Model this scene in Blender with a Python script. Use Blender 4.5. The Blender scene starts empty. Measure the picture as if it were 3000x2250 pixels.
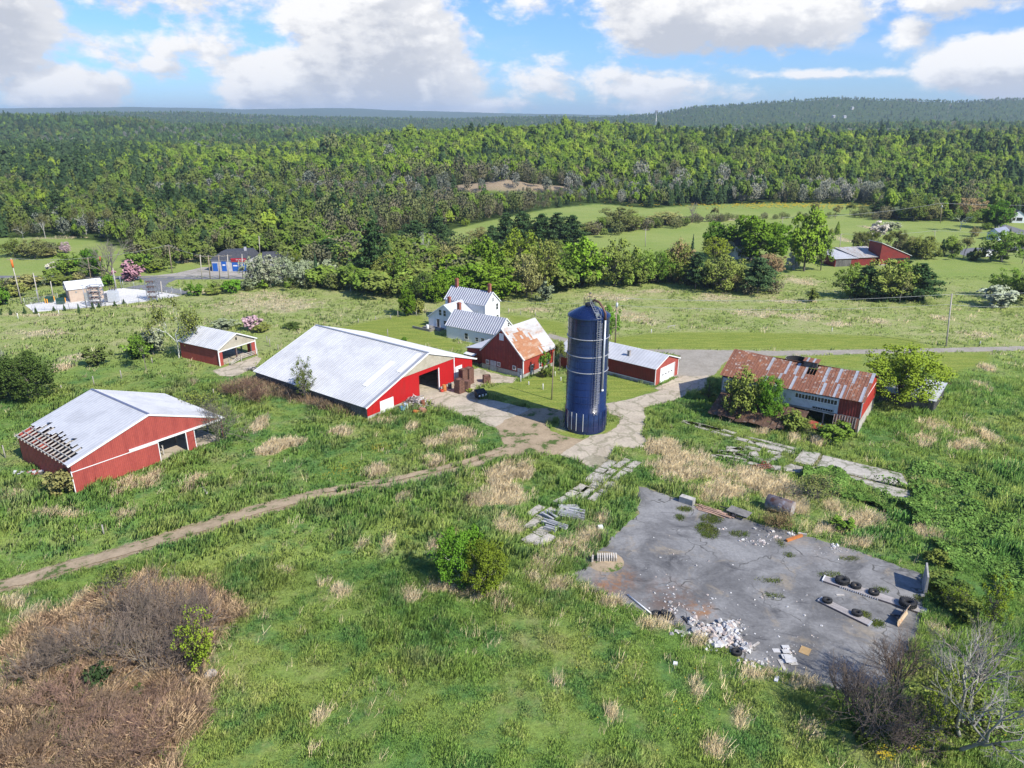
import bpy, bmesh, math, random
import numpy as np
from mathutils import Vector, Matrix, Quaternion

random.seed(7)
RS = np.random.RandomState(11)
SC = bpy.context.scene
COL = SC.collection
PI = math.pi

# ------------------------------------------------------------------ camera
FPX, HOR, CAMH = 2130.0, 350.0, 44.0          # focal length / horizon row of the 3000 px wide photograph, drone height
PITCH = math.atan((1125 - HOR) / FPX)
cam = bpy.data.cameras.new("camera")
cam.sensor_width = 36.0
cam.lens = 36.0 * FPX / 3000.0
cam.clip_start = 1.0
cam.clip_end = 40000.0
cam_ob = bpy.data.objects.new("camera", cam)
COL.objects.link(cam_ob)
cam_ob.location = (0, 0, CAMH)
cam_ob.rotation_euler = (PI / 2 - PITCH, 0, 0)
SC.camera = cam_ob

# ------------------------------------------------------------------ light, exposure
SUN_EL, SUN_AZ = math.radians(41), math.radians(-39)
SUN_DIR = Vector((math.cos(SUN_EL) * math.cos(SUN_AZ), math.cos(SUN_EL) * math.sin(SUN_AZ), math.sin(SUN_EL)))
sun = bpy.data.lights.new("sun", 'SUN')
sun.energy = 4.0
sun.angle = math.radians(0.5)
sun.color = (1.0, 0.945, 0.84)
sun_ob = bpy.data.objects.new("sun", sun)
COL.objects.link(sun_ob)
sun_ob.rotation_euler = SUN_DIR.to_track_quat('Z', 'Y').to_euler()
sun_ob.location = (60, -60, 120)

SC.view_settings.view_transform = 'Standard'
SC.view_settings.look = 'None'
SC.view_settings.exposure = 0.72
SC.view_settings.gamma = 1.0
SC.view_settings.use_curve_mapping = False
SC.cycles.max_bounces = 5
SC.cycles.diffuse_bounces = 2
SC.cycles.glossy_bounces = 2
SC.cycles.transmission_bounces = 2
SC.cycles.transparent_max_bounces = 6
SC.cycles.volume_bounces = 0
SC.cycles.use_denoising = True
SC.cycles.use_adaptive_sampling = False
SC.cycles.caustics_reflective = False
SC.cycles.caustics_refractive = False
SC.cycles.sample_clamp_indirect = 6.0

# ------------------------------------------------------------------ world: sky texture + cloud field (by direction)
SKY_S = 0.12
w = bpy.data.worlds.new("World")
SC.world = w
w.use_nodes = True
nt = w.node_tree
nt.nodes.clear()

class NG:
 """tiny node-graph writer"""
 def __init__(s, tree): s.t = tree
 def n(s, typ, **kw):
  nd = s.t.nodes.new(typ)
  for k, v in kw.items(): setattr(nd, k, v)
  return nd
 def put(s, sock, v):
  if hasattr(v, 'is_linked') or isinstance(v, bpy.types.NodeSocket): s.t.links.new(v, sock)
  elif v is not None: sock.default_value = v
 def math(s, op, a, b=None, c=None, clamp=False):
  nd = s.n('ShaderNodeMath', operation=op, use_clamp=clamp)
  s.put(nd.inputs[0], a)
  if b is not None: s.put(nd.inputs[1], b)
  if c is not None: s.put(nd.inputs[2], c)
  return nd.outputs[0]
 def ramp(s, v, a, b, c=0.0, d=1.0, smooth=True):
  nd = s.n('ShaderNodeMapRange', interpolation_type='SMOOTHSTEP' if smooth else 'LINEAR')
  s.put(nd.inputs[0], v)
  for i, x in enumerate((a, b, c, d)): s.put(nd.inputs[1 + i], x)
  return nd.outputs[0]
 def mix(s, f, a, b, blend='MIX'):
  nd = s.n('ShaderNodeMix', data_type='RGBA', blend_type=blend)
  s.put(nd.inputs[0], f)
  s.put(nd.inputs[6], a if not isinstance(a, tuple) else (*a[:3], 1))
  s.put(nd.inputs[7], b if not isinstance(b, tuple) else (*b[:3], 1))
  return nd.outputs[2]
 def noise(s, vec, scale, detail=4.0, rough=.55, dist=0.0):
  nd = s.n('ShaderNodeTexNoise')
  if vec is not None: s.put(nd.inputs['Vector'], vec)
  nd.inputs['Scale'].default_value = scale
  nd.inputs['Detail'].default_value = detail
  nd.inputs['Roughness'].default_value = rough
  nd.inputs['Distortion'].default_value = dist
  return nd.outputs[0]
 def comb(s, x, y, z=0.0):
  nd = s.n('ShaderNodeCombineXYZ')
  for i, v in enumerate((x, y, z)): s.put(nd.inputs[i], v)
  return nd.outputs[0]
 def sep(s, v):
  nd = s.n('ShaderNodeSeparateXYZ'); s.put(nd.inputs[0], v); return nd.outputs
 def vmul(s, v, xyz):
  nd = s.n('ShaderNodeVectorMath', operation='MULTIPLY'); s.put(nd.inputs[0], v); nd.inputs[1].default_value = xyz; return nd.outputs[0]
 def vadd(s, v, xyz):
  nd = s.n('ShaderNodeVectorMath', operation='ADD'); s.put(nd.inputs[0], v); nd.inputs[1].default_value = xyz; return nd.outputs[0]

# cloud blobs: photograph pixels (2212 px wide view) cx, cy, rx, ry, weight
CLOUDS = [(40, 95, 150, 120, 1.25), (150, 60, 70, 70, .8), (215, 212, 110, 48, .95), (430, 40, 180, 55, .5), (395, 165, 60, 24, .34),
   (840, 130, 200, 150, 1.35), (640, 190, 130, 75, 1.15), (930, 185, 150, 80, .95), (850, 40, 110, 70, 1.0),
   (1400, 70, 160, 85, 1.25), (1590, 80, 230, 65, 1.05), (1330, 30, 90, 60, .9), (1390, 200, 200, 50, .5), (1170, 190, 110, 50, .4), (1160, 45, 90, 30, .3), (1040, 230, 160, 25, .5),
   (1960, 60, 120, 45, .8), (1880, 110, 45, 40, .55), (2110, 170, 170, 62, 1.25), (2180, 20, 150, 26, .8), (1700, 180, 220, 10, .36), (480, 135, 240, 35, .36)]
grp = bpy.data.node_groups.new("cloud_density", 'ShaderNodeTree')
grp.interface.new_socket("P", in_out='INPUT', socket_type='NodeSocketVector')
grp.interface.new_socket("D", in_out='OUTPUT', socket_type='NodeSocketFloat')
g = NG(grp)
gi, go = g.n('NodeGroupInput'), g.n('NodeGroupOutput')
px_, py_, _ = g.sep(gi.outputs[0])
best = None
for cx, cy, rx, ry, wt in CLOUDS:
 az = math.atan((cx / .73733 - 1500) / FPX); el = (HOR - cy / .73733) / FPX * 1.0
 ra = rx / .73733 / FPX * 1.05; re = ry / .73733 / FPX * 1.05
 dx = g.math('MULTIPLY', g.math('SUBTRACT', px_, az), 1 / ra)
 dy = g.math('MULTIPLY', g.math('SUBTRACT', py_, el), 1 / re)
 r2 = g.math('ADD', g.math('MULTIPLY', dx, dx), g.math('MULTIPLY', dy, dy))
 d = g.math('MULTIPLY', g.math('SUBTRACT', 1.0, g.math('SQRT', r2)), wt)
 best = d if best is None else g.math('SMOOTH_MAX', best, d, .15)
n1 = g.noise(g.vmul(gi.outputs[0], (1, 1.5, 1)), 9.0, 9, .6, .3)
n2 = g.noise(g.vmul(gi.outputs[0], (1, 1.9, 1)), 30.0, 6, .6)
dens = g.math('ADD', g.math('MAXIMUM', best, -.8), g.math('MULTIPLY', g.math('SUBTRACT', n1, .5), 1.25))
n3 = g.noise(g.vmul(gi.outputs[0], (1, 1.4, 1)), 75.0, 5, .65)
dens = g.math('ADD', g.math('ADD', dens, g.math('MULTIPLY', g.math('SUBTRACT', n2, .5), .75)), g.math('MULTIPLY', g.math('SUBTRACT', n3, .5), .22))
grp.links.new(dens, go.inputs[0])

g = NG(nt)
tc = g.n('ShaderNodeTexCoord')
vx, vy, vz = g.sep(tc.outputs['Generated'])
az = g.math('ARCTAN2', vx, vy)
hl = g.math('SQRT', g.math('ADD', g.math('MULTIPLY', vx, vx), g.math('MULTIPLY', vy, vy)))
el = g.math('ARCTAN2', vz, hl)
ang = g.comb(az, el, 0.0)
def dens_at(off):
 nd = g.n('ShaderNodeGroup', node_tree=grp)
 g.put(nd.inputs[0], g.vadd(ang, off)); return nd.outputs[0]
d0 = dens_at((0, 0, 0)); d1 = dens_at((.010, .030, 0)); d2 = dens_at((-.016, .008, 0))
sky = g.n('ShaderNodeTexSky', sky_type='NISHITA')
sky.sun_disc = False
sky.sun_elevation = SUN_EL
sky.sun_rotation = math.atan2(SUN_DIR.x, SUN_DIR.y)
sky.air_density = 1.0; sky.dust_density = .6; sky.ozone_density = 1.6; sky.altitude = 200
alpha = g.ramp(d0, -.04, .32)
lit = g.ramp(g.math('SUBTRACT', d0, d2), -.22, .34)
shade = g.math('SUBTRACT', g.math('ADD', g.ramp(d1, .0, 1.1, .15, .85), .35), g.math('MULTIPLY', lit, .75), clamp=True)
cloud = g.mix(shade, (.66 / SKY_S, .65 / SKY_S, .64 / SKY_S), (.375 / SKY_S, .39 / SKY_S, .43 / SKY_S))
veil = g.ramp(g.noise(g.vmul(ang, (1, 4.5, 1)), 4.5, 6, .55), .48, .80, 0, .34)
base = g.mix(1.0, sky.outputs[0], (.40, .60, .96), 'MULTIPLY')
base = g.mix(veil, base, (.44 / SKY_S, .51 / SKY_S, .62 / SKY_S))
colr = g.mix(alpha, base, cloud)
bg = g.n('ShaderNodeBackground')
g.put(bg.inputs[0], colr); bg.inputs[1].default_value = SKY_S
out = g.n('ShaderNodeOutputWorld')
nt.links.new(bg.outputs[0], out.inputs[0])
# ------------------------------------------------------------------ numeric helpers
def vhash(ix, iy, s):
 h = (ix.astype(np.int64) * 374761393 + iy.astype(np.int64) * 668265263 + s * 974634777) & 0xffffffff
 h = ((h ^ (h >> 13)) * 1274126177) & 0xffffffff
 return ((h ^ (h >> 16)) & 0xffff) / 65535.0
def vnoise(x, y, s=0):
 x = np.asarray(x, float); y = np.asarray(y, float)
 ix, iy = np.floor(x), np.floor(y); fx, fy = x - ix, y - iy
 fx = fx * fx * (3 - 2 * fx); fy = fy * fy * (3 - 2 * fy)
 a = vhash(ix, iy, s); b = vhash(ix + 1, iy, s); c = vhash(ix, iy + 1, s); d = vhash(ix + 1, iy + 1, s)
 return (a * (1 - fx) + b * fx) * (1 - fy) + (c * (1 - fx) + d * fx) * fy
def fbm(x, y, s=0, o=4):
 r = 0; a = .5
 for k in range(o):
  r = r + a * vnoise(np.asarray(x) * 2 ** k, np.asarray(y) * 2 ** k, s + k); a *= .5
 return r / (1 - .5 ** o)
def ss(a, b, x):
 t = np.clip((np.asarray(x, float) - a) / (b - a), 0, 1); return t * t * (3 - 2 * t)

def hz(x, y):
 """height of the land: level farm plateau, wooded rise, hills"""
 x = np.asarray(x, float); y = np.asarray(y, float)
 t = np.clip(x / np.maximum(y, 60.0), -1.4, 1.4)
 A = np.interp(t, [-.75, -.42, -.316, -.205, -.1, 0, .11, .233, .39, .8], [3, 3, .5, 12, 18, 22, 25, 20, 17, 16])
 B = np.interp(t, [-.8, -.7, -.55, -.48, -.44, -.3, -.2, -.1, 0, .1, .3, .5, .8], [43, 42, 39, 35, 22, 18, 10, 4, 3, 5, 17, 24, 26])
 Cc = np.interp(t, [-.8, -.7, -.647, -.513, -.405, -.348, -.258, -.17, -.067, -.004, .05, .111, .187, .238, .315, .41, .506, .57, .633, .704, .9],
     [48, 50, 56, 64, 65, 54, 50, 44, 38, 46, 46, 40, 58, 90, 103, 122, 114, 107, 120, 122, 118])
 D = np.interp(t, [-.8, -.64, -.5, -.4, -.35, -.31, -.24, -.2, -.1, -.04, .05, .2, .8], [140, 168, 176, 166, 152, 156, 166, 160, 134, 116, 100, 80, 70])
 z = A * ss(420, 830, y)
 z = z * (1 - .6 * ss(880, 1080, y)) + (B - .4 * A) * ss(1180, 1650, y)
 z = z - (B * .6) * ss(1900, 2400, y)
 z = z + (Cc - B * .4) * ss(2400, 3400, y)
 z = z - (Cc * .75) * ss(3900, 5200, y)
 z = z + (D - Cc * .25) * ss(6500, 9000, y) - D * ss(9600, 12000, y)
 big = ss(600, 1500, y)
 z = z + big * (fbm(x / 420, y / 420, 5) - .5) * 14 * ss(900, 2500, y) + ss(430, 700, y) * (fbm(x / 110, y / 110, 9) - .5) * 7
 z = z + ss(2400, 3200, y) * (fbm(x / 700, y / 700, 15) - .5) * 9
 # small swells of the meadow in front (dies out towards the yards)
 m = ss(-4, -34, x - 8) * ss(92, 70, y) + ss(1, 9, (57 - .42 * (x - 6)) - y)
 z = z + np.clip(m, 0, 1) * (fbm(x / 13, y / 13, 21, 3) - .5) * 1.1
 # bank with rank growth right of the old slab
 z = z + 1.5 * np.exp(-(((x - 65) / 9) ** 2 + ((y - 72) / 6) ** 2)) * (.6 + .8 * fbm(x / 5, y / 5, 3, 3))
 z = z + 1.0 * np.exp(-(((x - 61) / 8) ** 2 + ((y - 61) / 6) ** 2)) * (.6 + .8 * fbm(x / 4, y / 4, 4, 3))
 z = z + 7 * np.exp(-(((x + 4) / 42) ** 2 + ((y - 468) / 16) ** 2)) * (.7 + .6 * fbm(x / 12, y / 12, 7, 3))   # bare cut bank
 return np.where(y < -20, 0, z)
def h1(x, y): return float(hz(x, y))

# photograph crops used while measuring: scale, x offset, y offset (pixels of the 3000 px wide photograph)
CROP = {'d': (1 / .73733, 0, 0), 'c1': (.40687, 0, 800), 'c2': (.40687, 700, 750), 'c3': (.36166, 1200, 800), 'c4': (.45208, 1900, 900), 'c5': (.63291, 1400, 1250),
  'c6': (.40687, 0, 650), 'r1': (.45208, 0, 280), 'r2': (.4973, 900, 280), 'r3': (.4973, 1900, 260), 'r4': (.33906, 2250, 600), 'c7': (.69284, 2400, 1100),
  'c8': (.45208, 900, 1300), 'l5': (.49729, 0, 1500), 'k1': (.25907, 1620, 850), 'k2': (.27125, 2040, 1000), 'k3': (.13562, 1220, 820), 'k4': (.23508, 60, 740),
  'k5': (.22604, 1950, 1420), 'k6': (.18083, 2380, 1640), 'k7': (.27125, 1800, 1700), 'k8': (.13562, 1130, 1040)}
def pix(c, x, y):
 s, ox, oy = CROP[c]; return ox + x * s, oy + y * s
def ray(c, x, y):
 X, Y = pix(c, x, y)
 a = (X - 1500) / FPX; b = -(Y - 1125) / FPX
 return Vector((a, math.cos(PITCH) + b * math.sin(PITCH), -math.sin(PITCH) + b * math.cos(PITCH)))
def at(c, x, y, up=0.0):
 """the point of the land that a measured spot of the photograph shows"""
 d = ray(c, x, y); z = 0.0; p = None
 for k in range(12):
  if d.z > -1e-4: d.z = -1e-4
  t = (z - CAMH) / d.z
  p = Vector((d.x * t, d.y * t, z)); z2 = h1(p.x, p.y)
  if abs(z2 - z) < .01: break
  z = z + (z2 - z) * .7
 return Vector((p.x, p.y, h1(p.x, p.y) + up))
def height_at(p, c, x, y):
 d = ray(c, x, y); return CAMH + d.z * p.y / d.y - p.z
def m_per_px(p, c): return CROP[c][0] * (p.y * math.cos(PITCH) + (CAMH - p.z) * math.sin(PITCH)) / FPX
def in_poly(X, Y, poly):
 X = np.asarray(X); Y = np.asarray(Y); r = np.zeros(X.shape, bool); n = len(poly)
 for i in range(n):
  x0, y0 = poly[i][0], poly[i][1]; x1, y1 = poly[(i + 1) % n][0], poly[(i + 1) % n][1]
  if y0 == y1: continue
  c = ((y0 > Y) != (y1 > Y)) & (X < (x1 - x0) * (Y - y0) / (y1 - y0) + x0)
  r ^= c
 return r
def polyw(c, pts): return [tuple(at(c, x, y)[:2]) for x, y in pts]

# ------------------------------------------------------------------ object helpers
def tag(o, label=None, cat=None, group=None, kind=None):
 if label: o['label'] = label
 if cat: o['category'] = cat
 if group: o['group'] = group
 if kind: o['kind'] = kind
 return o
def empty(name, loc=(0, 0, 0), rz=0.0):
 o = bpy.data.objects.new(name, None); COL.objects.link(o)
 o.location = loc; o.rotation_euler = (0, 0, rz); o.empty_display_size = .5
 return o
def thing(name, label, cat, loc=(0, 0, 0), rz=0.0, group=None):
 return tag(empty(name, loc, rz), label, cat, group)
def link_mesh(name, me, parent=None):
 o = bpy.data.objects.new(name, me); COL.objects.link(o)
 if parent is not None: o.parent = parent
 return o
def copy_tree(o, parent=None):
 c = o.copy(); COL.objects.link(c)
 if parent is not None: c.parent = parent
 for ch in list(o.children): copy_tree(ch, c)
 return c

def V(*a): return Vector(a)

class MB:
 """collects faces and builds them as one mesh object"""
 def __init__(s): s.v = []; s.f = []; s.m = []; s.cur = 0; s.sm = []; s.smooth = False
 def add(s, pts, faces):
  b = len(s.v); s.v += [tuple(p) for p in pts]
  for f in faces: s.f.append(tuple(b + i for i in f)); s.m.append(s.cur); s.sm.append(s.smooth)
  return s
 def quad(s, a, b, c, d): return s.add((a, b, c, d), ((0, 1, 2, 3),))
 def poly(s, pts): return s.add(pts, (tuple(range(len(pts))),))
 def box(s, x0, x1, y0, y1, z0, z1):
  return s.add([(x0, y0, z0), (x1, y0, z0), (x1, y1, z0), (x0, y1, z0), (x0, y0, z1), (x1, y0, z1), (x1, y1, z1), (x0, y1, z1)],
      ((0, 3, 2, 1), (4, 5, 6, 7), (0, 1, 5, 4), (1, 2, 6, 5), (2, 3, 7, 6), (3, 0, 4, 7)))
 def hexa(s, p): return s.add(p, ((0, 3, 2, 1), (4, 5, 6, 7), (0, 1, 5, 4), (1, 2, 6, 5), (2, 3, 7, 6), (3, 0, 4, 7)))
 def bar(s, a, b, w, h, up=(0, 0, 1)):
  a, b = Vector(a), Vector(b); d = (b - a).normalized(); up = Vector(up)
  if abs(d.dot(up)) > .95: up = Vector((1, 0, 0))
  x = d.cross(up).normalized(); y = x.cross(d).normalized(); x *= w / 2; y *= h / 2
  return s.hexa([a - x - y, a + x - y, b + x - y, b - x - y, a - x + y, a + x + y, b + x + y, b - x + y])
 def tube(s, pts, r, n=6, cap=True):
  pts = [Vector(p) for p in pts]
  if not hasattr(r, '__len__'): r = [r] * len(pts)
  base = len(s.v); N = len(pts)
  for i, p in enumerate(pts):
   d = (pts[min(i + 1, N - 1)] - pts[max(i - 1, 0)])
   d = d.normalized() if d.length > 1e-9 else Vector((0, 0, 1))
   u = Vector((0, 0, 1)) if abs(d.z) < .9 else Vector((1, 0, 0))
   x = d.cross(u).normalized(); y = d.cross(x).normalized()
   for k in range(n):
    a = 2 * PI * k / n
    s.v.append(tuple(p + x * (math.cos(a) * r[i]) + y * (math.sin(a) * r[i])))
  for i in range(N - 1):
   for k in range(n):
    k2 = (k + 1) % n
    s.f.append((base + i * n + k, base + i * n + k2, base + (i + 1) * n + k2, base + (i + 1) * n + k)); s.m.append(s.cur); s.sm.append(n > 4)
  if cap:
   s.f.append(tuple(base + k for k in range(n - 1, -1, -1))); s.m.append(s.cur); s.sm.append(False)
   s.f.append(tuple(base + (N - 1) * n + k for k in range(n))); s.m.append(s.cur); s.sm.append(False)
  return s
 def lathe(s, prof, n=24, c=(0, 0, 0), a0=0.0, a1=2 * PI, smooth=True):
  base = len(s.v); full = abs(a1 - a0 - 2 * PI) < 1e-6; m = n if full else n + 1
  for r, z in prof:
   for k in range(m):
    a = a0 + (a1 - a0) * k / n
    s.v.append((c[0] + r * math.cos(a), c[1] + r * math.sin(a), c[2] + z))
  for i in range(len(prof) - 1):
   for k in range(n):
    k2 = (k + 1) % m
    s.f.append((base + i * m + k, base + i * m + k2, base + (i + 1) * m + k2, base + (i + 1) * m + k)); s.m.append(s.cur); s.sm.append(smooth)
  return s
 def torus(s, c, R, r, n=24, k=10, sq=1.0, axis=None):
  base = len(s.v); q = axis or Quaternion()
  for i in range(n):
   a = 2 * PI * i / n
   for j in range(k):
    b = 2 * PI * j / k
    p = Vector(((R + r * math.cos(b)) * math.cos(a), (R + r * math.cos(b)) * math.sin(a), r * sq * math.sin(b)))
    s.v.append(tuple(q @ p + Vector(c)))
  for i in range(n):
   for j in range(k):
    i2, j2 = (i + 1) % n, (j + 1) % k
    s.f.append((base + i * k + j, base + i2 * k + j, base + i2 * k + j2, base + i * k + j2)); s.m.append(s.cur); s.sm.append(True)
  return s
 def mesh(s, name, mats):
  me = bpy.data.meshes.new(name)
  me.from_pydata(s.v, [], s.f)
  for m in (mats if isinstance(mats, (list, tuple)) else [mats]): me.materials.append(m)
  me.polygons.foreach_set('material_index', s.m)
  me.polygons.foreach_set('use_smooth', s.sm)
  me.update(); return me
 def build(s, name, mats, parent=None): return link_mesh(name, s.mesh(name, mats), parent)

def wall(mb, p0, u, prof, z0=0.0, holes=(), t=.14):
 """wall panel from p0 along horizontal unit u; prof = [(u, top z)...]; outward side is to the right of u; holes (u0,u1,za,zb)"""
 p0 = Vector(p0); u = Vector(u); nrm = Vector((u.y, -u.x, 0)); us = [a for a, _ in prof]; zs = [b for _, b in prof]
 bp = sorted(set([round(a, 4) for a in us] + [round(a, 4) for h in holes for a in h[:2] if us[0] < a < us[-1]]))
 P = lambda a, z, k: p0 + u * a + Vector((0, 0, z)) - nrm * k
 top = lambda a: float(np.interp(a, us, zs))
 for a, b in zip(bp[:-1], bp[1:]):
  mid = (a + b) / 2; hs = sorted([h for h in holes if h[0] < mid < h[1]], key=lambda h: h[2])
  lo = z0
  segs = []
  for h in hs:
   if h[2] > lo + 1e-3: segs.append((lo, lo, h[2], h[2]))
   lo = h[3]
  segs.append((lo, lo, top(a), top(b)))
  for l0, l1, t0, t1 in segs:
   if t0 - l0 < 1e-3 and t1 - l1 < 1e-3: continue
   mb.quad(P(a, l0, 0), P(b, l1, 0), P(b, t1, 0), P(a, t0, 0))
   mb.quad(P(b, l1, t), P(a, l0, t), P(a, t0, t), P(b, t1, t))
 for h in holes:
  a, b, c, d = h
  mb.quad(P(a, c, 0), P(a, d, 0), P(a, d, t), P(a, c, t)); mb.quad(P(b, c, 0), P(b, c, t), P(b, d, t), P(b, d, 0))
  mb.quad(P(a, d, 0), P(b, d, 0), P(b, d, t), P(a, d, t))
  if c > z0 + .01: mb.quad(P(a, c, 0), P(a, c, t), P(b, c, t), P(b, c, 0))
 for a in (us[0], us[-1]): mb.quad(P(a, z0, 0), P(a, z0, t), P(a, top(a), t), P(a, top(a), 0))
 return mb
def slab(mb, a, b, c, d, t=.07):
 """thick quad; a,b,c,d is the top face counter-clockwise from above"""
 a, b, c, d = map(Vector, (a, b, c, d)); n = (b - a).cross(d - a).normalized() * t
 return mb.hexa([a - n, b - n, c - n, d - n, a, b, c, d])
def slope(mb, e0, e1, r1, r0, t=.07, rib=0, rw=.05, rh=.05):
 """roof slope: eave e0->e1, ridge r0->r1, with raised ribs running up the slope"""
 e0, e1, r0, r1 = map(Vector, (e0, e1, r0, r1)); slab(mb, e0, e1, r1, r0, t)
 if rib:
  n = (e1 - e0).cross(r0 - e0).normalized(); L = (e1 - e0).length; k = max(2, int(L / rib)); al = (e1 - e0).normalized() * rw / 2
  for i in range(k + 1):
   f = (i + .02) / (k + .04); a = e0.lerp(e1, f) + n * .002; b = r0.lerp(r1, f) + n * .002
   mb.add([a - al, a + al, b + al, b - al, a - al * .5 + n * rh, a + al * .5 + n * rh, b + al * .5 + n * rh, b - al * .5 + n * rh],
     ((0, 1, 5, 4), (1, 2, 6, 5), (4, 5, 6, 7), (3, 0, 4, 7), (2, 3, 7, 6)))
 return mb


# ------------------------------------------------------------------ materials
MATS = {}
def mat(name, col, rough=.75, metal=0.0, col2=None, nscale=1.0, lo=.42, hi=.62, stretch=(1, 1, 1), col3=None, n3=6.0, lo3=.55, hi3=.7, var=.10, vscale=3.0,
  stripe=None, bump=None, spec=.3, coat=0.0):
 if name in MATS: return MATS[name]
 m = bpy.data.materials.new(name); m.use_nodes = True; t = m.node_tree; t.nodes.clear(); g = NG(t)
 tc = g.n('ShaderNodeTexCoord').outputs['Object']
 c = None
 if col2 is not None: c = g.mix(g.ramp(g.noise(g.vmul(tc, stretch), nscale, 6, .6), lo, hi), col, col2)
 else: c = g.mix(0.0, col, col)
 if col3 is not None: c = g.mix(g.ramp(g.noise(g.vadd(g.vmul(tc, stretch), (17, 5, 3)), n3, 5, .6), lo3, hi3), c, col3)
 if var:
  v = g.ramp(g.noise(tc, vscale, 5, .65), .25, .75, 1 - var, 1 + var)
  c = g.mix(1.0, c, g.comb(v, v, v), 'MULTIPLY')
 bs = g.n('ShaderNodeBsdfPrincipled')
 nrm = None
 if stripe:
  fr, amt, bmp = stripe[:3]
  x, y, z = g.sep(tc)
  w_ = g.math('SINE', g.math('MULTIPLY', y if len(stripe) > 3 else g.math('ADD', x, y), 2 * PI * fr))
  if amt:
   sv = g.ramp(w_, -1, 1, 1 - amt, 1, False); c = g.mix(1.0, c, g.comb(sv, sv, sv), 'MULTIPLY')
  if bmp:
   b = g.n('ShaderNodeBump'); b.inputs['Strength'].default_value = bmp; b.inputs['Distance'].default_value = .04; g.put(b.inputs['Height'], w_); nrm = b.outputs[0]
 if bump:
  b = g.n('ShaderNodeBump'); b.inputs['Strength'].default_value = bump[1]; b.inputs['Distance'].default_value = .05
  g.put(b.inputs['Height'], g.noise(tc, bump[0], 6, .6))
  if nrm is not None: g.put(b.inputs['Normal'], nrm)
  nrm = b.outputs[0]
 g.put(bs.inputs['Base Color'], c)
 bs.inputs['Roughness'].default_value = rough; bs.inputs['Metallic'].default_value = metal
 bs.inputs['Specular IOR Level'].default_value = spec; bs.inputs['Coat Weight'].default_value = coat
 if nrm is not None: g.put(bs.inputs['Normal'], nrm)
 o = g.n('ShaderNodeOutputMaterial'); t.links.new(bs.outputs[0], o.inputs[0])
 MATS[name] = m; return m

def grass_colour(g, pos):
 """meadow colour from world position; shared by the ground sheet and the grass on it"""
 a = g.noise(pos, .055, 5, .6); b = g.noise(g.vadd(pos, (40, 9, 0)), .20, 6, .68); c = g.noise(g.vadd(pos, (-30, 70, 0)), .9, 5, .65); d = g.noise(g.vadd(pos, (11, -25, 0)), .11, 6, .7)
 col = g.mix(g.ramp(a, .36, .62), (.138, .235, .050), (.225, .280, .070))
 col = g.mix(g.ramp(b, .44, .66), col, (.092, .188, .052))
 col = g.mix(g.ramp(d, .50, .70, 0, .75), col, (.290, .285, .125))
 col = g.mix(g.ramp(c, .56, .74, 0, .6), col, (.285, .295, .125))
 return col

def thin_leaf(g, c, k, back):
 """thin blade or leaf: light reaches it from either face; shading normal leans to the open sky by k"""
 geo_ = g.n('ShaderNodeNewGeometry'); sg = g.math('SIGN', g.sep(geo_.outputs['Normal'])[2])
 a = g.n('ShaderNodeVectorMath', operation='SCALE'); g.put(a.inputs[0], geo_.outputs['Normal']); g.put(a.inputs['Scale'], g.math('MULTIPLY', sg, 1 - k))
 b = g.n('ShaderNodeVectorMath', operation='ADD'); g.put(b.inputs[0], a.outputs[0]); b.inputs[1].default_value = (0, 0, k)
 n = g.n('ShaderNodeVectorMath', operation='NORMALIZE'); g.put(n.inputs[0], b.outputs[0])
 f = g.n('ShaderNodeVectorMath', operation='SCALE'); g.put(f.inputs[0], n.outputs[0]); f.inputs['Scale'].default_value = -1
 d = g.n('ShaderNodeBsdfDiffuse'); g.put(d.inputs[0], c); g.put(d.inputs['Normal'], n.outputs[0])
 tr = g.n('ShaderNodeBsdfTranslucent'); g.put(tr.inputs[0], g.mix(1.0, c, (back, back, back * .8), 'MULTIPLY')); g.put(tr.inputs['Normal'], f.outputs[0])
 ad = g.n('ShaderNodeAddShader'); g.t.links.new(d.outputs[0], ad.inputs[0]); g.t.links.new(tr.outputs[0], ad.inputs[1])
 o = g.n('ShaderNodeOutputMaterial'); g.t.links.new(ad.outputs[0], o.inputs[0])
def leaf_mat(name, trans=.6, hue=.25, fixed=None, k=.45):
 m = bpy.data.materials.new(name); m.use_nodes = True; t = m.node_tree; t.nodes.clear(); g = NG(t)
 oi = g.n('ShaderNodeObjectInfo'); at_ = g.n('ShaderNodeAttribute', attribute_name='rnd_shade')
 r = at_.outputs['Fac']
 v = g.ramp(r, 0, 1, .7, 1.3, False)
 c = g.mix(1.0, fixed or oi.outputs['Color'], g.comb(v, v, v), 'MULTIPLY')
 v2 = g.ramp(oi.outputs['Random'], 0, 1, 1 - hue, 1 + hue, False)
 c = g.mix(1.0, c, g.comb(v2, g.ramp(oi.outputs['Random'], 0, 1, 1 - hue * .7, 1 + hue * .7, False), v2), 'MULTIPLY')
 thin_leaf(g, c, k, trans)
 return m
LEAF = leaf_mat('leaf')
def objcol_mat(name, rough=.9):
 m = bpy.data.materials.new(name); m.use_nodes = True; t = m.node_tree; g = NG(t); bs = t.nodes['Principled BSDF']
 oi = g.n('ShaderNodeObjectInfo'); n = g.noise(g.n('ShaderNodeTexCoord').outputs['Object'], 9, 4, .6); v = g.ramp(n, .3, .7, .7, 1.2)
 g.put(bs.inputs['Base Color'], g.mix(1.0, oi.outputs['Color'], g.comb(v, v, v), 'MULTIPLY')); bs.inputs['Roughness'].default_value = rough; bs.inputs['Specular IOR Level'].default_value = .1
 return m
BARK = objcol_mat('bark')
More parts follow.
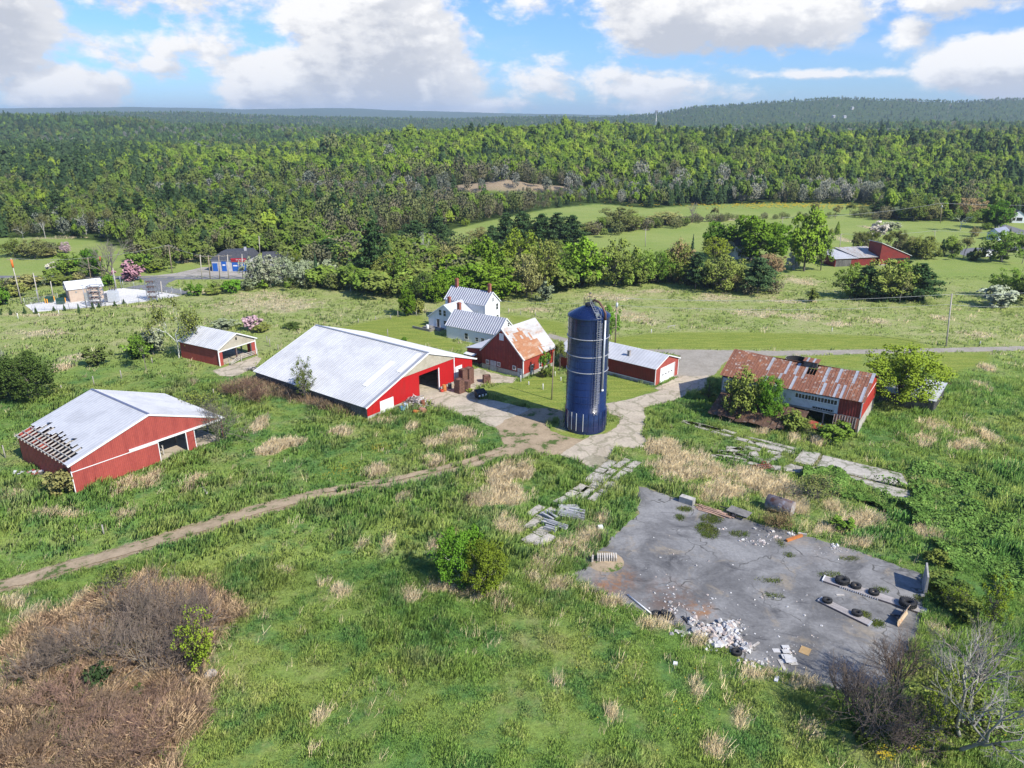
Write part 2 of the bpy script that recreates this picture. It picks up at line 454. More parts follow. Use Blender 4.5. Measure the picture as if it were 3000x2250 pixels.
# ------------------------------------------------------------------ the land
def npmesh(name, v, f, mats=(), attrs=None, smooth=False):
 me = bpy.data.meshes.new(name); v = np.ascontiguousarray(v, np.float32); f = np.ascontiguousarray(f, np.int32)
 n, k = f.shape
 me.vertices.add(len(v)); me.vertices.foreach_set('co', v.ravel())
 me.loops.add(n * k); me.loops.foreach_set('vertex_index', f.ravel())
 me.polygons.add(n); me.polygons.foreach_set('loop_start', np.arange(0, n * k, k, dtype=np.int32))
 me.polygons.foreach_set('loop_total', np.full(n, k, np.int32))
 if smooth: me.polygons.foreach_set('use_smooth', np.ones(n, bool))
 for a, arr in (attrs or {}).items():
  at_ = me.attributes.new(a, 'FLOAT', 'POINT'); at_.data.foreach_set('value', np.ascontiguousarray(arr, np.float32))
 for m in mats: me.materials.append(m)
 me.update(calc_edges=True); me.validate(); return me

# outlines measured on the photograph
PAD = polyw('c5', [(745, 275), (800, 290), (930, 335), (1130, 405), (1320, 450), (1500, 505), (1700, 560), (1850, 610), (2060, 690), (2075, 780), (2060, 870), (2030, 980), (1960, 1080), (1900, 1200), (1700, 1230),
  (1480, 1160), (1400, 1140), (1250, 1080), (1120, 1010), (1000, 960), (880, 910), (730, 840), (600, 790), (480, 740), (420, 690), (450, 670), (530, 645), (540, 600), (590, 545), (640, 490), (690, 450), (730, 430), (748, 340)])
APRON = polyw('c3', [(70, 1012), (100, 1000), (240, 945), (370, 880), (490, 790), (560, 770), (640, 800), (760, 835), (870, 850), (830, 890), (700, 890), (590, 900), (530, 950), (560, 1030), (640, 1020), (980, 1100), (880, 1150), (780, 1190), (690, 1250), (600, 1215), (480, 1170), (330, 1120), (200, 1080)])
DRIVE = polyw('c3', [(1985, 935), (2180, 842), (2215, 830), (2300, 838), (2420, 830), (2400, 930), (2240, 990), (2120, 1040), (1900, 1090), (1915, 1190), (1880, 1310), (1920, 1350), (1880, 1420), (1680, 1410), (1560, 1570), (1460, 1575), (1350, 1520), (1215, 1470), (1460, 1320), (1600, 1300), (1680, 1250), (1715, 1170), (1590, 1130), (1580, 1060), (1800, 1020), (2030, 950)])
YARD = polyw('c3', [(690, 1250), (780, 1190), (880, 1150), (980, 1100), (1140, 1090), (1250, 1120), (1250, 1190), (1120, 1200), (1130, 1280), (1250, 1320), (1390, 1355), (1330, 1420), (1215, 1472), (1050, 1480), (900, 1470), (760, 1500), (700, 1530), (640, 1520), (760, 1400), (740, 1320)])
ROAD = polyw('c4', [(165, 455), (205, 452), (330, 468), (430, 440), (480, 370), (560, 318), (800, 316), (1000, 313), (1500, 300), (2212, 286), (2900, 268), (2900, 240), (2212, 258), (1800, 268), (1400, 275), (800, 283), (300, 276), (0, 275), (-150, 268)]) + polyw('c3', [(1650, 590), (1330, 545), (1130, 490), (1120, 520), (1250, 560), (1600, 620), (1900, 640), (2100, 650), (2195, 670)])
LAWNS = [polyw('c3', [(560, 945), (1000, 1100), (1260, 1130), (1262, 900), (1180, 760), (960, 860), (830, 890)]), polyw('c3', [(1585, 820), (1990, 925), (2030, 950), (1800, 1020), (1590, 1060)]),
   polyw('c2', [(700, 520), (1130, 430), (1330, 430), (1400, 560), (1500, 600), (1640, 650), (1560, 690), (1300, 640)]), polyw('c3', [(750, 330), (1270, 400), (1280, 520), (1100, 480), (850, 410)]),
   polyw('c4', [(-250, 200), (0, 168), (300, 160), (900, 165), (1500, 185), (1720, 205), (1850, 262), (1400, 274), (300, 275), (0, 274), (-250, 262)]),
   polyw('c4', [(1830, 300), (2212, 290), (2212, 370), (2050, 400), (1960, 470), (1850, 420)]), polyw('c4', [(430, 440), (490, 372), (560, 330), (1000, 318), (1400, 306), (1380, 400), (900, 340), (560, 400), (480, 470)]),
   polyw('c3', [(1130, 1210), (1260, 1260), (1580, 1240), (1700, 1170), (1690, 1250), (1600, 1300), (1460, 1320), (1390, 1355), (1250, 1320), (1130, 1280)])]
BRAMBLE = polyw('l5', [(-60, 830), (150, 690), (350, 620), (560, 520), (700, 480), (900, 390), (1100, 380), (1250, 430), (1340, 560), (1320, 700), (1270, 820), (1210, 960), (1240, 1020), (1270, 1150), (1180, 1290), (1080, 1420), (1040, 1520), (900, 1700), (-60, 1700)])
GRAVEL = polyw('c6', [(180, 600), (240, 650), (360, 640), (760, 605), (1000, 580), (1310, 532), (1180, 508), (1050, 492), (890, 478), (800, 486), (760, 500), (400, 560)])
SHOPLOT = polyw('c6', [(985, 392), (1130, 385), (1250, 372), (1380, 345), (1460, 326), (1780, 326), (2100, 340), (2200, 372), (1760, 394)])
FARROAD = polyw('c6', [(-400, 386), (0, 388), (700, 391), (1000, 393), (1750, 395), (2300, 385), (2300, 402), (1740, 414), (1000, 416), (700, 412), (0, 406), (-400, 404)])
ACCESS = polyw('c6', [(1035, 417), (1270, 416), (1210, 440), (1185, 465), (1290, 488), (1370, 505), (1330, 524), (1180, 506), (1060, 490), (900, 476), (960, 462), (1060, 450), (1075, 432)])
RANCHROAD = polyw('r4', [(1560, 400), (1760, 372), (1930, 370), (2150, 356), (2500, 345), (2500, 372), (2150, 395), (1950, 412), (1700, 440)])
RANCHDRIVE = polyw('r4', [(1950, 180), (2030, 165), (2100, 185), (2200, 215), (2400, 270), (2400, 310), (2230, 290), (2150, 250), (2060, 205)])
TRACK = [(-6, 1268), (100, 1240), (250, 1196), (400, 1150), (550, 1104), (700, 1066), (790, 1050), (870, 1038), (950, 1018), (1020, 1000), (1090, 975)]
CSHED_AP = polyw('c1', [(1575, 690), (1850, 598), (1885, 612), (1830, 680), (1700, 745), (1580, 740), (1530, 705)])
SLABS = [polyw('c4', p) for p in ([(940, 1000), (1000, 925), (1120, 950), (1056, 1030)], [(1092, 1030), (1132, 960), (1640, 1080), (1690, 1170), (1400, 1110)], [(1210, 1068), (1400, 1118), (1692, 1190), (1692, 1262), (1600, 1256), (1500, 1195)],
   [(600, 832), (780, 868), (962, 915), (950, 930), (660, 848)], [(660, 868), (800, 890), (950, 938), (945, 958), (720, 905)], [(870, 1035), (920, 1015), (1010, 1040), (985, 1075), (880, 1060)], [(1040, 1050), (1080, 1035), (1115, 1045), (1060, 1068)],
   [(500, 925), (600, 905), (620, 925), (530, 945)], [(640, 945), (700, 930), (720, 965), (660, 975)], [(760, 985), (850, 960), (890, 970), (800, 1000)], [(760, 1020), (860, 1030), (860, 1065), (790, 1050)],
   [(230, 740), (330, 752), (475, 792), (460, 800), (300, 770)], [(400, 950), (520, 962), (640, 985), (620, 998), (480, 978)], [(440, 930), (520, 935), (620, 960), (600, 968)])]
def row_slabs(pts, wdt, seed, c='c8'):
 rs = np.random.RandomState(seed); pts = [Vector(at(c, *p)[:2]) for p in pts]; out = []
 for a, b in zip(pts[:-1], pts[1:]):
  d = (b - a); L = d.length; d.normalize(); n = Vector((-d.y, d.x)); s = 0.1
  while s < L - .8:
   l = min(rs.uniform(1.6, 3.6), L - s - .1); q = wdt * rs.uniform(.33, .43); o = n * rs.uniform(-.15, .15)
   out.append([tuple(a + d * s + n * q + o), tuple(a + d * s - n * q + o), tuple(a + d * (s + l) - n * q + o), tuple(a + d * (s + l) + n * q + o)]); s += l + rs.uniform(.12, .4)
 return out
for i, (p, wd) in enumerate([([(1985, 110), (1890, 190), (1800, 265), (1690, 345), (1610, 385)], 1.8), ([(1525, 402), (1405, 485)], 1.6), ([(2085, 100), (1990, 165), (1950, 200), (1890, 250), (1840, 285), (1740, 375)], 1.5), ([(1610, 420), (1500, 480), (1420, 545)], 1.5),
  ([(2150, 115), (2060, 180), (1980, 245), (1900, 320), (1830, 380)], 1.5), ([(1560, 545), (1400, 640)], 1.7), ([(1590, 590), (1480, 660)], 1.7)]): SLABS += row_slabs(p, wd, 50 + i)
for i, p in enumerate([[(215, 738), (470, 797), (600, 832)], [(300, 772), (560, 846), (700, 882)], [(620, 905), (760, 935), (860, 955)], [(440, 932), (640, 965), (790, 1010)], [(400, 958), (640, 1003), (800, 1045)], [(500, 905), (640, 925)]]): SLABS += row_slabs(p, 1.25, 80 + i, 'c4')

DRY = [('c2', 700, 1280, 90, 40), ('c2', 250, 1370, 90, 50), ('c2', 130, 1240, 50, 50), ('c2', 1250, 1230, 60, 25), ('c2', 1580, 1310, 130, 60), ('c2', 1390, 1360, 60, 35), ('c2', 980, 1560, 90, 50), ('c2', 2050, 1520, 60, 60), ('c2', 1900, 1580, 120, 60), ('c2', 1050, 1195, 110, 20),
  ('c1', 900, 1540, 80, 70), ('c1', 1060, 1500, 70, 70), ('c1', 1400, 1520, 80, 60), ('c1', 1850, 1110, 60, 60), ('c1', 2060, 1230, 110, 40), ('c1', 1940, 1280, 90, 40), ('c1', 80, 1600, 90, 60), ('c1', 1380, 800, 30, 20), ('c1', 1820, 890, 70, 30),
  ('c1', 1900, 230, 420, 60), ('c1', 300, 430, 300, 30), ('c1', 560, 600, 120, 40), ('c1', 450, 690, 60, 30), ('c1', 300, 300, 300, 12), ('c1', 1000, 240, 300, 12),
  ('c8', 1300, 345, 170, 60), ('c8', 1260, 240, 90, 60), ('c8', 1090, 370, 60, 45), ('c8', 1310, 520, 90, 80), ('c8', 1400, 170, 30, 40), ('c8', 1690, 690, 130, 70), ('c8', 1560, 770, 100, 70), ('c8', 1830, 590, 90, 60), ('c8', 1920, 500, 60, 50), ('c8', 1450, 850, 90, 70), ('c8', 1620, 930, 90, 60), ('c8', 1860, 960, 100, 35), ('c8', 1960, 1030, 90, 35),
  ('c8', 190, 935, 40, 40), ('c8', 520, 650, 35, 80), ('c8', 820, 660, 30, 50), ('c8', 680, 1000, 60, 60), ('c8', 900, 950, 150, 40), ('c8', 1160, 980, 200, 40), ('c8', 1250, 1050, 60, 40), ('c8', 800, 120, 70, 30), ('c8', 1010, 60, 60, 30), ('c8', 350, 660, 40, 30), ('c8', 620, 360, 60, 50),
  ('c5', 860, 110, 90, 40), ('c5', 900, 190, 110, 70), ('c5', 1050, 200, 140, 90), ('c5', 1250, 240, 150, 60), ('c5', 1400, 300, 120, 50), ('c5', 1100, 310, 150, 40), ('c5', 1480, 370, 70, 30), ('c5', 1770, 430, 120, 40), ('c5', 1640, 370, 60, 30), ('c5', 1750, 540, 110, 22), ('c5', 1600, 480, 120, 25), ('c5', 640, 820, 60, 30), ('c5', 820, 920, 90, 30), ('c5', 1010, 1000, 80, 35),
  ('c5', 1280, 1150, 130, 35), ('c5', 1500, 1200, 80, 30), ('c5', 1010, 1210, 40, 60), ('c5', 1210, 1350, 50, 80), ('c5', 620, 1340, 40, 60), ('c5', 1540, 1420, 60, 50), ('c5', 370, 1190, 35, 50), ('c5', 1100, 1500, 60, 60), ('c5', 2120, 960, 50, 50), ('c5', 2180, 800, 60, 40), ('c5', 2090, 500, 60, 40),
  ('c4', 1860, 790, 130, 55), ('c4', 1780, 870, 110, 35), ('c4', 2150, 810, 60, 70), ('c4', 2170, 530, 50, 40), ('c4', 2190, 400, 40, 30), ('c4', 2050, 900, 120, 30), ('c4', 1000, 60, 200, 30), ('c4', 1210, 110, 130, 25), ('c4', 700, 40, 200, 25), ('c4', 2120, 170, 110, 40), ('c4', 1900, 70, 60, 20), ('c4', 1450, 90, 100, 20), ('c4', 930, 850, 60, 40), ('c4', 1080, 870, 40, 40), ('c4', 740, 810, 60, 20),
  ('c3', 1650, 190, 260, 40), ('c3', 1950, 150, 200, 25), ('c3', 1700, 330, 220, 60), ('c3', 1000, 290, 170, 30), ('c3', 1900, 380, 160, 40), ('c3', 1240, 1250, 60, 30), ('c3', 930, 1620, 60, 60), ('c3', 2050, 1420, 120, 50), ('c3', 800, 1560, 40, 30),
  ('c6', 1900, 530, 250, 30), ('c6', 1400, 510, 200, 20), ('c6', 1350, 270, 90, 30), ('c6', 1150, 250, 60, 60), ('c6', 400, 115, 260, 12), ('r3', 900, 1130, 120, 30), ('r3', 400, 1230, 150, 30), ('r3', 800, 1250, 180, 20), ('r3', 100, 780, 130, 15), ('r3', 450, 770, 120, 10), ('r3', 1280, 815, 30, 8), ('r3', 1150, 890, 40, 25),
  ('l5', 60, 540, 120, 30), ('l5', 210, 610, 70, 45), ('l5', 480, 520, 60, 50), ('l5', 1650, 360, 60, 30), ('l5', 1900, 420, 60, 40), ('l5', 2010, 480, 60, 40), ('l5', 1870, 1210, 50, 60), ('l5', 1840, 1400, 50, 50), ('l5', 300, 20, 200, 20), ('l5', 760, 20, 80, 30)]
DRYW = []
for c, cx, cy, rx, ry in DRY:
 p = at(c, cx, cy); q = at(c, cx + rx, cy); r1_ = at(c, cx, cy - ry); r2_ = at(c, cx, cy + ry)
 DRYW.append((p.x, p.y, abs(q.x - p.x), max(.8, abs(r1_.y - r2_.y) / 2)))
def dry_amount(x, y):
 m = np.zeros(np.shape(x)); n = (fbm(np.asarray(x) / 2.6, np.asarray(y) / 2.6, 33, 4) - .5) * 1.5
 for cx, cy, rx, ry in DRYW:
  d = 1 - np.sqrt(((x - cx) / rx) ** 2 + ((y - cy) / ry) ** 2); m = np.maximum(m, np.clip((d + n) * 1.6, 0, 1) * (d > -.6))
 return m
# far edge of the open land = front of the woods (photograph points)
WOODLINE = [tuple(at('d', x, y)[:2]) for x, y in [(-500, 500), (0, 514), (100, 512), (210, 520), (300, 548), (420, 560), (470, 555), (560, 545), (700, 545), (800, 520), (880, 505), (960, 500), (1080, 472), (1180, 452), (1290, 440), (1400, 450), (1520, 442), (1700, 439), (1880, 441), (1905, 470), (1990, 478), (2150, 468), (2212, 462), (2700, 458)]]
_wt = np.array([p[0] / p[1] for p in WOODLINE]); _wy = np.array([p[1] for p in WOODLINE])
def in_wood(x, y):
 return y > np.interp(np.asarray(x) / np.maximum(y, 1), _wt, _wy)
BANK = Vector((-4, 462, 0))
def clearing(x, y):
 return (((x - BANK.x) / 44) ** 2 + ((y - BANK.y - 4) / 14) ** 2 < 1)

def geo(a, r, end, first):
 o = [a]; st = first
 while o[-1] < end: o.append(o[-1] + st); st *= r
 return o[1:]
xs = np.arange(-112, 112.1, .8); gx = geo(112, 1.03, 15000, .9); xs = np.array([-112 - (v - 112) for v in gx][::-1] + list(xs) + gx)
ys = np.arange(30, 240, .8); gy = geo(float(ys[-1]), 1.016, 15000, .9); ys = np.array([-14000, -5000, -1500, -500, -200, -80, -30, -10, 2, 10, 16, 21, 25, 28] + list(ys) + gy)
X, Y = np.meshgrid(xs, ys)
Z = hz(X, Y)
def blur(a, k=1):
 for _ in range(k):
  a = (a + np.roll(a, 1, 0) + np.roll(a, -1, 0) + np.roll(a, 1, 1) + np.roll(a, -1, 1)) / 5
 return a
def mask(polys, k=1):
 m = np.zeros(X.shape)
 for p in polys:
  px = [q[0] for q in p]; py = [q[1] for q in p]
  i0, i1 = np.searchsorted(ys, min(py)) - 1, np.searchsorted(ys, max(py)) + 1; j0, j1 = np.searchsorted(xs, min(px)) - 1, np.searchsorted(xs, max(px)) + 1
  i0 = max(i0, 0); j0 = max(j0, 0); sub = in_poly(X[i0:i1, j0:j1], Y[i0:i1, j0:j1], p); m[i0:i1, j0:j1] = np.maximum(m[i0:i1, j0:j1], sub)
 return blur(m, k)
nx, ny = len(xs), len(ys)
wood = blur((in_wood(X, Y) & ~clearing(X, Y)).astype(float), 1) * (Y > 0)
dirt = np.maximum(mask([YARD, APRON, PAD, ROAD, DRIVE, GRAVEL, CSHED_AP] + SLABS[:3], 2) * .9, blur(clearing(X, Y).astype(float), 1) * .9)
trk = [at('d', *p) for p in TRACK]
for a, b in zip(trk[:-1], trk[1:]):
 ax, ay, bx, by = a.x, a.y, b.x, b.y; L2 = (bx - ax) ** 2 + (by - ay) ** 2
 tt = np.clip(((X - ax) * (bx - ax) + (Y - ay) * (by - ay)) / L2, 0, 1); dd = np.sqrt((X - ax - tt * (bx - ax)) ** 2 + (Y - ay - tt * (by - ay)) ** 2)
 dirt = np.maximum(dirt, np.clip((2.1 - dd) / .8, 0, 1) * .75)
field = ss(116, 150, Y) * (1 - wood)
dry = np.zeros(X.shape); sub = (Y > 25) & (Y < 420); dry[sub] = dry_amount(X[sub], Y[sub]); dry *= (1 - wood)
bramble = mask([BRAMBLE], 1)
lawn = mask(LAWNS, 1)
idx = np.arange(nx * ny).reshape(ny, nx)
F = np.stack([idx[:-1, :-1], idx[:-1, 1:], idx[1:, 1:], idx[1:, :-1]], -1).reshape(-1, 4)

gm = bpy.data.materials.new('meadow_ground'); gm.use_nodes = True; t = gm.node_tree; t.nodes.clear(); g = NG(t)
pos = g.n('ShaderNodeNewGeometry').outputs['Position']
A_ = lambda n: g.n('ShaderNodeAttribute', attribute_name=n).outputs['Fac']
c = grass_colour(g, pos)
fine = g.noise(pos, 2.6, 5, .7)
fcol = g.mix(g.ramp(g.noise(pos, .03, 6, .6), .35, .65), (.215, .290, .062), (.275, .330, .088))
py = g.sep(pos)[1]; band = g.math('MULTIPLY', g.ramp(py, 128, 150), g.ramp(py, 215, 190))
fcol = g.mix(g.math('MULTIPLY', g.ramp(g.noise(g.vmul(pos, (1, 1.6, 1)), .13, 8, .72), .36, .66, .1, .85), g.math('ADD', .22, g.math('MULTIPLY', band, .78))), fcol, (.40, .37, .19))
c = g.mix(g.math('MULTIPLY', A_('field'), .85), c, fcol)
lcol = g.mix(g.ramp(g.noise(g.vmul(pos, (.25, 1.3, 1)), .8, 4, .6), .4, .62), (.185, .238, .045), (.250, .285, .060))
c = g.mix(A_('lawn'), c, lcol)
dcol = g.mix(g.ramp(g.noise(pos, .8, 5, .6), .35, .65), (.50, .43, .28), (.36, .31, .17))
c = g.mix(g.math('MULTIPLY', A_('dry'), g.ramp(fine, .3, .6, .35, 1)), c, dcol)
dn = g.noise(pos, 1.2, 6, .7)
c = g.mix(g.ramp(g.math('ADD', A_('dirt'), g.math('MULTIPLY', g.math('SUBTRACT', dn, .5), 1.3)), .35, .7), c, g.mix(g.ramp(dn, .35, .65), (.27, .20, .125), (.35, .28, .19)))
c = g.mix(A_('bramble'), c, g.mix(g.ramp(dn, .35, .65), (.20, .145, .10), (.33, .25, .17)))
wn = g.noise(pos, .05, 8, .7)
wcol = g.mix(g.ramp(wn, .38, .62), (.035, .055, .014), (.07, .105, .025))
c = g.mix(A_('wood'), c, wcol)
v = g.ramp(fine, .25, .75, .72, 1.25); c = g.mix(1.0, c, g.comb(v, v, v), 'MULTIPLY')
bs = g.n('ShaderNodeBsdfPrincipled'); g.put(bs.inputs['Base Color'], c); bs.inputs['Roughness'].default_value = .95; bs.inputs['Specular IOR Level'].default_value = .05
b = g.n('ShaderNodeBump'); b.inputs['Strength'].default_value = .6; b.inputs['Distance'].default_value = .25; g.put(b.inputs['Height'], fine); g.put(bs.inputs['Normal'], b.outputs[0])
o = g.n('ShaderNodeOutputMaterial'); t.links.new(bs.outputs[0], o.inputs[0])
ground = link_mesh('ground', npmesh('ground', np.stack([X, Y, Z], -1).reshape(-1, 3), F, [gm], dict(wood=wood.ravel(), dirt=dirt.ravel(), dry=dry.ravel(), bramble=bramble.ravel(), lawn=lawn.ravel(), field=field.ravel()), True))
tag(ground, kind='structure')

# ------------------------------------------------------------------ sheets on the ground
mat_water = mat('dark_water', (.012, .014, .012), .08, 0, var=0, spec=.5)
def jag(poly, step=.55, amp=.28, seed=1):
 out = []; n = len(poly)
 for i in range(n):
  a = Vector(poly[i][:2]); b = Vector(poly[(i + 1) % n][:2]); L = (b - a).length; k = max(1, int(L / step)); d = (b - a) / max(L, 1e-6); nn = Vector((-d.y, d.x))
  for j in range(k):
   p = a.lerp(b, j / k); o = (float(fbm(p.x / 1.1 + seed * 7, p.y / 1.1, seed, 3)) - .5) * 2 * amp; out.append(tuple(p + nn * o))
 return out
def sheet(name, poly, m, z=.02, step=.55, amp=.28, seed=1, thick=.1):
 pl = jag(poly, step, amp, seed); bm = bmesh.new()
 vs = [bm.verts.new((x, y, z)) for x, y in pl]; f = bm.faces.new(vs)
 if f.calc_area() and f.normal.z < 0: f.normal_flip()
 bm.normal_update()
 if f.normal.z < 0: f.normal_flip()
 r = bmesh.ops.extrude_face_region(bm, geom=[f])
 lo = [e for e in r['geom'] if isinstance(e, bmesh.types.BMVert)]
 for vv in vs: vv.co.z -= thick
 bmesh.ops.triangulate(bm, faces=[q for q in bm.faces if len(q.verts) > 4])
 bmesh.ops.recalc_face_normals(bm, faces=bm.faces)
 me = bpy.data.meshes.new(name); bm.to_mesh(me); bm.free(); me.materials.append(m)
 return tag(link_mesh(name, me), kind='structure')
def conc_mat(name, a, b_, crack=.5, stain=(.2, .17, .13), grassy=0.0, scale=.35):
 m = bpy.data.materials.new(name); m.use_nodes = True; t = m.node_tree; t.nodes.clear(); g = NG(t)
 p = g.n('ShaderNodeNewGeometry').outputs['Position']
 n1 = g.noise(p, .35, 6, .65); n2 = g.noise(p, 2.5, 5, .7)
 c = g.mix(g.ramp(n1, .35, .65), a, b_)
 c = g.mix(g.ramp(g.noise(g.vmul(p, (1, .35, 1)), .25, 6, .65, .6), .54, .74, 0, .7), c, stain)
 vo = g.n('ShaderNodeTexVoronoi', feature='DISTANCE_TO_EDGE'); vo.inputs['Scale'].default_value = scale
 wv = g.n('ShaderNodeMix', data_type='VECTOR'); wv.inputs[0].default_value = .25
 nz = g.n('ShaderNodeTexNoise'); nz.inputs['Scale'].default_value = .7; g.put(nz.inputs['Vector'], p)
 vm = g.n('ShaderNodeVectorMath', operation='MULTIPLY_ADD'); g.put(vm.inputs[0], nz.outputs[1]); vm.inputs[1].default_value = (2.2, 2.2, 0); g.put(vm.inputs[2], p)
 g.put(vo.inputs['Vector'], vm.outputs[0])
 k = g.ramp(g.math('ADD', vo.outputs[0], g.math('MULTIPLY', g.math('SUBTRACT', n2, .5), .12)), .015, .06, crack, 0)
 c = g.mix(k, c, (.085, .10, .03))
 if grassy: c = g.mix(g.ramp(g.math('ADD', n1, g.math('MULTIPLY', n2, .4)), .78 - grassy * .2, .86 - grassy * .2), c, (.075, .12, .025))
 v = g.ramp(n2, .25, .75, .84, 1.14); c = g.mix(1.0, c, g.comb(v, v, v), 'MULTIPLY')
 bs = g.n('ShaderNodeBsdfPrincipled'); g.put(bs.inputs['Base Color'], c); bs.inputs['Roughness'].default_value = .9; bs.inputs['Specular IOR Level'].default_value = .2
 b = g.n('ShaderNodeBump'); b.inputs['Strength'].default_value = .4; b.inputs['Distance'].default_value = .04; g.put(b.inputs['Height'], n2); g.put(bs.inputs['Normal'], b.outputs[0])
 o = g.n('ShaderNodeOutputMaterial'); t.links.new(bs.outputs[0], o.inputs[0]); return m
CONC = conc_mat('cracked_concrete', (.51, .44, .335), (.42, .36, .275), .36, (.30, .25, .18), 0, .24)
CONC2 = conc_mat('pale_concrete', (.42, .385, .335), (.34, .31, .27), .35, (.26, .24, .2), 0, .22)
SLABM = conc_mat('weathered_slab', (.49, .45, .385), (.39, .36, .305), .5, (.26, .235, .19), .1)
GRAV = conc_mat('gravel_drive', (.36, .325, .27), (.30, .27, .22), 0, (.25, .22, .17))
WHITEGR = conc_mat('white_gravel', (.72, .705, .67), (.64, .62, .59), 0, (.58, .56, .52))
TARMAC = conc_mat('worn_tarmac', (.20, .20, .205), (.155, .155, .16), 0, (.13, .13, .13))
DIRTM = conc_mat('packed_dirt', (.40, .31, .205), (.30, .23, .145), 0, (.22, .17, .10), .30)

am = bpy.data.materials.new('old_asphalt'); am.use_nodes = True; t = am.node_tree; t.nodes.clear(); g = NG(t)
p = g.n('ShaderNodeNewGeometry').outputs['Position']
n1 = g.noise(p, .16, 8, .68, .5); n2 = g.noise(p, 3.0, 6, .7); n3 = g.noise(g.vmul(p, (.5, 1.4, 1)), .35, 6, .7, 1.0)
c = g.mix(g.ramp(n1, .36, .64), (.132, .129, .126), (.268, .262, .252))
c = g.mix(g.ramp(n3, .56, .70, 0, .75), c, (.070, .069, .072))
c = g.mix(g.ramp(g.noise(g.vadd(p, (9, 44, 0)), .28, 6, .7, .6), .54, .70, 0, .7), c, (.30, .25, .18))
def spot(cx, cy, r):
 q = at('c5', cx, cy); d = g.n('ShaderNodeVectorMath', operation='DISTANCE'); g.put(d.inputs[0], g.vmul(p, (1, .8, 0))); d.inputs[1].default_value = (q.x, q.y * .8, 0)
 return g.math('MULTIPLY', g.ramp(d.outputs['Value'], r, r * .15), g.ramp(g.noise(p, .9, 6, .75, .5), .40, .60))
for cx, cy, r, col, k in [(640, 700, 3.0, (.27, .12, .045), .8), (900, 800, 4.2, (.16, .10, .07), .7), (1040, 850, 1.8, (.30, .14, .05), .8), (590, 740, 1.5, (.30, .13, .05), .7), (600, 660, 2.6, (.33, .28, .2), .7), (450, 690, 2.4, (.30, .26, .2), .6), (1550, 560, 4, (.25, .22, .19), .5), (900, 620, 2.2, (.05, .05, .055), .7)]:
 c = g.mix(g.math('MULTIPLY', spot(cx, cy, r), k), c, col)
c = g.mix(g.ramp(g.noise(p, 1.6, 5, .7), .70, .76, 0, .8), c, (.05, .05, .03))
vo = g.n('ShaderNodeTexVoronoi', feature='DISTANCE_TO_EDGE'); vo.inputs['Scale'].default_value = .16; nz = g.n('ShaderNodeTexNoise'); nz.inputs['Scale'].default_value = .5; g.put(nz.inputs['Vector'], p); vm = g.n('ShaderNodeVectorMath', operation='MULTIPLY_ADD'); g.put(vm.inputs[0], nz.outputs[1]); vm.inputs[1].default_value = (4, 4, 0); g.put(vm.inputs[2], p); g.put(vo.inputs['Vector'], vm.outputs[0])
c = g.mix(g.math('MULTIPLY', g.ramp(vo.outputs[0], .004, .016, 1, 0), g.ramp(n1, .45, .6, .1, .8)), c, (.045, .043, .035))
v = g.ramp(n2, .25, .75, .84, 1.16); c = g.mix(1.0, c, g.comb(v, v, v), 'MULTIPLY')
bs = g.n('ShaderNodeBsdfPrincipled'); g.put(bs.inputs['Base Color'], c); bs.inputs['Roughness'].default_value = .85; bs.inputs['Specular IOR Level'].default_value = .25
o = g.n('ShaderNodeOutputMaterial'); t.links.new(bs.outputs[0], o.inputs[0])

sheet('asphalt_pad', PAD, am, .03, .45, .5, 3)
sheet('concrete_apron', APRON, CONC, .032, .45, .3, 4)
sheet('concrete_drive', DRIVE, CONC, .036, .45, .3, 5)
sheet('dirt_yard', YARD, DIRTM, .022, .45, .55, 6)
sheet('gravel_road', ROAD, GRAV, .026, .8, .3, 7)
sheet('shed_apron', CSHED_AP, CONC, .03, .45, .35, 8)
sheet('river', polyw('r1', [(780, 946), (900, 944), (910, 975), (872, 1045), (838, 1045), (850, 975)]), mat_water, .02, 2, .8, 15)
sheet('gravel_yard', GRAVEL, WHITEGR, .03, 1.5, .4, 9)
sheet('shop_forecourt', SHOPLOT, CONC2, .02, 1.5, .3, 10)
sheet('main_road', FARROAD, TARMAC, .03, 3, .1, 11)
sheet('access_drive', ACCESS, TARMAC, .024, 1.5, .2, 12)
sheet('side_road', RANCHROAD, TARMAC, .03, 3, .2, 13)
sheet('house_drive', RANCHDRIVE, TARMAC, .02, 2, .2, 14)
for i, q in enumerate(SLABS): sheet('concrete_slab', q, SLABM, .05, .4, .12, 20 + i, .15)
# painted centre line of the main road
mb = MB(); ya = at('c6', 0, 396).y;
for k in range(40):
 mb.box(-190 + k * 5, -187 + k * 5, at('c6', 500, 402).y - .12, at('c6', 500, 402).y + .12, .032, .036)
tag(mb.build('road_marking', mat('road_paint', (.55, .5, .3), .8)), kind='structure')
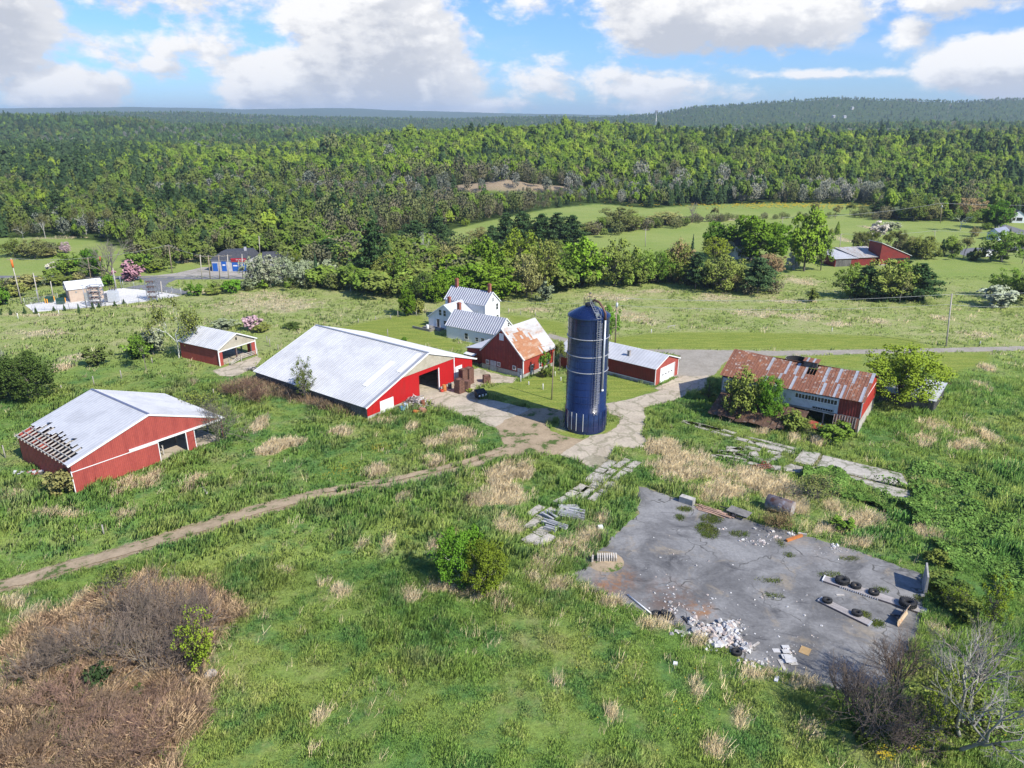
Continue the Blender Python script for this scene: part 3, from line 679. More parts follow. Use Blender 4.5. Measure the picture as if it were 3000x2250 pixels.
# farm track: two worn wheel lines draped over the meadow
def ribbon(name, pts, offs, wid, m, lift=.05, seed=1):
 v = []; f = []; pts = [Vector(p) for p in pts]; P = []
 for a, b in zip(pts[:-1], pts[1:]):
  n = max(1, int((b - a).length / .7)); P += [a.lerp(b, j / n) for j in range(n)]
 P.append(pts[-1])
 for k in range(3):   # soften the corners
  P = [P[0]] + [(P[i - 1] + P[i] * 2 + P[i + 1]) / 4 for i in range(1, len(P) - 1)] + [P[-1]]
 W = 6
 for i, q in enumerate(P):
  d = (P[min(i + 1, len(P) - 1)] - P[max(i - 1, 0)]).normalized(); nn = Vector((-d.y, d.x, 0))
  for j in range(W):
   s = (j / (W - 1) - .5) * wid; e = (float(fbm(q.x / .8 + j, q.y / .8, seed)) - .5) * (.7 if j in (0, W - 1) else .1)
   r = q + nn * (offs + s + e); v.append((r.x, r.y, h1(r.x, r.y) + lift))
 for i in range(len(P) - 1):
  for j in range(W - 1):
   f.append((i * W + j, (i + 1) * W + j, (i + 1) * W + j + 1, i * W + j + 1))
 return tag(link_mesh(name, npmesh(name, np.array(v), np.array(f)[:, ::-1].copy(), [m])), kind='structure')
ribbon('farm_track', trk[:6], 0, 1.75, DIRTM, .08, 3)
ribbon('farm_track', trk[5:], .72, 1.1, DIRTM, .09, 4)
ribbon('farm_track', trk[5:], -.78, 1.0, DIRTM, .09, 5)
# ------------------------------------------------------------------ buildings
WHITE_ROOF = mat('white_roof_metal', (.58, .585, .60), .55, .0, (.50, .505, .52), .25, .4, .62, (1, 1, 1), (.46, .46, .45), 1.3, .62, .8, .05, 1.5, (1.6, .15, 0, 'y'), None, .3)
OLD_ROOF = mat('older_roof_metal', (.58, .585, .60), .55, .0, (.50, .505, .52), .3, .4, .65, (1, 1, 1), (.39, .385, .37), 1.2, .6, .8, .06, 1.5, (1.6, .18, 0, 'y'), None, .3)
SILV_ROOF = mat('seamed_roof_metal', (.26, .275, .335), .5, .2, (.31, .325, .375), .5, .4, .65, var=.06, spec=.5)
SEAM = mat('roof_seam', (.47, .48, .51), .45, .1, var=.04)
SKYL = mat('translucent_panel', (.84, .84, .82), .4, var=.04)
RED_B = mat('bright_red_metal', (.50, .010, .012), .5, 0, (.40, .018, .016), 1.6, .45, .75, (1, 1, .12), (.44, .06, .045), 2.5, .66, .85, var=.08, stripe=(3.6, .28, .5), spec=.35)
RED_F = mat('faded_red_metal', (.37, .072, .056), .65, 0, (.30, .055, .045), 1.2, .4, .7, (1, 1, .15), (.22, .05, .04), 1.6, .6, .85, var=.10, stripe=(4.0, .16, .35))
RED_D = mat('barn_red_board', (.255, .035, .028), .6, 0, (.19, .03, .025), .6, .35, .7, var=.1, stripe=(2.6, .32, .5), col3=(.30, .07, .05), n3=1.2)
RED_G = mat('garage_red_metal', (.23, .03, .025), .55, 0, (.19, .028, .024), .6, var=.08, stripe=(3.0, .25, .4))
BEIGE = mat('fibreglass_panel', (.46, .42, .33), .6, 0, (.38, .34, .26), .5, .4, .65, stripe=(3.4, .18, .3))
TRIM = mat('white_trim', (.72, .72, .71), .55, 0, (.62, .61, .59), 1.2, .5, .75, var=.05)
WDOOR = mat('white_door', (.72, .73, .74), .5, 0, (.64, .64, .64), .8, .5, .75, var=.05)
GREYDOOR = mat('grey_door', (.42, .43, .46), .6, 0, (.34, .34, .36), 2, var=.08)
CONCW = mat('foundation_concrete', (.40, .385, .35), .9, 0, (.27, .26, .24), .9, .4, .65, var=.12, bump=(5, .3))
WEATH = mat('weathered_board', (.135, .125, .115), .85, 0, (.085, .08, .075), 1.2, .4, .6, (1, 1, .25), (.2, .185, .165), 3, var=.18, bump=(14, .4))
GREYB = mat('grey_board', (.25, .235, .21), .85, 0, (.16, .15, .135), 1.5, .4, .62, (.4, .4, 2), (.33, .31, .28), 4, var=.16, bump=(14, .4))
TIMB = mat('raw_timber', (.36, .28, .19), .85, 0, (.26, .2, .14), 2, var=.15)
PALET = mat('bleached_timber', (.50, .46, .41), .85, 0, (.38, .35, .31), 2, var=.15)
CLAP = mat('white_clapboard', (.74, .745, .74), .6, 0, (.68, .68, .665), .8, .45, .7, var=.04)
GREYW = mat('grey_white_board', (.50, .52, .545), .7, 0, (.40, .42, .45), .9, .4, .65, var=.08)
BRICK = mat('chimney_brick', (.33, .115, .075), .9, 0, (.24, .085, .06), 6, var=.18, vscale=8)
GLASS = mat('window_glass', (.018, .022, .028), .12, 0, var=0, spec=.6)
DARK = mat('dark_opening', (.015, .014, .013), .9, 0, var=0)
RUST = mat('rusted_sheet', (.29, .122, .066), .8, .0, (.20, .088, .055), .7, .35, .65, (1, 1, 1), (.42, .35, .30), 1.8, .53, .68, var=.14, vscale=5)
RUST2 = mat('deep_rust_sheet', (.22, .090, .052), .8, .0, (.24, .105, .065), .9, .35, .65, (1, 1, 1), (.38, .30, .25), 2.2, .6, .72, var=.14, vscale=5)
GALV = mat('galvanised_sheet', (.47, .48, .50), .5, .3, (.38, .37, .36), 1.0, .45, .7, (1, 1, 1), (.32, .2, .13), 2.5, .62, .72, var=.1)
HALF = mat('half_rusted_roof', (.50, .49, .47), .55, .1, (.43, .41, .38), .5, .42, .62, (1.0, .35, 1), (.36, .22, .14), 1.2, .50, .74, var=.1)
RUSTSPOT = mat('rusted_roof_patch', (.36, .165, .08), .75, 0, (.44, .32, .23), 1.3, .45, .7, (1, .4, 1), (.30, .12, .055), .9, .5, .7, var=.12)
STEEL = mat('galvanised_steel', (.50, .51, .53), .4, .6, (.42, .43, .45), 3, var=.06)
DKSTEEL = mat('dark_steel', (.06, .06, .065), .5, .4, var=.1)

def each(name, boxes, mt, parent):
 for b in boxes: MB().box(*b).build(name, mt, parent)

class Frame:
 """a building's own axes, and where a measured pixel falls on its walls"""
 def __init__(s, x, y, th, z=0.0): s.o = Vector((x, y, z)); s.th = th; s.u = Vector((math.cos(th), math.sin(th), 0)); s.v = Vector((-math.sin(th), math.cos(th), 0))
 def fr(s, c, px, py, v=0.0):
  d = ray(c, px, py); p0 = Vector((0, 0, CAMH)); q = s.o + s.v * v; k = (q - p0).dot(s.v) / d.dot(s.v); r = p0 + d * k - s.o; return r.dot(s.u), r.z
 def sd(s, c, px, py, u=0.0):
  d = ray(c, px, py); p0 = Vector((0, 0, CAMH)); q = s.o + s.u * u; k = (q - p0).dot(s.u) / d.dot(s.u); r = p0 + d * k - s.o; return r.dot(s.v), r.z
 def T(s, rel): return Matrix.Translation(s.o - Vector(rel)) @ Matrix.Rotation(s.th, 4, 'Z')
def tb(mb, T):
 mb.v = [tuple(T @ Vector(p)) for p in mb.v]; return mb
def frontp(u, z, k, o=0.0): return Vector((u, o - k, z))          # a point k metres proud of a front wall (facing -y)
def opening(parent, kind, axis, a0, a1, z0, z1, off, fm, pm, T=None, fw=.09, bars=0, mull=0, proud=.06, name2='pane'):
 """window or door on a wall. axis 'f': wall y=off facing -y; 'r': x=off facing +x; 'l': x=off facing -x"""
 def bx(mb, p, q, r, s, k0, k1):
  if axis == 'f': mb.box(p, q, off - k1, off - k0, r, s)
  elif axis == 'b': mb.box(p, q, off + k0, off + k1, r, s)
  elif axis == 'r': mb.box(off + k0, off + k1, p, q, r, s)
  else: mb.box(off - k1, off - k0, p, q, r, s)
 m = MB()
 bx(m, a0 - fw, a0, z0 - fw, z1 + fw, .003, proud); bx(m, a1, a1 + fw, z0 - fw, z1 + fw, .003, proud)
 bx(m, a0, a1, z1, z1 + fw, .003, proud + .01); bx(m, a0, a1, z0 - fw, z0, .003, proud + .015)
 for i in range(1, bars + 1):
  zz = z0 + (z1 - z0) * i / (bars + 1); bx(m, a0, a1, zz - .025, zz + .025, .02, proud - .012)
 for i in range(1, mull + 1):
  aa = a0 + (a1 - a0) * i / (mull + 1); bx(m, aa - .025, aa + .025, z0, z1, .02, proud - .014)
 p = MB(); bx(p, a0, a1, z0, z1, .003, .018)
 if T is not None: tb(m, T); tb(p, T)
 o = m.build(kind, fm, parent); p.build(name2, pm, o); return o

# ---- the wide faded red cattle shed at the left
fA = Frame(-54.68, 81.1, .931)
A = thing('cattle_shed', 'wide faded red shed at the left, roof sheets torn off along its left eave', 'shed', fA.o, fA.th)
W, L, rx, he, hr, he2 = 20.7, 15.65, 10.48, 3.82, 7.19, 3.27
zl = lambda x: he + (hr - he) * (x + .35) / (rx + .35) if x <= rx else hr + (he2 - hr) * (x - rx) / (W + .35 - rx)
u1 = fA.fr('c1', 1148, 1280)[0]; u2 = fA.fr('c1', 1345, 1210)[0]; u3 = fA.fr('c1', 1405, 1190)[0]; zt = 2.95
m = MB(); wall(m, (0, 0, 0), (1, 0, 0), [(0, zl(0) - .12), (rx, hr - .1), (W, zl(W) - .12)], -.5, [(u1, u2, -.5, zt), (u3, W - .15, -.5, zt)]); m.build('front_wall', RED_F, A)
m = MB(); wall(m, (0, L, 0), (0, -1, 0), [(0, zl(0) - .12), (L - .15, zl(0) - .12)], -.5); m.build('side_wall', RED_F, A)
m = MB(); wall(m, (W, L, 0), (-1, 0, 0), [(0, zl(W) - .12), (W - rx, hr - .1), (W - .15, zl(0) - .12)], -.5, [(.3, 5, -.5, 2.4), (9, 13, -.5, 2.4)]); m.build('back_wall', RED_F, A)
each('post', [(W - .25, W - .02, y - .11, y + .11, -.5, zl(W) - .2) for y in (.13, 3.9, 7.8, 11.7, L - .1)], GREYB, A)
for x in (5.2, 10.4, 15.6):
 each('post', [(x - .1, x + .1, y - .1, y + .1, -.5, zl(x) - .43) for y in (4, 8, 12)], TIMB, A)
 m = MB(); m.bar((x, .2, zl(x) - .3), (x, L - .2, zl(x) - .3), .12, .25); m.build('beam', TIMB, A)
m = MB(); m.bar((12.2, 1.4, .9), (12.2, 12, .9), .1, .12); m.bar((12.2, 1.4, 1.5), (12.2, 12, 1.5), .1, .12)
for y in np.arange(1.5, 12, 1.3): m.box(12.28, 12.4, y, y + .1, 0, 1.6)
m.build('feed_rail', PALET, A)
m = MB(); m.box(.2, W - .3, .16, L - .3, -.3, .03); m.build('floor_slab', CONC, A)
m = MB(); m.box(.16, .2, .2, L - .2, 0, 3.5); m.box(.2, W - .3, L - .24, L - .2, 2.5, 3.1); m.build('inner_shade_panel', mat('painted_shade', (.035, .03, .035), .9), A)  # dark sheets added inside to paint the shade seen through the roof gaps
m = MB(); m.box(-.05, .02 + u1 - .1, -.10, -.02, -.35, zt - .06); d = m.build('sliding_door', RED_F, A)
m = MB(); m.box(-.16, -.05, -.15, -.02, -.35, zt + .02); m.box(-.05, u1 - .1, -.14, -.101, zt - .16, zt - .06); m.box(u1 - .1, u1, -.13, -.02, -.35, zt - .05); m.build('door_trim', TRIM, d)
m = MB(); m.box(u2 + .02, u3 - .1, -.10, -.02, .02, zt - .06); d = m.build('sliding_door', RED_F, A)
m = MB(); m.box(u2 - .1, u2 + .02, -.13, -.02, .0, zt - .05); m.box(u3 - .1, u3, -.13, -.02, .02, zt - .05); m.build('door_trim', TRIM, d)
m = MB(); m.box(fA.fr('c1', 915, 1225)[0], W + .1, -.2, -.02, zt + .0, zt + .26); m.build('door_track', TRIM, A)
m = MB(); m.bar((-.4, -.1, zl(-.35) - .1), (rx, -.1, hr - .1), .14, .22); m.bar((rx, -.1, hr - .1), (W + .4, -.1, zl(W + .35) - .1), .14, .22); m.build('verge_trim', TRIM, A)
# left slope laid in strips; along the eave the sheets are torn off and rafters and purlins show
m = MB(); N = 26; e0 = Vector((-.35, -.12, he)); r0 = Vector((rx, -.12, hr)); rs = np.random.RandomState(5)
cut = []
for i in range(N):
 f = i / N
 k = 0.0 if f < .07 else (.15 + .13 * rs.rand() + (.16 * rs.rand() if .3 < f < .85 else 0))
 if f > .86: k = .17 + .05 * rs.rand()
 cut.append(k)
for i in range(N):
 y0, y1 = -.12 + (L + .24) * i / N, -.12 + (L + .24) * (i + 1) / N
 def P(s, y, dz=0): return Vector((-.35 + (rx + .35) * s, y, he + (hr - he) * s + dz))
 k = cut[i]
 m.cur = 0 if (k > 0 or i < 3) else 0
 for sa, sb, mi in ((k, .44, 0), (.44, 1.0, 1)):
  m.cur = mi; slab(m, P(sb, y1), P(sb, y0), P(sa, y0), P(sa, y1), .05)
  al = Vector((0, .035, 0)); n = Vector((-(hr - he), 0, rx + .35)).normalized() * .05; a, b = P(sa, y0) + n * .04, P(sb, y0) + n * .04
  for q in (0, (y1 - y0) / 2):
   dq = Vector((0, q, 0)); m.add([a - al + dq, a + al + dq, b + al + dq, b - al + dq, a + n + dq, b + n + dq], ((0, 4, 5, 3), (4, 1, 2, 5)))
 if k > .25 and rs.rand() < .35:    # curled loose sheet end
  m.cur = 0; a = P(k, y0 + .05); b = P(k, y1 - .05); m.quad(a, b, b + Vector((-.5, .1, .12)), a + Vector((-.6, .05, .25)))
rs_ = m.build('roof_slope', [WHITE_ROOF, OLD_ROOF], A)
m = MB()
for s in (.015, .10, .19, .28, .37): m.bar(P(s, -.1, -.12), P(s, L + .1, -.12), .09, .14)
for y in np.arange(.3, L, 1.02): m.bar(P(.0, y, -.20), P(.5, y, -.20), .10, .16)
m.build('purlins', PALET, rs_)
m = MB(); slope(m, (W + .35, -.12, he2), (W + .35, L + .12, he2), (rx, L + .12, hr), (rx, -.12, hr), .05, .62, .06, .045); m.build('roof_slope', WHITE_ROOF, A)
m = MB(); m.bar((rx, -.14, hr + .05), (rx, L + .14, hr + .05), .34, .07); m.build('ridge_cap', mat('blue_grey_cap', (.16, .18, .27), .5, .2), A)

# ---- the big bright red barn with the broad white roof
fB = Frame(-22.5, 104.86, .926)
B = thing('big_barn', 'largest barn, bright red front and broad white metal roof, door standing open', 'barn', fB.o, fB.th)
W, L, rx, he, hr, he2 = 25.38, 28.9, 14.08, 2.0, 7.32, 3.09
zl = lambda x: he + (hr - he) * (x + .4) / (rx + .4) if x <= rx else hr + (he2 - hr) * (x - rx) / (W + 1.2 - rx)
ul, ur = fB.fr('c2', 1299, 930)[0], fB.fr('c2', 1436, 890)[0]; zd = fB.fr('c2', 1365, 836)[1]
zb = (fB.fr('c2', 1160, 878)[1] + fB.fr('c2', 1540, 747)[1]) / 2; ub = fB.fr('c2', 1550, 850)[0]
xa = -.4 + (zb + .15 - he) / (hr - he) * (rx + .4); xb = ub
wl, wr = fB.fr('c2', 1017, 1090)[0], fB.fr('c2', 1110, 1065)[0]; zw = fB.fr('c2', 1062, 1032)[1]
ql, qr = fB.fr('c2', 1558, 840)[0], fB.fr('c2', 1603, 825)[0]; zq = fB.fr('c2', 1580, 792)[1]
m = MB(); wall(m, (0, 0, 0), (1, 0, 0), [(0, zl(0) - .15), (xa, zb), (xb - .05, zb), (xb, zl(xb) - .12), (W, zl(W) - .12)], .45, [(ul, ur, .45, zd)]); m.build('front_wall', RED_B, B)
m = MB(); wall(m, (0, -.03, 0), (1, 0, 0), [(0, .45), (ul, .45)], -.3, (), .2); wall(m, (ur, -.03, 0), (1, 0, 0), [(0, .45), (W - ur, .45)], -.3, (), .2); m.build('foundation', CONCW, B)
m = MB(); wall(m, (xa, .03, 0), (1, 0, 0), [(0, zb + .01), (rx - xa, hr - .1), (xb - xa, zl(xb) - .12)], zb, ()); m.build('gable_panel', BEIGE, B)
m = MB(); wall(m, (0, L, 0), (0, -1, 0), [(0, 1.95), (L - .15, 1.95)], -.3)
for z in (.3, .62, .94, 1.26, 1.58): m.box(-.035, -.003, .1, L - .1, z, z + .26)
m.build('side_wall', WEATH, B)
m = MB(); wall(m, (W, .15, 0), (0, 1, 0), [(0, zl(W) - .12), (L - .15, zl(W) - .12)], -.3); m.build('side_wall', RED_B, B)
m = MB(); wall(m, (W, L, 0), (-1, 0, 0), [(0.15, zl(W) - .12), (W - rx, hr - .1), (W - .15, zl(0) - .15)], -.3); m.build('back_wall', WEATH, B)
m = MB(); m.box(.2, W - .2, .2, L - .2, -.2, .035); m.box(ul, ur, -.3, .2, -.2, .04); m.build('floor_slab', CONC, B)
def leafdoor(a, b, z0, z1, nm, mt, par, k=.07):
 m = MB(); m.box(a, b, -k, -.004 - .03, z0, z1); o = m.build(nm, mt, par)
 m = MB(); m.box(a - .06, a, -k - .02, -.034, z0, z1 + .06); m.box(b, b + .06, -k - .02, -.034, z0, z1 + .06); m.box(a, b, -k - .02, -.034, z1, z1 + .06); m.build('door_trim', TRIM, o); return o
leafdoor(wl, wr, .1, zw, 'side_door', WDOOR, B); leafdoor(ql, qr, .1, zq, 'side_door', WDOOR, B)
m = MB(); m.box(ur, ur + .22, -.09, .16, .05, zd + .1); m.box(ub - .1, ub + .1, -.08, -.035, .45, zl(ub) - .2); m.bar((-.4, -.16, zl(-.4) - .08), (rx, -.16, hr - .05), .1, .26); m.bar((rx, -.16, hr - .05), (W + 1.2, -.16, zl(W + 1.2) - .05), .1, .26); m.build('white_trim', TRIM, B)
each('post', [(x - .12, x + .12, y - .12, y + .12, 0, 4.2) for x, y in ((ul + 1.0, 3.0), (ul + 1.0, 9), (ul + 4, 9), (ur - .5, 6), (ur + 2, 12), (ul - 3, 6))], TIMB, B)
m = MB(); m.bar((ul - 3.0, 2.0, 1.6), (ul + 3.6, 4.2, 2.9), .16, .1); m.build('hay_elevator', PALET, B)
P = lambda x, y: Vector((x, y, zl(x)))
for nm, x0, x1, y0, y1, mm in (('roof_slope', -.4, rx, -.18, L - 5.5, WHITE_ROOF), ('roof_slope', -.4, rx, L - 5.5, L + .15, OLD_ROOF)):
 m = MB(); slope(m, P(x0, y1) + V(0, -.004, 0), P(x0, y0), P(x1, y0), P(x1, y1) + V(0, -.004, 0), .07, .40, .07, .055); m.build(nm, mm, B)
m = MB(); slope(m, P(W + 1.2, -.18), P(W + 1.2, L + .15), P(rx, L + .15), P(rx, -.18), .07, .40, .07, .055); m.build('roof_slope', WHITE_ROOF, B)
m = MB(); n = Vector((-(hr - he), 0, rx + .4)).normalized()
for a, b in (((905, 905), (1068, 778)), ((1148, 830), (1330, 690))):
 y0 = 3.9 if a[0] == 905 else .8
 x0, x1 = (3.6, 10.2) if a[0] == 905 else (8.3, 13.4)
 p = [P(x0, y0 + 1.0) + n * .075, P(x0, y0) + n * .075, P(x1, y0) + n * .075, P(x1, y0 + 1.0) + n * .075]; slab(m, *p, .012)
m.build('skylight_panels', SKYL, B)
m = MB(); p = [P(-.4, .5) + n * .07, P(-.4, -.17) + n * .07, P(rx, -.17) + n * .07, P(rx, .5) + n * .07]; slab(m, *p, .012); m.build('verge_flashing', mat('grey_flashing', (.36, .37, .40), .5, .2), B)
m = MB(); m.bar((rx, -.2, hr + .06), (rx, L + .16, hr + .06), .42, .06); m.build('ridge_cap', STEEL, B)

# ---- small open shed behind
fC = Frame(-55.38, 130.76, 1.047)
C = thing('open_shed', 'small red open-fronted shed with pale gable, behind the white birch', 'shed', fC.o, fC.th)
W, L, he, hr = 8.76, 11.1, 3.37, 5.49
c0 = fC.fr('c1', 1592, 600)[0] + .25
m = MB(); wall(m, (0, 0, 0), (1, 0, 0), [(0, he), (W, he)], -.3, [(.9, 4.05, -.3, 2.75), (4.3, 6.9, -.3, 2.75), (6.9, 7.6, -.3, 2.75)]); m.build('front_wall', RED_F, C)
m = MB(); wall(m, (0, -.02, 0), (1, 0, 0), [(0, he + .02), (W / 2, hr - .1), (W, he + .02)], 2.72); m.build('gable_panel', BEIGE, C)
m = MB(); m.box(W / 2 - .15, W / 2 + .2, -.06, -.025, 4.1, 4.6); m.build('gable_vent', DARK, C)
m = MB(); wall(m, (0, L, 0), (0, -1, 0), [(0, he), (L - .15, he)], -.3); m.build('side_wall', RED_F, C)
m = MB(); wall(m, (W, .15, 0), (0, 1, 0), [(0, he), (2.0, he)], -.3); wall(m, (W, .15, 0), (0, 1, 0), [(2.0, he), (L - .15, he)], 2.6); m.build('side_wall', RED_F, C)
m = MB(); wall(m, (W, L, 0), (-1, 0, 0), [(0, he), (W / 2, hr - .1), (W - .15, he)], -.3, [(1, 7.4, -.3, 2.5)]); m.build('back_wall', RED_F, C)
each('post', [(x - .11, x + .11, y - .11, y + .11, -.2, 3.1) for x, y in ((4.17, .1), (7.7, .1), (4.2, 5.5), (W - .2, 4), (W - .2, 7.5), (W - .2, L - .2))], WEATH, C)
m = MB()
for z in (.45, .8, 1.15): m.bar((1.2, -1.6, z * .6), (4, -.9, z), .06, .12); m.bar((4.4, -.7, z), (8.2, -.4, z * .8), .06, .12)
for x in (1.3, 4.1, 8.1): m.box(x, x + .12, -1.1, -.98, -.1, 1.5)
m.build('pen_gate', PALET, C)
m = MB(); m.box(-.12, .1, -.1, -.025, 0, he - .1); m.box(W - .1, W + .1, -.1, -.025, 0, he - .1); m.bar((-.35, -.36, he - .1), (W / 2, -.36, hr - .02), .1, .22); m.bar((W / 2, -.36, hr - .02), (W + .35, -.36, he - .1), .1, .22); m.box(-.1, W + .1, -.09, -.03, 2.68, 2.86); m.build('white_trim', TRIM, C)
m = MB(); slope(m, (-.35, L + .3, he - .05), (-.35, -.32, he - .05), (W / 2, -.32, hr), (W / 2, L + .3, hr), .06, .45, .06, .04); m.build('roof_slope', OLD_ROOF, C)
m = MB(); slope(m, (W + .35, -.32, he - .05), (W + .35, L + .3, he - .05), (W / 2, L + .3, hr), (W / 2, -.32, hr), .06, .45, .06, .04); m.build('roof_slope', OLD_ROOF, C)
m = MB(); m.box(.2, W - .2, .2, L - .2, -.2, .035); m.build('floor_slab', CONC, C)

# ---- red gable barn with the half rusted roof
fD = Frame(-5.62, 129.9, -.669)
D = thing('red_barn', 'dark red gable barn with steep half-rusted roof beside the farmhouse', 'barn', fD.o, fD.th)
W, L, he, hr = 9.71, 9.8, 3.6, 8.42
m = MB(); wall(m, (0, 0, 0), (1, 0, 0), [(0, he - .1), (W / 2, hr - .12), (W, he - .1)], .95); m.build('front_wall', RED_D, D)
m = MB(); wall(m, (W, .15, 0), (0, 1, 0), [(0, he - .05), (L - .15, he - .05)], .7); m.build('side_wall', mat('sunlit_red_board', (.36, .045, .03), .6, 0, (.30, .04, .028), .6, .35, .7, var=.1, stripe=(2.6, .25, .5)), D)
m = MB(); wall(m, (0, L, 0), (0, -1, 0), [(0, he - .05), (L - .15, he - .05)], .7); wall(m, (W, L, 0), (-1, 0, 0), [(0.15, he - .1), (W / 2, hr - .12), (W - .15, he - .1)], .7); m.build('back_wall', RED_D, D)
m = MB(); wall(m, (-.05, -.06, 0), (1, 0, 0), [(0, .95), (W + .1, .95)], -.4, (), .2); wall(m, (W + .06, .14, 0), (0, 1, 0), [(0, .7), (L - .1, .7)], -.4, (), .2); wall(m, (-.05, L, 0), (0, -1, 0), [(0, .7), (L - .15, .7)], -.4, (), .2); m.build('foundation', CONCW, D)
for px_, py_ in ((632, 718), (723, 738), (848, 767)):
 u, z = fD.fr('c3', px_, py_); opening(D, 'window', 'f', u - .28, u + .28, z - .3, z + .3, 0, TRIM, GLASS, None, .1, 0, 1)
u, z = fD.fr('c3', 745, 518); opening(D, 'window', 'f', u - .38, u + .38, z - .5, z + .55, 0, TRIM, mat('white_shutter', (.6, .61, .64), .6), None, .12, 2, 1, name2='shutter')
for xa, xb, zz in ((655, 703, 712), (875, 911, 762)):
 a = fD.fr('c3', xa, 750 if xa < 700 else 800, -.06)[0]; b = fD.fr('c3', xb, 760 if xa < 700 else 805, -.06)[0]
 m = MB(); m.box(a, b, -.13, -.065, .02, 2.0 if xa < 700 else 1.75); o = m.build('door', GREYDOOR, D)
 m = MB(); m.box((a + b) / 2 - .02, (a + b) / 2 + .02, -.145, -.131, .05, 1.9 if xa < 700 else 1.7); m.box(a, b, -.15, -.131, 1.0, 1.08); m.build('door_gap_shade', mat('door_shadow_gap', (.2, .2, .22), .8), o)  # dark strips paint the shadow gaps in the door
for px_, py_ in ((990, 767), (1057, 738), (1120, 706)):
 v, z = fD.sd('c3', px_, py_, W); opening(D, 'window', 'r', v - .26, v + .26, z - .55, z + .55, W, TRIM, GLASS, None, .1, 1, 0)
m = MB(); m.box(W - .12, W + .04, -.04, -.003, .95, he - .2); m.box(W + .003, W + .05, -.0, .16, .75, he - .1); m.bar((-.35, -.2, he - .18), (W / 2, -.2, hr), .14, .2); m.bar((W / 2, -.2, hr), (W + .35, -.2, he - .18), .14, .2); m.build('white_trim', TRIM, D)
m = MB(); slope(m, (-.35, L + .25, he - .12), (-.35, -.28, he - .12), (W / 2, -.28, hr + .03), (W / 2, L + .25, hr + .03), .06, .6, .05, .03); m.build('roof_slope', HALF, D)
m = MB(); E0, E1, R1, R0 = V(W + .35, -.28, he - .12), V(W + .35, L + .25, he - .12), V(W / 2, L + .25, hr + .03), V(W / 2, -.28, hr + .03)
NC, NR = 22, 9; rs = np.random.RandomState(3)
for i in range(NC):
 for j in range(NR):
  q = lambda a, b: E0.lerp(E1, a).lerp(R0.lerp(R1, a), b)
  f, s = (i + .5) / NC, (j + .5) / NR; m.cur = 1 if rs.rand() < (1.15 - 2.2 * max(0, s - .42) - 5 * max(0, f - .46) - 12 * max(0, .08 - f)) * (s < .85) + .05 else 0
  slab(m, q(i / NC, j / NR), q((i + 1) / NC, j / NR), q((i + 1) / NC, (j + 1) / NR + .004), q(i / NC, (j + 1) / NR + .004), .05 + .004 * (j % 2) + .003 * (i % 2))
m.build('roof_slope', [HALF, RUSTSPOT], D)
# lean-to on its left, with a small awning
m = MB(); slope(m, (-4.9, 8.6, 2.9), (-4.9, .9, 2.9), (-.36, .9, 3.55), (-.36, 8.6, 3.55), .1, 0); lt = m.build('lean_to_roof', WHITE_ROOF, D)
m = MB(); wall(m, (-4.7, 1.1, 0), (1, 0, 0), [(0, 2.8), (4.6, 3.4)], -.3); wall(m, (-4.7, 8.4, 0), (0, -1, 0), [(0, 2.8), (7.15, 2.8)], -.3); m.build('lean_to_wall', RED_G, D)
opening(D, 'window', 'f', -.75, -.4, 2.2, 2.9, 1.1, TRIM, GLASS, None, .08)
m = MB(); slab(m, (-4.8, .98, 2.05), (-4.8, .1, 1.85), (-2.2, .1, 1.85), (-2.2, .98, 2.05), .09); m.build('awning', TRIM, D)

# ---- long low garage, with the older cross wing behind the silo
fE = Frame(25.03, 119.84, .861)
E_ = thing('garage', 'long low red garage with white overhead door and white roof', 'garage', fE.o, fE.th)
W, L, he, hr = 8.16, 13.6, 3.26, 4.75
a = fE.fr('c3', 2030, 830)[0]; b = fE.fr('c3', 2143, 780)[0]
m = MB(); wall(m, (0, 0, 0), (1, 0, 0), [(0, he - .1), (W / 2, hr - .1), (W, he - .1)], -.2, [(a, b, -.2, 2.72)]); m.build('front_wall', mat('pale_red_metal', (.40, .085, .065), .55, 0, (.34, .07, .055), .6, var=.08, stripe=(3, .22, .4)), E_)
m = MB(); wall(m, (0, L, 0), (0, -1, 0), [(0, he - .05), (L - .15, he - .05)], .55); m.build('side_wall', RED_G, E_)
m = MB(); m.box(-.06, .1, .0, L, -.3, .55); m.build('foundation', CONCW, E_)
m = MB(); wall(m, (W, .15, 0), (0, 1, 0), [(0, he - .05), (L - .15, he - .05)], -.2); wall(m, (W, L, 0), (-1, 0, 0), [(.15, he - .1), (W / 2, hr - .1), (W - .15, he - .1)], -.2); m.build('back_wall', RED_G, E_)
m = MB()
for i in range(5):
 z0 = .02 + i * .54; m.box(a + .02, b - .02, .03, .09, z0, z0 + .525)
dr = m.build('overhead_door', WDOOR, E_)
each('door_window', [(a + (b - a) * (.16 + .21 * i), a + (b - a) * (.16 + .21 * i) + .42, .012, .028, 1.25, 1.47) for i in range(4)], GLASS, dr)
m = MB(); m.box(a - .1, a, -.05, -.003, 0, 2.8); m.box(b, b + .1, -.05, -.003, 0, 2.8); m.box(a, b, -.05, -.003, 2.72, 2.82); m.box(-.07, .1, -.06, -.003, 0, he - .12); m.box(W - .1, W + .07, -.06, -.003, 0, he - .12); m.bar((-.32, -.22, he - .1), (W / 2, -.22, hr), .1, .2); m.bar((W / 2, -.22, hr), (W + .32, -.22, he - .1), .1, .2); m.box(-.09, -.003, .2, L - 1, .50, .60); m.build('white_trim', TRIM, E_)
m = MB(); slope(m, (-.32, L, he - .05), (-.32, -.24, he - .05), (W / 2, -.24, hr + .02), (W / 2, L, hr + .02), .06); sl = m.build('roof_slope', WHITE_ROOF, E_)
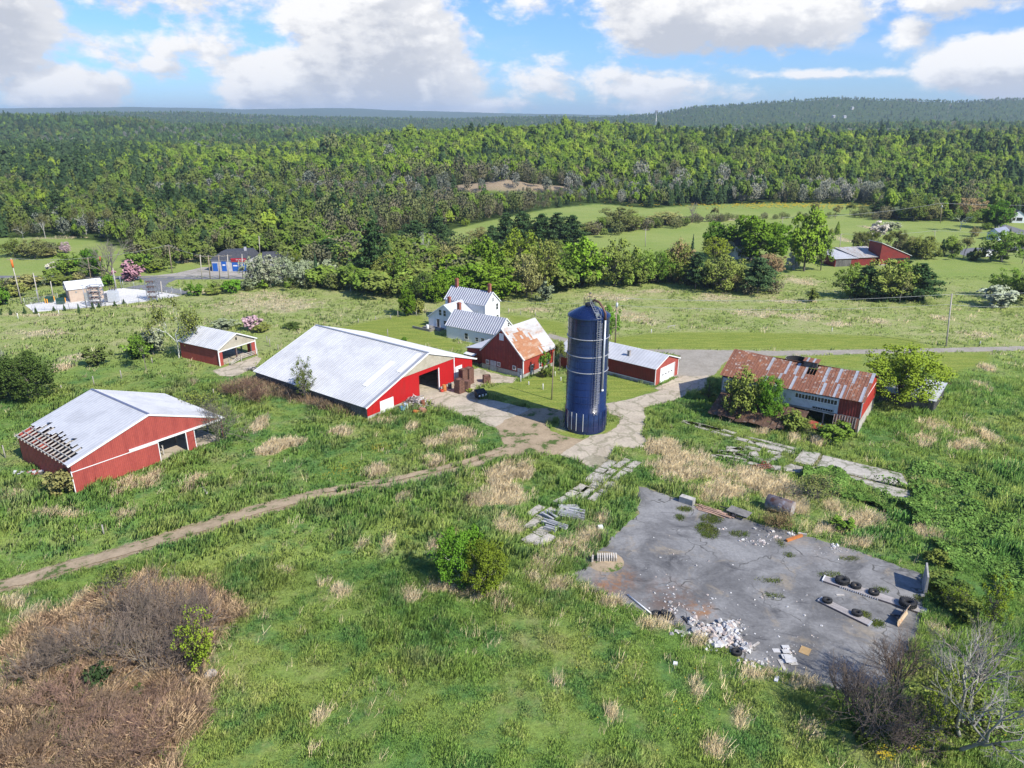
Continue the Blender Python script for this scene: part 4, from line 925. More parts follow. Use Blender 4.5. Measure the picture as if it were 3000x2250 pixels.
m = MB(); slope(m, (W + .32, -.24, he - .05), (W + .32, L, he - .05), (W / 2, L, hr + .02), (W / 2, -.24, hr + .02), .06, .8, .05, .03); m.build('roof_slope', WHITE_ROOF, E_)
m = MB(); m.box(1.4, 1.85, 6.3, 6.75, 3.4, 4.75); m.box(1.33, 1.92, 6.23, 6.82, 4.75, 4.85); m.build('chimney', mat('grey_block_chimney', (.33, .31, .29), .9, 0, (.25, .2, .17), 5), sl)
fE2 = Frame(8.9, 130.6, -.709)
m = MB(); wall(m, (0, 0, 0), (1, 0, 0), [(0, 2.1), (7.1, 2.1)], -.3, (), .12); T2 = Matrix.Rotation(-fE.th, 4, 'Z') @ Matrix.Translation(fE2.o - fE.o) @ Matrix.Rotation(fE2.th, 4, 'Z'); tb(m, T2); m.build('cross_wing_wall', RED_G, E_)
m = MB(); wall(m, (0, -.03, 0), (1, 0, 0), [(0, 3.45), (7.1, 3.45)], 2.1, (), .12)
for i in range(24): m.box(.1 + i * .3, .18 + i * .3, -.07, -.033, 2.12, 3.42)
tb(m, T2); m.build('clerestory_panel', mat('translucent_clerestory', (.40, .41, .42), .5, 0, (.32, .33, .34), 1.5), E_)
m = MB(); slope(m, (-.3, -.4, 3.35), (7.3, -.4, 3.35), (7.3, 4.2, 5.15), (-.3, 4.2, 5.15), .08, 0); slope(m, (7.3, 8.8, 3.35), (-.3, 8.8, 3.35), (-.3, 4.205, 5.15), (7.3, 4.205, 5.15), .08, 0); tb(m, T2); m.build('cross_wing_roof', WHITE_ROOF, E_)
m = MB(); wall(m, (7.1, .1, 0), (0, 1, 0), [(0, 3.3), (4.1, 5.0), (8.3, 3.3)], -.3, (), .12); wall(m, (0, 8.4, 0), (0, -1, 0), [(0, 3.3), (4.1, 5.0), (8.2, 3.4)], -.3, (), .12); tb(m, T2); m.build('cross_wing_wall', RED_G, E_)

# ---- the old bank barn with the rusty roof
fF = Frame(33.8, 110.25, -.6046)
Fb = thing('old_barn', 'old sagging barn with patchy rust and silver roof and broken front', 'barn', fF.o, fF.th)
L, W, hf, he, hr = 20.92, 12.0, 2.87, 5.58, 8.13
def sag(f): return -.42 * math.sin(PI * min(1, max(0, f))) ** 2 + (.10 * (1 - f) ** 2)
m = MB(); rs = np.random.RandomState(8); NC = 48; n0 = V(0, -(hr - he), W / 2).normalized()
SILV = {14: (.5, 1), 15: (.0, .3), 19: (0, .5), 20: (.5, 1), 23: (.55, 1), 24: (.0, .5), 26: (.45, 1), 33: (.45, 1), 34: (0, .42), 37: (.5, 1), 38: (0, .46), 40: (0, .46), 42: (.55, 1), 46: (.0, .5), 47: (.66, 1)}
for i in range(NC):
 fa, fb_ = i / NC, (i + 1) / NC
 def R(f, s): return V(-.3 + (L + .6) * f, -.4 + (W / 2 + .4) * s, he - .1 + (hr - he + .1) * s + sag(f) * (.25 + .75 * s))
 sp = SILV.get(i); cuts = [0, .31, .64, 1.0]
 if sp: cuts = sorted(set([0, sp[0], sp[1], 1.0]) | ({.31} if sp[0] > .4 else {.64}))
 for s0, s1 in zip(cuts[:-1], cuts[1:]):
  mid = (s0 + s1) / 2; m.cur = 2 if (sp and sp[0] < mid < sp[1]) else (0 if (rs.rand() < .5 or mid > .7) else 1); o_ = n0 * (.012 * rs.rand() + .006 * (m.cur == 2))
  if i in (27, 28, 29) and s1 > .93: continue
  slab(m, R(fa, s0) + o_, R(fb_, s0) + o_, R(fb_, s1) + o_, R(fa, s1) + o_, .04)
 q0, q1 = R(fa, 0) + n0 * .02, R(fa, 1) + n0 * .02; al = V(.025, 0, 0); m.cur = 2 if sp and rs.rand() < .3 else 0; m.add([q0 - al, q0 + al, q1 + al, q1 - al, q0 + n0 * .05, q1 + n0 * .05], ((0, 1, 4), (0, 4, 5, 3), (4, 1, 2, 5)))
m.build('roof_slope', [RUST, RUST2, GALV], Fb)
m = MB(); slope(m, (L + .3, W + .4, he - .1), (-.3, W + .4, he - .1), (-.3, W / 2 + .01, hr - .12), (L + .3, W / 2 + .01, hr - .12), .05, 0); m.build('roof_slope', RUST, Fb)
fx = lambda x: fF.fr('k2', x, 640)[0]
xr = fx(1545); xg = fx(1060)
m = MB(); wall(m, (xr, 0, 0), (1, 0, 0), [(0, he - .3), (L - xr, he - .22)], hf); m.build('front_wall', RED_D, Fb)
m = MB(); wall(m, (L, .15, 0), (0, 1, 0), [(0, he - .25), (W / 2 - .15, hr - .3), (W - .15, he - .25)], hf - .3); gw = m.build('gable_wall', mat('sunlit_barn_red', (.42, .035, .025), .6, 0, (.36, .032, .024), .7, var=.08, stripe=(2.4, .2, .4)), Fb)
m = MB(); m.bar((L + .03, .2, he - .45), (L + .03, W / 2, hr - .5), .05, .16); m.box(L - .1, L + .05, -.05, -.003, hf, he - .35); m.bar((L + .03, .6, 5.3), (L + .03, W - .6, 5.3), .05, .1); m.build('white_trim', TRIM, gw)
m = MB(); wall(m, (0, .02, 0), (1, 0, 0), [(0, he - .5), (xr - .01, he - .45)], hf - .3, [(xg, xr - .25, 4.15, 4.85), (fx(1260), fx(1500), 2.75, 3.25), (fx(300), fx(520), 2.8, 3.3)]); m.build('front_wall', GREYW, Fb)
m = MB(); nb = 13
for i in range(nb + 1):
 x = xg + (xr - .25 - xg) * i / nb; m.box(x - .03, x + .03, -.02, .1, 4.15, 4.85)
m.box(xg - .06, xr - .2, -.05, .1, 4.07, 4.15); m.box(xg - .06, xr - .2, -.05, .1, 4.85, 4.93); wb = m.build('window_band', TRIM, Fb)
m = MB(); m.box(xg, xr - .25, .11, .13, 4.15, 4.85); m.build('pane', GLASS, wb)
m = MB()
for i in range(9): x = fx(1265 + i * 28); m.box(x, x + .06, -.0, .08, 2.75, 3.2)
m.bar((fx(1240), -.08, 2.72), (fx(1520), -.1, 2.6), .1, .12); m.bar((fx(1240), -.15, 3.0), (fx(1500), -.12, 2.95), .06, .08); m.build('broken_sashes', PALET, Fb)
m = MB(); wall(m, (0, W, 0), (0, -1, 0), [(0, he - .25), (W / 2, hr - .3), (W, he - .25)], -.2); wall(m, (L, W, 0), (-1, 0, 0), [(0, he - .3), (L - .15, he - .3)], -.2); m.build('back_wall', GREYB, Fb)
m = MB(); m.box(L - .42, L - .16, .3, W - .3, -.3, hf - .3); m.build('foundation', mat('pale_stone_wall', (.46, .42, .37), .9, 0, (.3, .27, .24), 1.5, bump=(3, .5)), Fb)
m = MB(); m.box(.3, L - 1, 6.5, 6.7, -.3, hf); m.build('inner_shade_wall', DARK, Fb)  # near-black sheet paints the dark of the open lower storey
m = MB()
for x in list(np.arange(.3, L - .3, 2.6)) + [L - .15]: m.box(x - .1, x + .1, -.05, .15, -.4, hf + .02)
m.box(0, L, -.04, .2, hf - .32, hf - .02); m.build('lower_posts', GREYB, Fb)
m = MB(); n_ = 9; x0, x1 = fx(1512) + .1, L - .1
for i in range(n_):
 a = x0 + (x1 - x0) * i / n_; b = x0 + (x1 - x0) * (i + .96) / n_; zb_ = 1.1 + .25 * math.sin(i * 1.7); m.cur = i % 2; slab(m, (b, -.2, hf - .05), (a, -.2, hf - .05), (a, -.75, zb_), (b, -.75, zb_), .03)
 m.cur = 2; m.bar((a, -.24, hf - .03), (a, -.8, zb_ + .02), .06, .05)
m.build('hanging_sheets', [RUST2, mat('brown_sheet', (.14, .075, .055), .8, 0, (.2, .1, .07), 1.5), PALET], Fb)
m = MB(); rs = np.random.RandomState(4)
for i in range(11):
 a = .2 + i * 1.05; dz = rs.uniform(-.15, .15); m.cur = 0
 slab(m, (a, -.5 + .1 * rs.rand(), 2.5 + dz), (a, -5.6 - .4 * rs.rand(), .5 + .5 * rs.rand() + dz), (a + 1.0, -5.6 - .4 * rs.rand(), .5 + .4 * rs.rand() + dz), (a + 1.0, -.5, 2.5 + dz), .03)
for i in range(5):
 a = fx(890) + i * .95; m.cur = 0; slab(m, (a, -.4, 2.45), (a - .1, -1.9 - rs.rand(), 1.9), (a + .85, -1.9 - rs.rand(), 1.8), (a + .9, -.4, 2.45), .03)
m.build('collapsed_lean_to', [mat('collapsed_brown_roof', (.085, .05, .035), .85, 0, (.14, .08, .05), .8, .4, .6, col3=(.2, .16, .13), n3=2), GREYW, TRIM], Fb)
m = MB(); rs = np.random.RandomState(14)
for i in range(40):
 a = V(rs.uniform(.2, L - 1.5), rs.uniform(-4.6, -.5), rs.uniform(.0, .5)); b = a + V(rs.uniform(-1.6, 1.6), rs.uniform(-.6, .6), rs.uniform(-.1, 1.0)); m.cur = int(rs.randint(3)); m.bar(a, b, rs.uniform(.06, .22), .04)
m.build('fallen_boards', [PALET, WEATH, TRIM], Fb)
m = MB(); m.box(fF.fr('k2', 1165, 250, W / 2)[0], fF.fr('k2', 1310, 270, W / 2)[0], W / 2 - .55, W / 2 + .5, hr - .7, hr + .28); cu = m.build('cupola', WEATH, Fb)
m = MB(); xa_, xb_ = fF.fr('k2', 1165, 250, W / 2)[0] - .1, fF.fr('k2', 1310, 270, W / 2)[0] + .25; slab(m, (xa_, W / 2 - .8, hr + .32), (xb_, W / 2 - .8, hr + .30), (xb_, W / 2 + .7, hr + .55), (xa_, W / 2 + .7, hr + .55), .06)
for i in (1, 3): xx = xa_ + (xb_ - xa_) * i / 5; m.cur = 1; slab(m, (xx, W / 2 - .81, hr + .335), (xx + .3, W / 2 - .81, hr + .335), (xx + .3, W / 2 + .69, hr + .565), (xx, W / 2 + .69, hr + .565), .01)
m.build('cupola_roof', [RUST2, GALV], cu)

# ---- grey wooden lean shed on the right
fG = Frame(60.58, 112.06, -.668)
Gs = thing('wood_shed', 'small weathered board shed with flat white roof behind the lime green tree', 'shed', fG.o, fG.th)
L, W = 8.0, 9.0
m = MB(); wall(m, (0, 0, 0), (1, 0, 0), [(0, 2.1), (L, 2.1)], -.3)
for i in range(38): m.box(i * .21 + .02, i * .21 + .17, -.04 - .01 * (i % 3), -.003, -.3, 2.05)
m.build('front_wall', WEATH, Gs)
m = MB(); wall(m, (L, .15, 0), (0, 1, 0), [(0, 2.1), (W - .15, 2.5)], -.3)
for i in range(42): m.box(L + .003, L + .04 + .01 * (i % 3), .17 + i * .21, .33 + i * .21, -.3, 2.08 + i * .009)
m.build('side_wall', WEATH, Gs)
m = MB(); wall(m, (0, W, 0), (0, -1, 0), [(0, 2.5), (W - .15, 2.1)], -.3); wall(m, (L, W, 0), (-1, 0, 0), [(.15, 2.5), (L - .15, 2.5)], -.3); m.build('back_wall', WEATH, Gs)
m = MB(); slope(m, (-.25, -.25, 2.2), (L + .25, -.25, 2.2), (L + .25, W + .25, 2.64), (-.25, W + .25, 2.64), .07, .5, .05, .025); m.build('roof', WHITE_ROOF, Gs)

# ---- the white farmhouse: main block, ell, long wing
fH = Frame(-15.38, 164.1, -.6126)
H = thing('farmhouse', 'white clapboard farmhouse with striped metal roofs and four brick chimneys', 'house', fH.o, 0)
def siding(mb, x0, x1, z0, z1, off, axis='f', st=.30):
 for i in range(int((z1 - z0) / st)):
  z = z0 + i * st
  if axis == 'f': mb.hexa([(x0, off - .03, z), (x1, off - .03, z), (x1, off - .002, z), (x0, off - .002, z), (x0, off - .006, z + st * .97), (x1, off - .006, z + st * .97), (x1, off - .002, z + st * .97), (x0, off - .002, z + st * .97)])
  else: mb.hexa([(off + .03, x0, z), (off + .03, x1, z), (off + .002, x1, z), (off + .002, x0, z), (off + .006, x0, z + st * .97), (off + .006, x1, z + st * .97), (off + .002, x1, z + st * .97), (off + .002, x0, z + st * .97)])
def gable_x(f, L, W, he, hr, ov, og, rib, nm, seams=True):
 T = f.T(H.location)
 m = MB(); wall(m, (0, 0, 0), (1, 0, 0), [(0, he - .05), (L, he - .05)], -.4); siding(m, .02, L - .02, 0, he - .35, 0); tb(m, T); m.build('front_wall', CLAP, H)
 m = MB(); wall(m, (L, .15, 0), (0, 1, 0), [(0, he - .05), (W / 2 - .15, hr - .12), (W - .15, he - .05)], -.4); siding(m, .1, W - .1, 0, he - .3, L, 'r'); tb(m, T); m.build('gable_wall', CLAP, H)
 m = MB(); wall(m, (L, W, 0), (-1, 0, 0), [(.15, he - .05), (L - .15, he - .05)], -.4); wall(m, (0, W, 0), (0, -1, 0), [(.0, he - .05), (W / 2, hr - .12), (W - .15, he - .05)], -.4); tb(m, T); m.build('back_wall', CLAP, H)
 so = []
 for e0, e1, r1, r0 in (((-og, -ov, he - .08), (L + og, -ov, he - .08), (L + og, W / 2, hr), (-og, W / 2, hr)), ((L + og, W + ov, he - .08), (-og, W + ov, he - .08), (-og, W / 2 + .004, hr), (L + og, W / 2 + .004, hr))):
  m = MB(); slope(m, e0, e1, r1, r0, .07); tb(m, T); r = m.build('roof_slope', SILV_ROOF, H); so.append(r)
  m = MB(); E0, E1, R1, R0 = map(Vector, (e0, e1, r1, r0)); n = (E1 - E0).cross(R0 - E0).normalized(); k = int((E1 - E0).length / rib)
  for i in range(k + 1):
   a = E0.lerp(E1, (i + .1) / (k + .2)); b = R0.lerp(R1, (i + .1) / (k + .2)); al = (E1 - E0).normalized() * .08
   m.add([a - al, a + al, b + al, b - al, a - al * .4 + n * .07, a + al * .4 + n * .07, b + al * .4 + n * .07, b - al * .4 + n * .07], ((0, 1, 5, 4), (1, 2, 6, 5), (4, 5, 6, 7), (3, 0, 4, 7), (2, 3, 7, 6)))
  tb(m, T); m.build('roof_seams', SEAM, r)
 m = MB()
 for x in (-og - .02, L + og + .02):
  m.bar((x, -ov, he - .15), (x, W / 2, hr - .05), .06, .2); m.bar((x, W + ov, he - .15), (x, W / 2, hr - .05), .06, .2)
 m.box(L - .1, L + .045, -.05, -.032, 0, he - .2); m.box(L + .033, L + .05, .0, .12, 0, he - .2); m.box(L + .033, L + .05, W - .12, W, 0, he - .2); tb(m, T); m.build('white_trim', TRIM, H)
 return T, so
def chimney(f, T, x, y, z0, z1, par, s=.62):
 m = MB(); m.box(x - s / 2, x + s / 2, y - s / 2, y + s / 2, z0, z1); m.box(x - s / 2 - .06, x + s / 2 + .06, y - s / 2 - .06, y + s / 2 + .06, z1 - .3, z1 - .12); m.box(x - s * .3, x + s * .3, y - s * .3, y + s * .3, z1, z1 + .08); tb(m, T); return m.build('chimney', BRICK, par)
Tm, so = gable_x(fH, 11.48, 5.54, 5.2, 7.77, .25, .2, .62, 'main')
chimney(fH, Tm, 1.3, 2.77, 7.3, 9.6, so[0]); chimney(fH, Tm, 10.7, 2.77, 7.3, 9.5, so[0])
v, z = fH.sd('k3', 1652, 420, 11.48); opening(H, 'window', 'r', v - .22, v + .22, z - .42, z + .42, 11.48 + .02, TRIM, GLASS, Tm, .1, 2)
v, z = fH.sd('k3', 1738, 570, 11.48); opening(H, 'window', 'r', v - .36, v + .36, z - .68, z + .68, 11.48 + .02, TRIM, GLASS, Tm, .12, 1)
v, z = fH.sd('k3', 1748, 800, 11.48); opening(H, 'window', 'r', v - .36, v + .36, z - .8, z + .5, 11.48 + .02, TRIM, GLASS, Tm, .12, 1)
fW = Frame(-14.02, 150.2, -.6)
Tw, so = gable_x(fW, 13.4, 6.08, 2.75, 5.61, .2, .2, .56, 'wing')
chimney(fW, Tw, .9, 3.4, 5.0, 7.1, so[0], .68)
for x, y, w_, h_ in ((1080, 1212, .42, .62), (1310, 1285, .38, .4), (1435, 1300, .42, .4)):
 u, z = fW.fr('k3', x, y); opening(H, 'window', 'f', u - w_, u + w_, z - h_, z + h_, -.03, TRIM, GLASS, Tw, .12, 1)
v, z = fW.sd('k3', 1985, 960, 13.4); opening(H, 'window', 'r', v - .25, v + .25, z - .4, z + .35, 13.42, TRIM, GLASS, Tw, .1, 1)
m = MB(); q = V(4.6, -.0, 3.6); m.bar((5.6, .9, 3.2), (5.6, 1.6, 4.6), .07, .07); m.bar((5.6, 1.6, 3.55), (5.62, 1.55, 4.7), .07, .07); m.bar((4.6, 1.0, 3.27), (5.9, 1.0, 3.27), .2, .06); tb(m, Tw); m.build('roof_bracket', TRIM, so[0])
fL = Frame(-18.8, 159.06, -.62); Tl = fL.T(H.location); W, L, rx, he, hr, h2 = 7.9, 6.2, 4.7, 2.5, 5.7, 3.5
m = MB(); wall(m, (0, 0, 0), (1, 0, 0), [(0, he - .05), (rx, hr - .1), (W, h2 - .05)], -.4); siding(m, .02, W - .05, 0, he - .1, 0); tb(m, Tl); m.build('front_wall', CLAP, H)
m = MB(); wall(m, (0, L, 0), (0, -1, 0), [(0, he - .05), (L - .15, he - .05)], -.4); wall(m, (W, .15, 0), (0, 1, 0), [(0, h2 - .05), (L, h2 - .05)], -.4); tb(m, Tl); m.build('side_wall', CLAP, H)
m = MB(); slope(m, (-.2, L, he - .1), (-.2, -.2, he - .1), (rx, -.2, hr), (rx, L, hr), .08); slope(m, (W + .2, -.2, h2 - .1), (W + .2, L, h2 - .1), (rx + .004, L, hr), (rx + .004, -.2, hr), .08); tb(m, Tl); ro = m.build('ell_roof', mat('pale_sheet_roof', (.56, .575, .60), .5, .15, (.50, .515, .54), .6), H)
m = MB(); m.bar((-.2, -.22, he - .16), (rx, -.22, hr - .06), .06, .2); m.bar((rx, -.22, hr - .06), (W + .2, -.22, h2 - .16), .06, .2); tb(m, Tl); m.build('white_trim', TRIM, H)
chimney(fL, Tl, rx - .3, 2.2, 5.1, 7.0, ro, .55)
for x, y, w_, h_ in ((516, 702, .36, .62), (612, 722, .36, .62), (630, 925, .45, .4)):
 u, z = fL.fr('k3', x, y); opening(H, 'window', 'f', u - w_, u + w_, z - h_, z + h_, -.02, TRIM, GLASS, Tl, .11, 1)
u, z = fL.fr('k3', 475, 950); opening(H, 'porch_door', 'f', u - .4, u + .4, .25, 2.2, -.02, TRIM, mat('brown_door', (.12, .09, .065), .6), Tl, .1, 0, name2='door_leaf')
m = MB(); slab(m, (6.0, 1.6, 4.65), (6.0, .3, 4.15), (7.6, .3, 4.15), (7.6, 1.6, 4.65), .06); m.box(7.5, 7.6, .5, 2.6, 3.4, 4.2); tb(m, Tl); m.build('dormer', CLAP, H)
m = MB(); m.box(-.3, 4.5, -1.8, -.05, .0, .35); tb(m, Tl); m.build('deck', GREYB, H)
m = MB(); m.box(-2.0, 3.2, -3.3, -3.1, 0, .55); m.box(3.1, 3.3, -3.1, -1.9, 0, .55); tb(m, Tl); m.build('low_retaining_wall', GREYB, H)
# ------------------------------------------------------------------ the blue silo
SX, SY, SR, SH = 11.13, 101.9, 3.0, 17.75
S = thing('silo', 'tall dark blue steel silo with three pale hoops and a caged ladder', 'silo', (SX, SY, 0))
sm = bpy.data.materials.new('blue_enamel_steel'); sm.use_nodes = True; t = sm.node_tree; t.nodes.clear(); g = NG(t)
p = g.n('ShaderNodeTexCoord').outputs['Object']; x, y, z = g.sep(p); a = g.math('ARCTAN2', y, x)
ring = g.math('FLOOR', g.math('DIVIDE', z, 1.38)); col_i = g.math('FLOOR', g.math('MULTIPLY', a, 12 / (2 * PI)))
wn = g.n('ShaderNodeTexWhiteNoise', noise_dimensions='2D'); g.put(wn.inputs['Vector'], g.comb(ring, col_i))
c = g.mix(wn.outputs['Value'], (.0045, .0125, .054), (.0070, .0170, .072))
st = g.noise(g.vmul(p, (3.2, 3.2, .12)), 1.0, 5, .6); c = g.mix(g.ramp(st, .55, .8, 0, .35), c, (.014, .022, .08))
c = g.mix(g.ramp(g.noise(g.vmul(p, (2, 2, .3)), 1.6, 5, .7), .66, .8, 0, .4), c, (.07, .035, .04))
bs = g.n('ShaderNodeBsdfPrincipled'); g.put(bs.inputs['Base Color'], c); g.put(bs.inputs['Roughness'], g.ramp(st, .3, .7, .16, .30)); bs.inputs['Specular IOR Level'].default_value = .5; bs.inputs['Coat Weight'].default_value = .25; bs.inputs['Coat Roughness'].default_value = .12
b = g.n('ShaderNodeBump'); b.inputs['Strength'].default_value = .25; b.inputs['Distance'].default_value = .03; g.put(b.inputs['Height'], g.noise(g.vmul(p, (1, 1, 1.4)), .9, 3)); g.put(bs.inputs['Normal'], b.outputs[0])
o = g.n('ShaderNodeOutputMaterial'); t.links.new(bs.outputs[0], o.inputs[0]); BLUE = sm
m = MB(); m.lathe([(SR + .13, 0), (SR + .13, 3.35), (SR + .06, 3.42), (SR, 3.45), (SR, SH)], 72); m.build('shell', BLUE, S)
m = MB(); m.lathe([(SR + .10, SH - .35), (SR + .12, SH - .1), (SR + .02, SH + .02), (SR * .72, SH + .5), (SR * .4, SH + .95), (.55, SH + 1.2), (0, SH + 1.24)], 72); m.build('dome', BLUE, S)
m = MB()
for i in range(12):
 z = 4.83 + i * 1.08
 if abs(z - 9.9) > .3: m.lathe([(SR + .003, z - .03), (SR + .022, z - .02), (SR + .022, z + .02), (SR + .003, z + .03)], 72)
for i in range(1, 3): m.lathe([(SR + .133, i * 1.12 - .03), (SR + .155, i * 1.12 - .02), (SR + .155, i * 1.12 + .02), (SR + .133, i * 1.12 + .03)], 72)
m.build('sheet_seams', mat('blue_seam', (.012, .02, .075), .4, .2), S)
HOOP = mat('pale_hoop', (.40, .40, .42), .45, .4)
for z in (9.55, 11.95, 14.55):
 m = MB(); m.torus((0, 0, z), SR + .05, .075, 72, 8); m.build('hoop', HOOP, S)
m = MB()
for k in range(14):
 a = math.radians(-106 + 15 * (k - 4) + (4 if k > 3 else 0)); q = V(math.cos(a), math.sin(a), 0); m.cur = 0 if k in (1, 2, 3, 4, 13) else 1; m.bar(q * (SR + .17) + V(0, 0, .5), q * (SR + .17) + V(0, 0, 3.3), .065, .05, q)
m.build('base_ribs', [TRIM, mat('blue_rib', (.02, .03, .1), .4, .2)], S)
al_ = math.radians(-70)   # ladder bearing on the shell
ql = V(math.cos(al_), math.sin(al_), 0); tl = V(-math.sin(al_), math.cos(al_), 0)
m = MB()
for s in (-1, 1): m.bar(ql * (SR + .28) + tl * .24 * s + V(0, 0, 3.1), ql * (SR + .28) + tl * .24 * s + V(0, 0, SH - .2), .055, .055)
for i in range(47): z = 3.3 + i * .305; m.bar(ql * (SR + .28) - tl * .24 + V(0, 0, z), ql * (SR + .28) + tl * .24 + V(0, 0, z), .04, .04)
for i in range(10): z = 4 + i * 1.45; m.bar(ql * (SR - .02) + tl * .24 + V(0, 0, z), ql * (SR + .3) + tl * .24 + V(0, 0, z), .04, .04); m.bar(ql * (SR - .02) - tl * .24 + V(0, 0, z), ql * (SR + .3) - tl * .24 + V(0, 0, z), .04, .04)
ld = m.build('ladder', HOOP, S)
m = MB()
for i in range(24):
 z = 5.2 + i * .52; pts = [ql * (SR + .28 + .68 * math.sin(PI * k / 6)) + tl * .36 * math.cos(PI * k / 6) + V(0, 0, z) for k in range(7)]; m.tube(pts, .022, 4)
for k in (1, 2, 3, 4, 5): m.bar(ql * (SR + .28 + .68 * math.sin(PI * k / 6)) + tl * .36 * math.cos(PI * k / 6) + V(0, 0, 5.2), ql * (SR + .28 + .68 * math.sin(PI * k / 6)) + tl * .36 * math.cos(PI * k / 6) + V(0, 0, 17.2), .03, .03)
m.build('ladder_cage', HOOP, ld)
ap = math.radians(-52); qp = V(math.cos(ap), math.sin(ap), 0)
m = MB(); m.tube([qp * (SR + .28) + V(0, 0, 7.0), qp * (SR + .28) + V(0, 0, SH - .3)], .15, 12); m.cur = 1
m.tube([qp * (SR + .28) + V(0, 0, SH - .3), qp * (SR + .22) + V(0, 0, SH + .6), qp * (SR - .25) + V(0, 0, SH + 1.35), qp * (SR - 1.1) + V(0, 0, SH + 2.0), qp * (SR - 2.0) + V(0, 0, SH + 2.15), qp * .45 + V(0, 0, SH + 1.75), qp * .3 + V(0, 0, SH + 1.3)], .17, 12)
m.cur = 2; m.torus(qp * (SR + .3) + V(0, 0, 6.9), .02, .2, 12, 8, 1.0)
m.build('filler_pipe', [mat('pale_pipe', (.55, .56, .57), .4, .4), mat('brown_pipe', (.16, .085, .06), .6, .2), TRIM], S)
m = MB(); m.lathe([(.62, SH + 1.25), (.62, SH + 1.5), (.45, SH + 1.6), (0, SH + 1.62)], 16)
for k in range(10):
 a = 2 * PI * k / 10; m.bar((.85 * math.cos(a), .85 * math.sin(a), SH + 1.15), (.85 * math.cos(a), .85 * math.sin(a), SH + 2.25), .04, .04)
for z in (1.7, 2.25): m.torus((0, 0, SH + z), .85, .025, 20, 5)
m.bar((0, 0, SH + 1.5), (0, 0, SH + 3.1), .06, .06); m.bar((-.2, 0, SH + 2.5), (.2, 0, SH + 2.5), .05, .05); m.tube([(0, .2, SH + 2.9), (.1, -.1, SH + 3.0)], .12, 6)
m.build('top_platform', DKSTEEL, S)
m = MB()
for s in (-1, 1):
 m.bar(ql * (SR + .2) + tl * .3 * s + V(0, 0, SH + .05), ql * .8 + tl * .3 * s + V(0, 0, SH + 1.75), .05, .05); m.bar(ql * (SR + .2) + tl * .3 * s + V(0, 0, SH + .9), ql * .8 + tl * .3 * s + V(0, 0, SH + 2.3), .04, .04)
 for k in range(4): f = k / 3; a = (ql * (SR + .2)).lerp(ql * .8, f) + tl * .3 * s; m.bar(a + V(0, 0, SH + .05 + 1.7 * f), a + V(0, 0, SH + .9 + 1.4 * f), .04, .04)
for k in range(9): f = k / 8; a = (ql * (SR + .2)).lerp(ql * .8, f); m.bar(a - tl * .3 + V(0, 0, SH + .05 + 1.7 * f), a + tl * .3 + V(0, 0, SH + .05 + 1.7 * f), .05, .03)
m.box(ql.x * 2.6 - .25, ql.x * 2.6 + .25, ql.y * 2.6 - .25, ql.y * 2.6 + .25, SH + .35, SH + .65)
m.build('roof_walkway', STEEL, S)

# ------------------------------------------------------------------ yard: dumpster, crates, barrels, scrap
d0_ = at('c3', 552, 1027); d1_ = at('c3', 632, 1012); ax = (d1_ - d0_).normalized(); th = math.atan2(ax.y, ax.x)
D_ = thing('dumpster', 'dark dumpster with closed lids on the concrete in the shadow of the silo', 'dumpster', d0_, th)
BLK = mat('black_green_steel', (.018, .024, .028), .45, .2)
m = MB(); m.hexa([(.05, 0.05, .15), (1.75, .05, .15), (1.75, 1.35, .15), (.05, 1.35, .15), (0, -.05, 1.0), (1.8, -.05, 1.0), (1.8, 1.4, 1.3), (0, 1.4, 1.3)])
for x in (-.06, 1.8): m.box(x, x + .06, .3, .9, .55, .72)
for x in (.0, .58, 1.18, 1.74): m.box(x, x + .06, -.09, -.03, .2, .98)
m.box(-.02, 1.82, -.12, -.0, .93, 1.02); m.build('bin', BLK, D_)
for k in (0, 1):
 m = MB(); slab(m, (.02 + .9 * k, -.1, 1.05), (.88 + .9 * k, -.1, 1.05), (.88 + .9 * k, 1.42, 1.36), (.02 + .9 * k, 1.42, 1.36), .05)
 for j in range(3): m.bar((.2 + .9 * k + j * .25, -.05, 1.07), (.2 + .9 * k + j * .25, 1.35, 1.36), .06, .03)
 m.build('lid', mat('black_plastic_lid', (.022, .023, .026), .5), D_)
m = MB(); m.box(.2, .48, -.052, -.036, .5, .8); m.box(.72, 1.1, -.052, -.036, .45, .85); m.box(1.38, 1.66, -.052, -.036, .55, .85); m.build('label', TRIM, D_)
m = MB()
for x in (.15, 1.6):
 for y in (.2, 1.2): m.lathe([(.08, 0), (.08, .16)], 8, (x, y, 0))
m.build('casters', DKSTEEL, D_)
CRATE = mat('rusty_crate', (.22, .115, .085), .8, .1, (.16, .085, .06), 2, .4, .65, (1, 1, 1), (.3, .16, .1), 4, .55, .7, var=.15)
def crate_mesh(w_, d_, h_):
 m = MB(); m.box(-w_ / 2, w_ / 2, -d_ / 2, d_ / 2, .04, h_)
 n = 6
 for i in range(n):
  x = -w_ / 2 + w_ * (i + .5) / n; m.box(x - .05, x + .05, -d_ / 2 - .05, -d_ / 2 - .003, .06, h_ - .05); m.box(x - .05, x + .05, d_ / 2 + .003, d_ / 2 + .05, .06, h_ - .05)
  y = -d_ / 2 + d_ * (i + .5) / n; m.box(-w_ / 2 - .05, -w_ / 2 - .003, y - .05, y + .05, .06, h_ - .05); m.box(w_ / 2 + .003, w_ / 2 + .05, y - .05, y + .05, .06, h_ - .05)
 for z in (.0, h_ - .07): m.box(-w_ / 2 - .06, w_ / 2 + .06, -d_ / 2 - .06, d_ / 2 + .06, z, z + .07)
 m.box(-w_ / 2 + .15, w_ / 2 - .15, -d_ / 2 + .15, d_ / 2 - .15, h_, h_ + .02)
 return m.mesh('crate', CRATE)
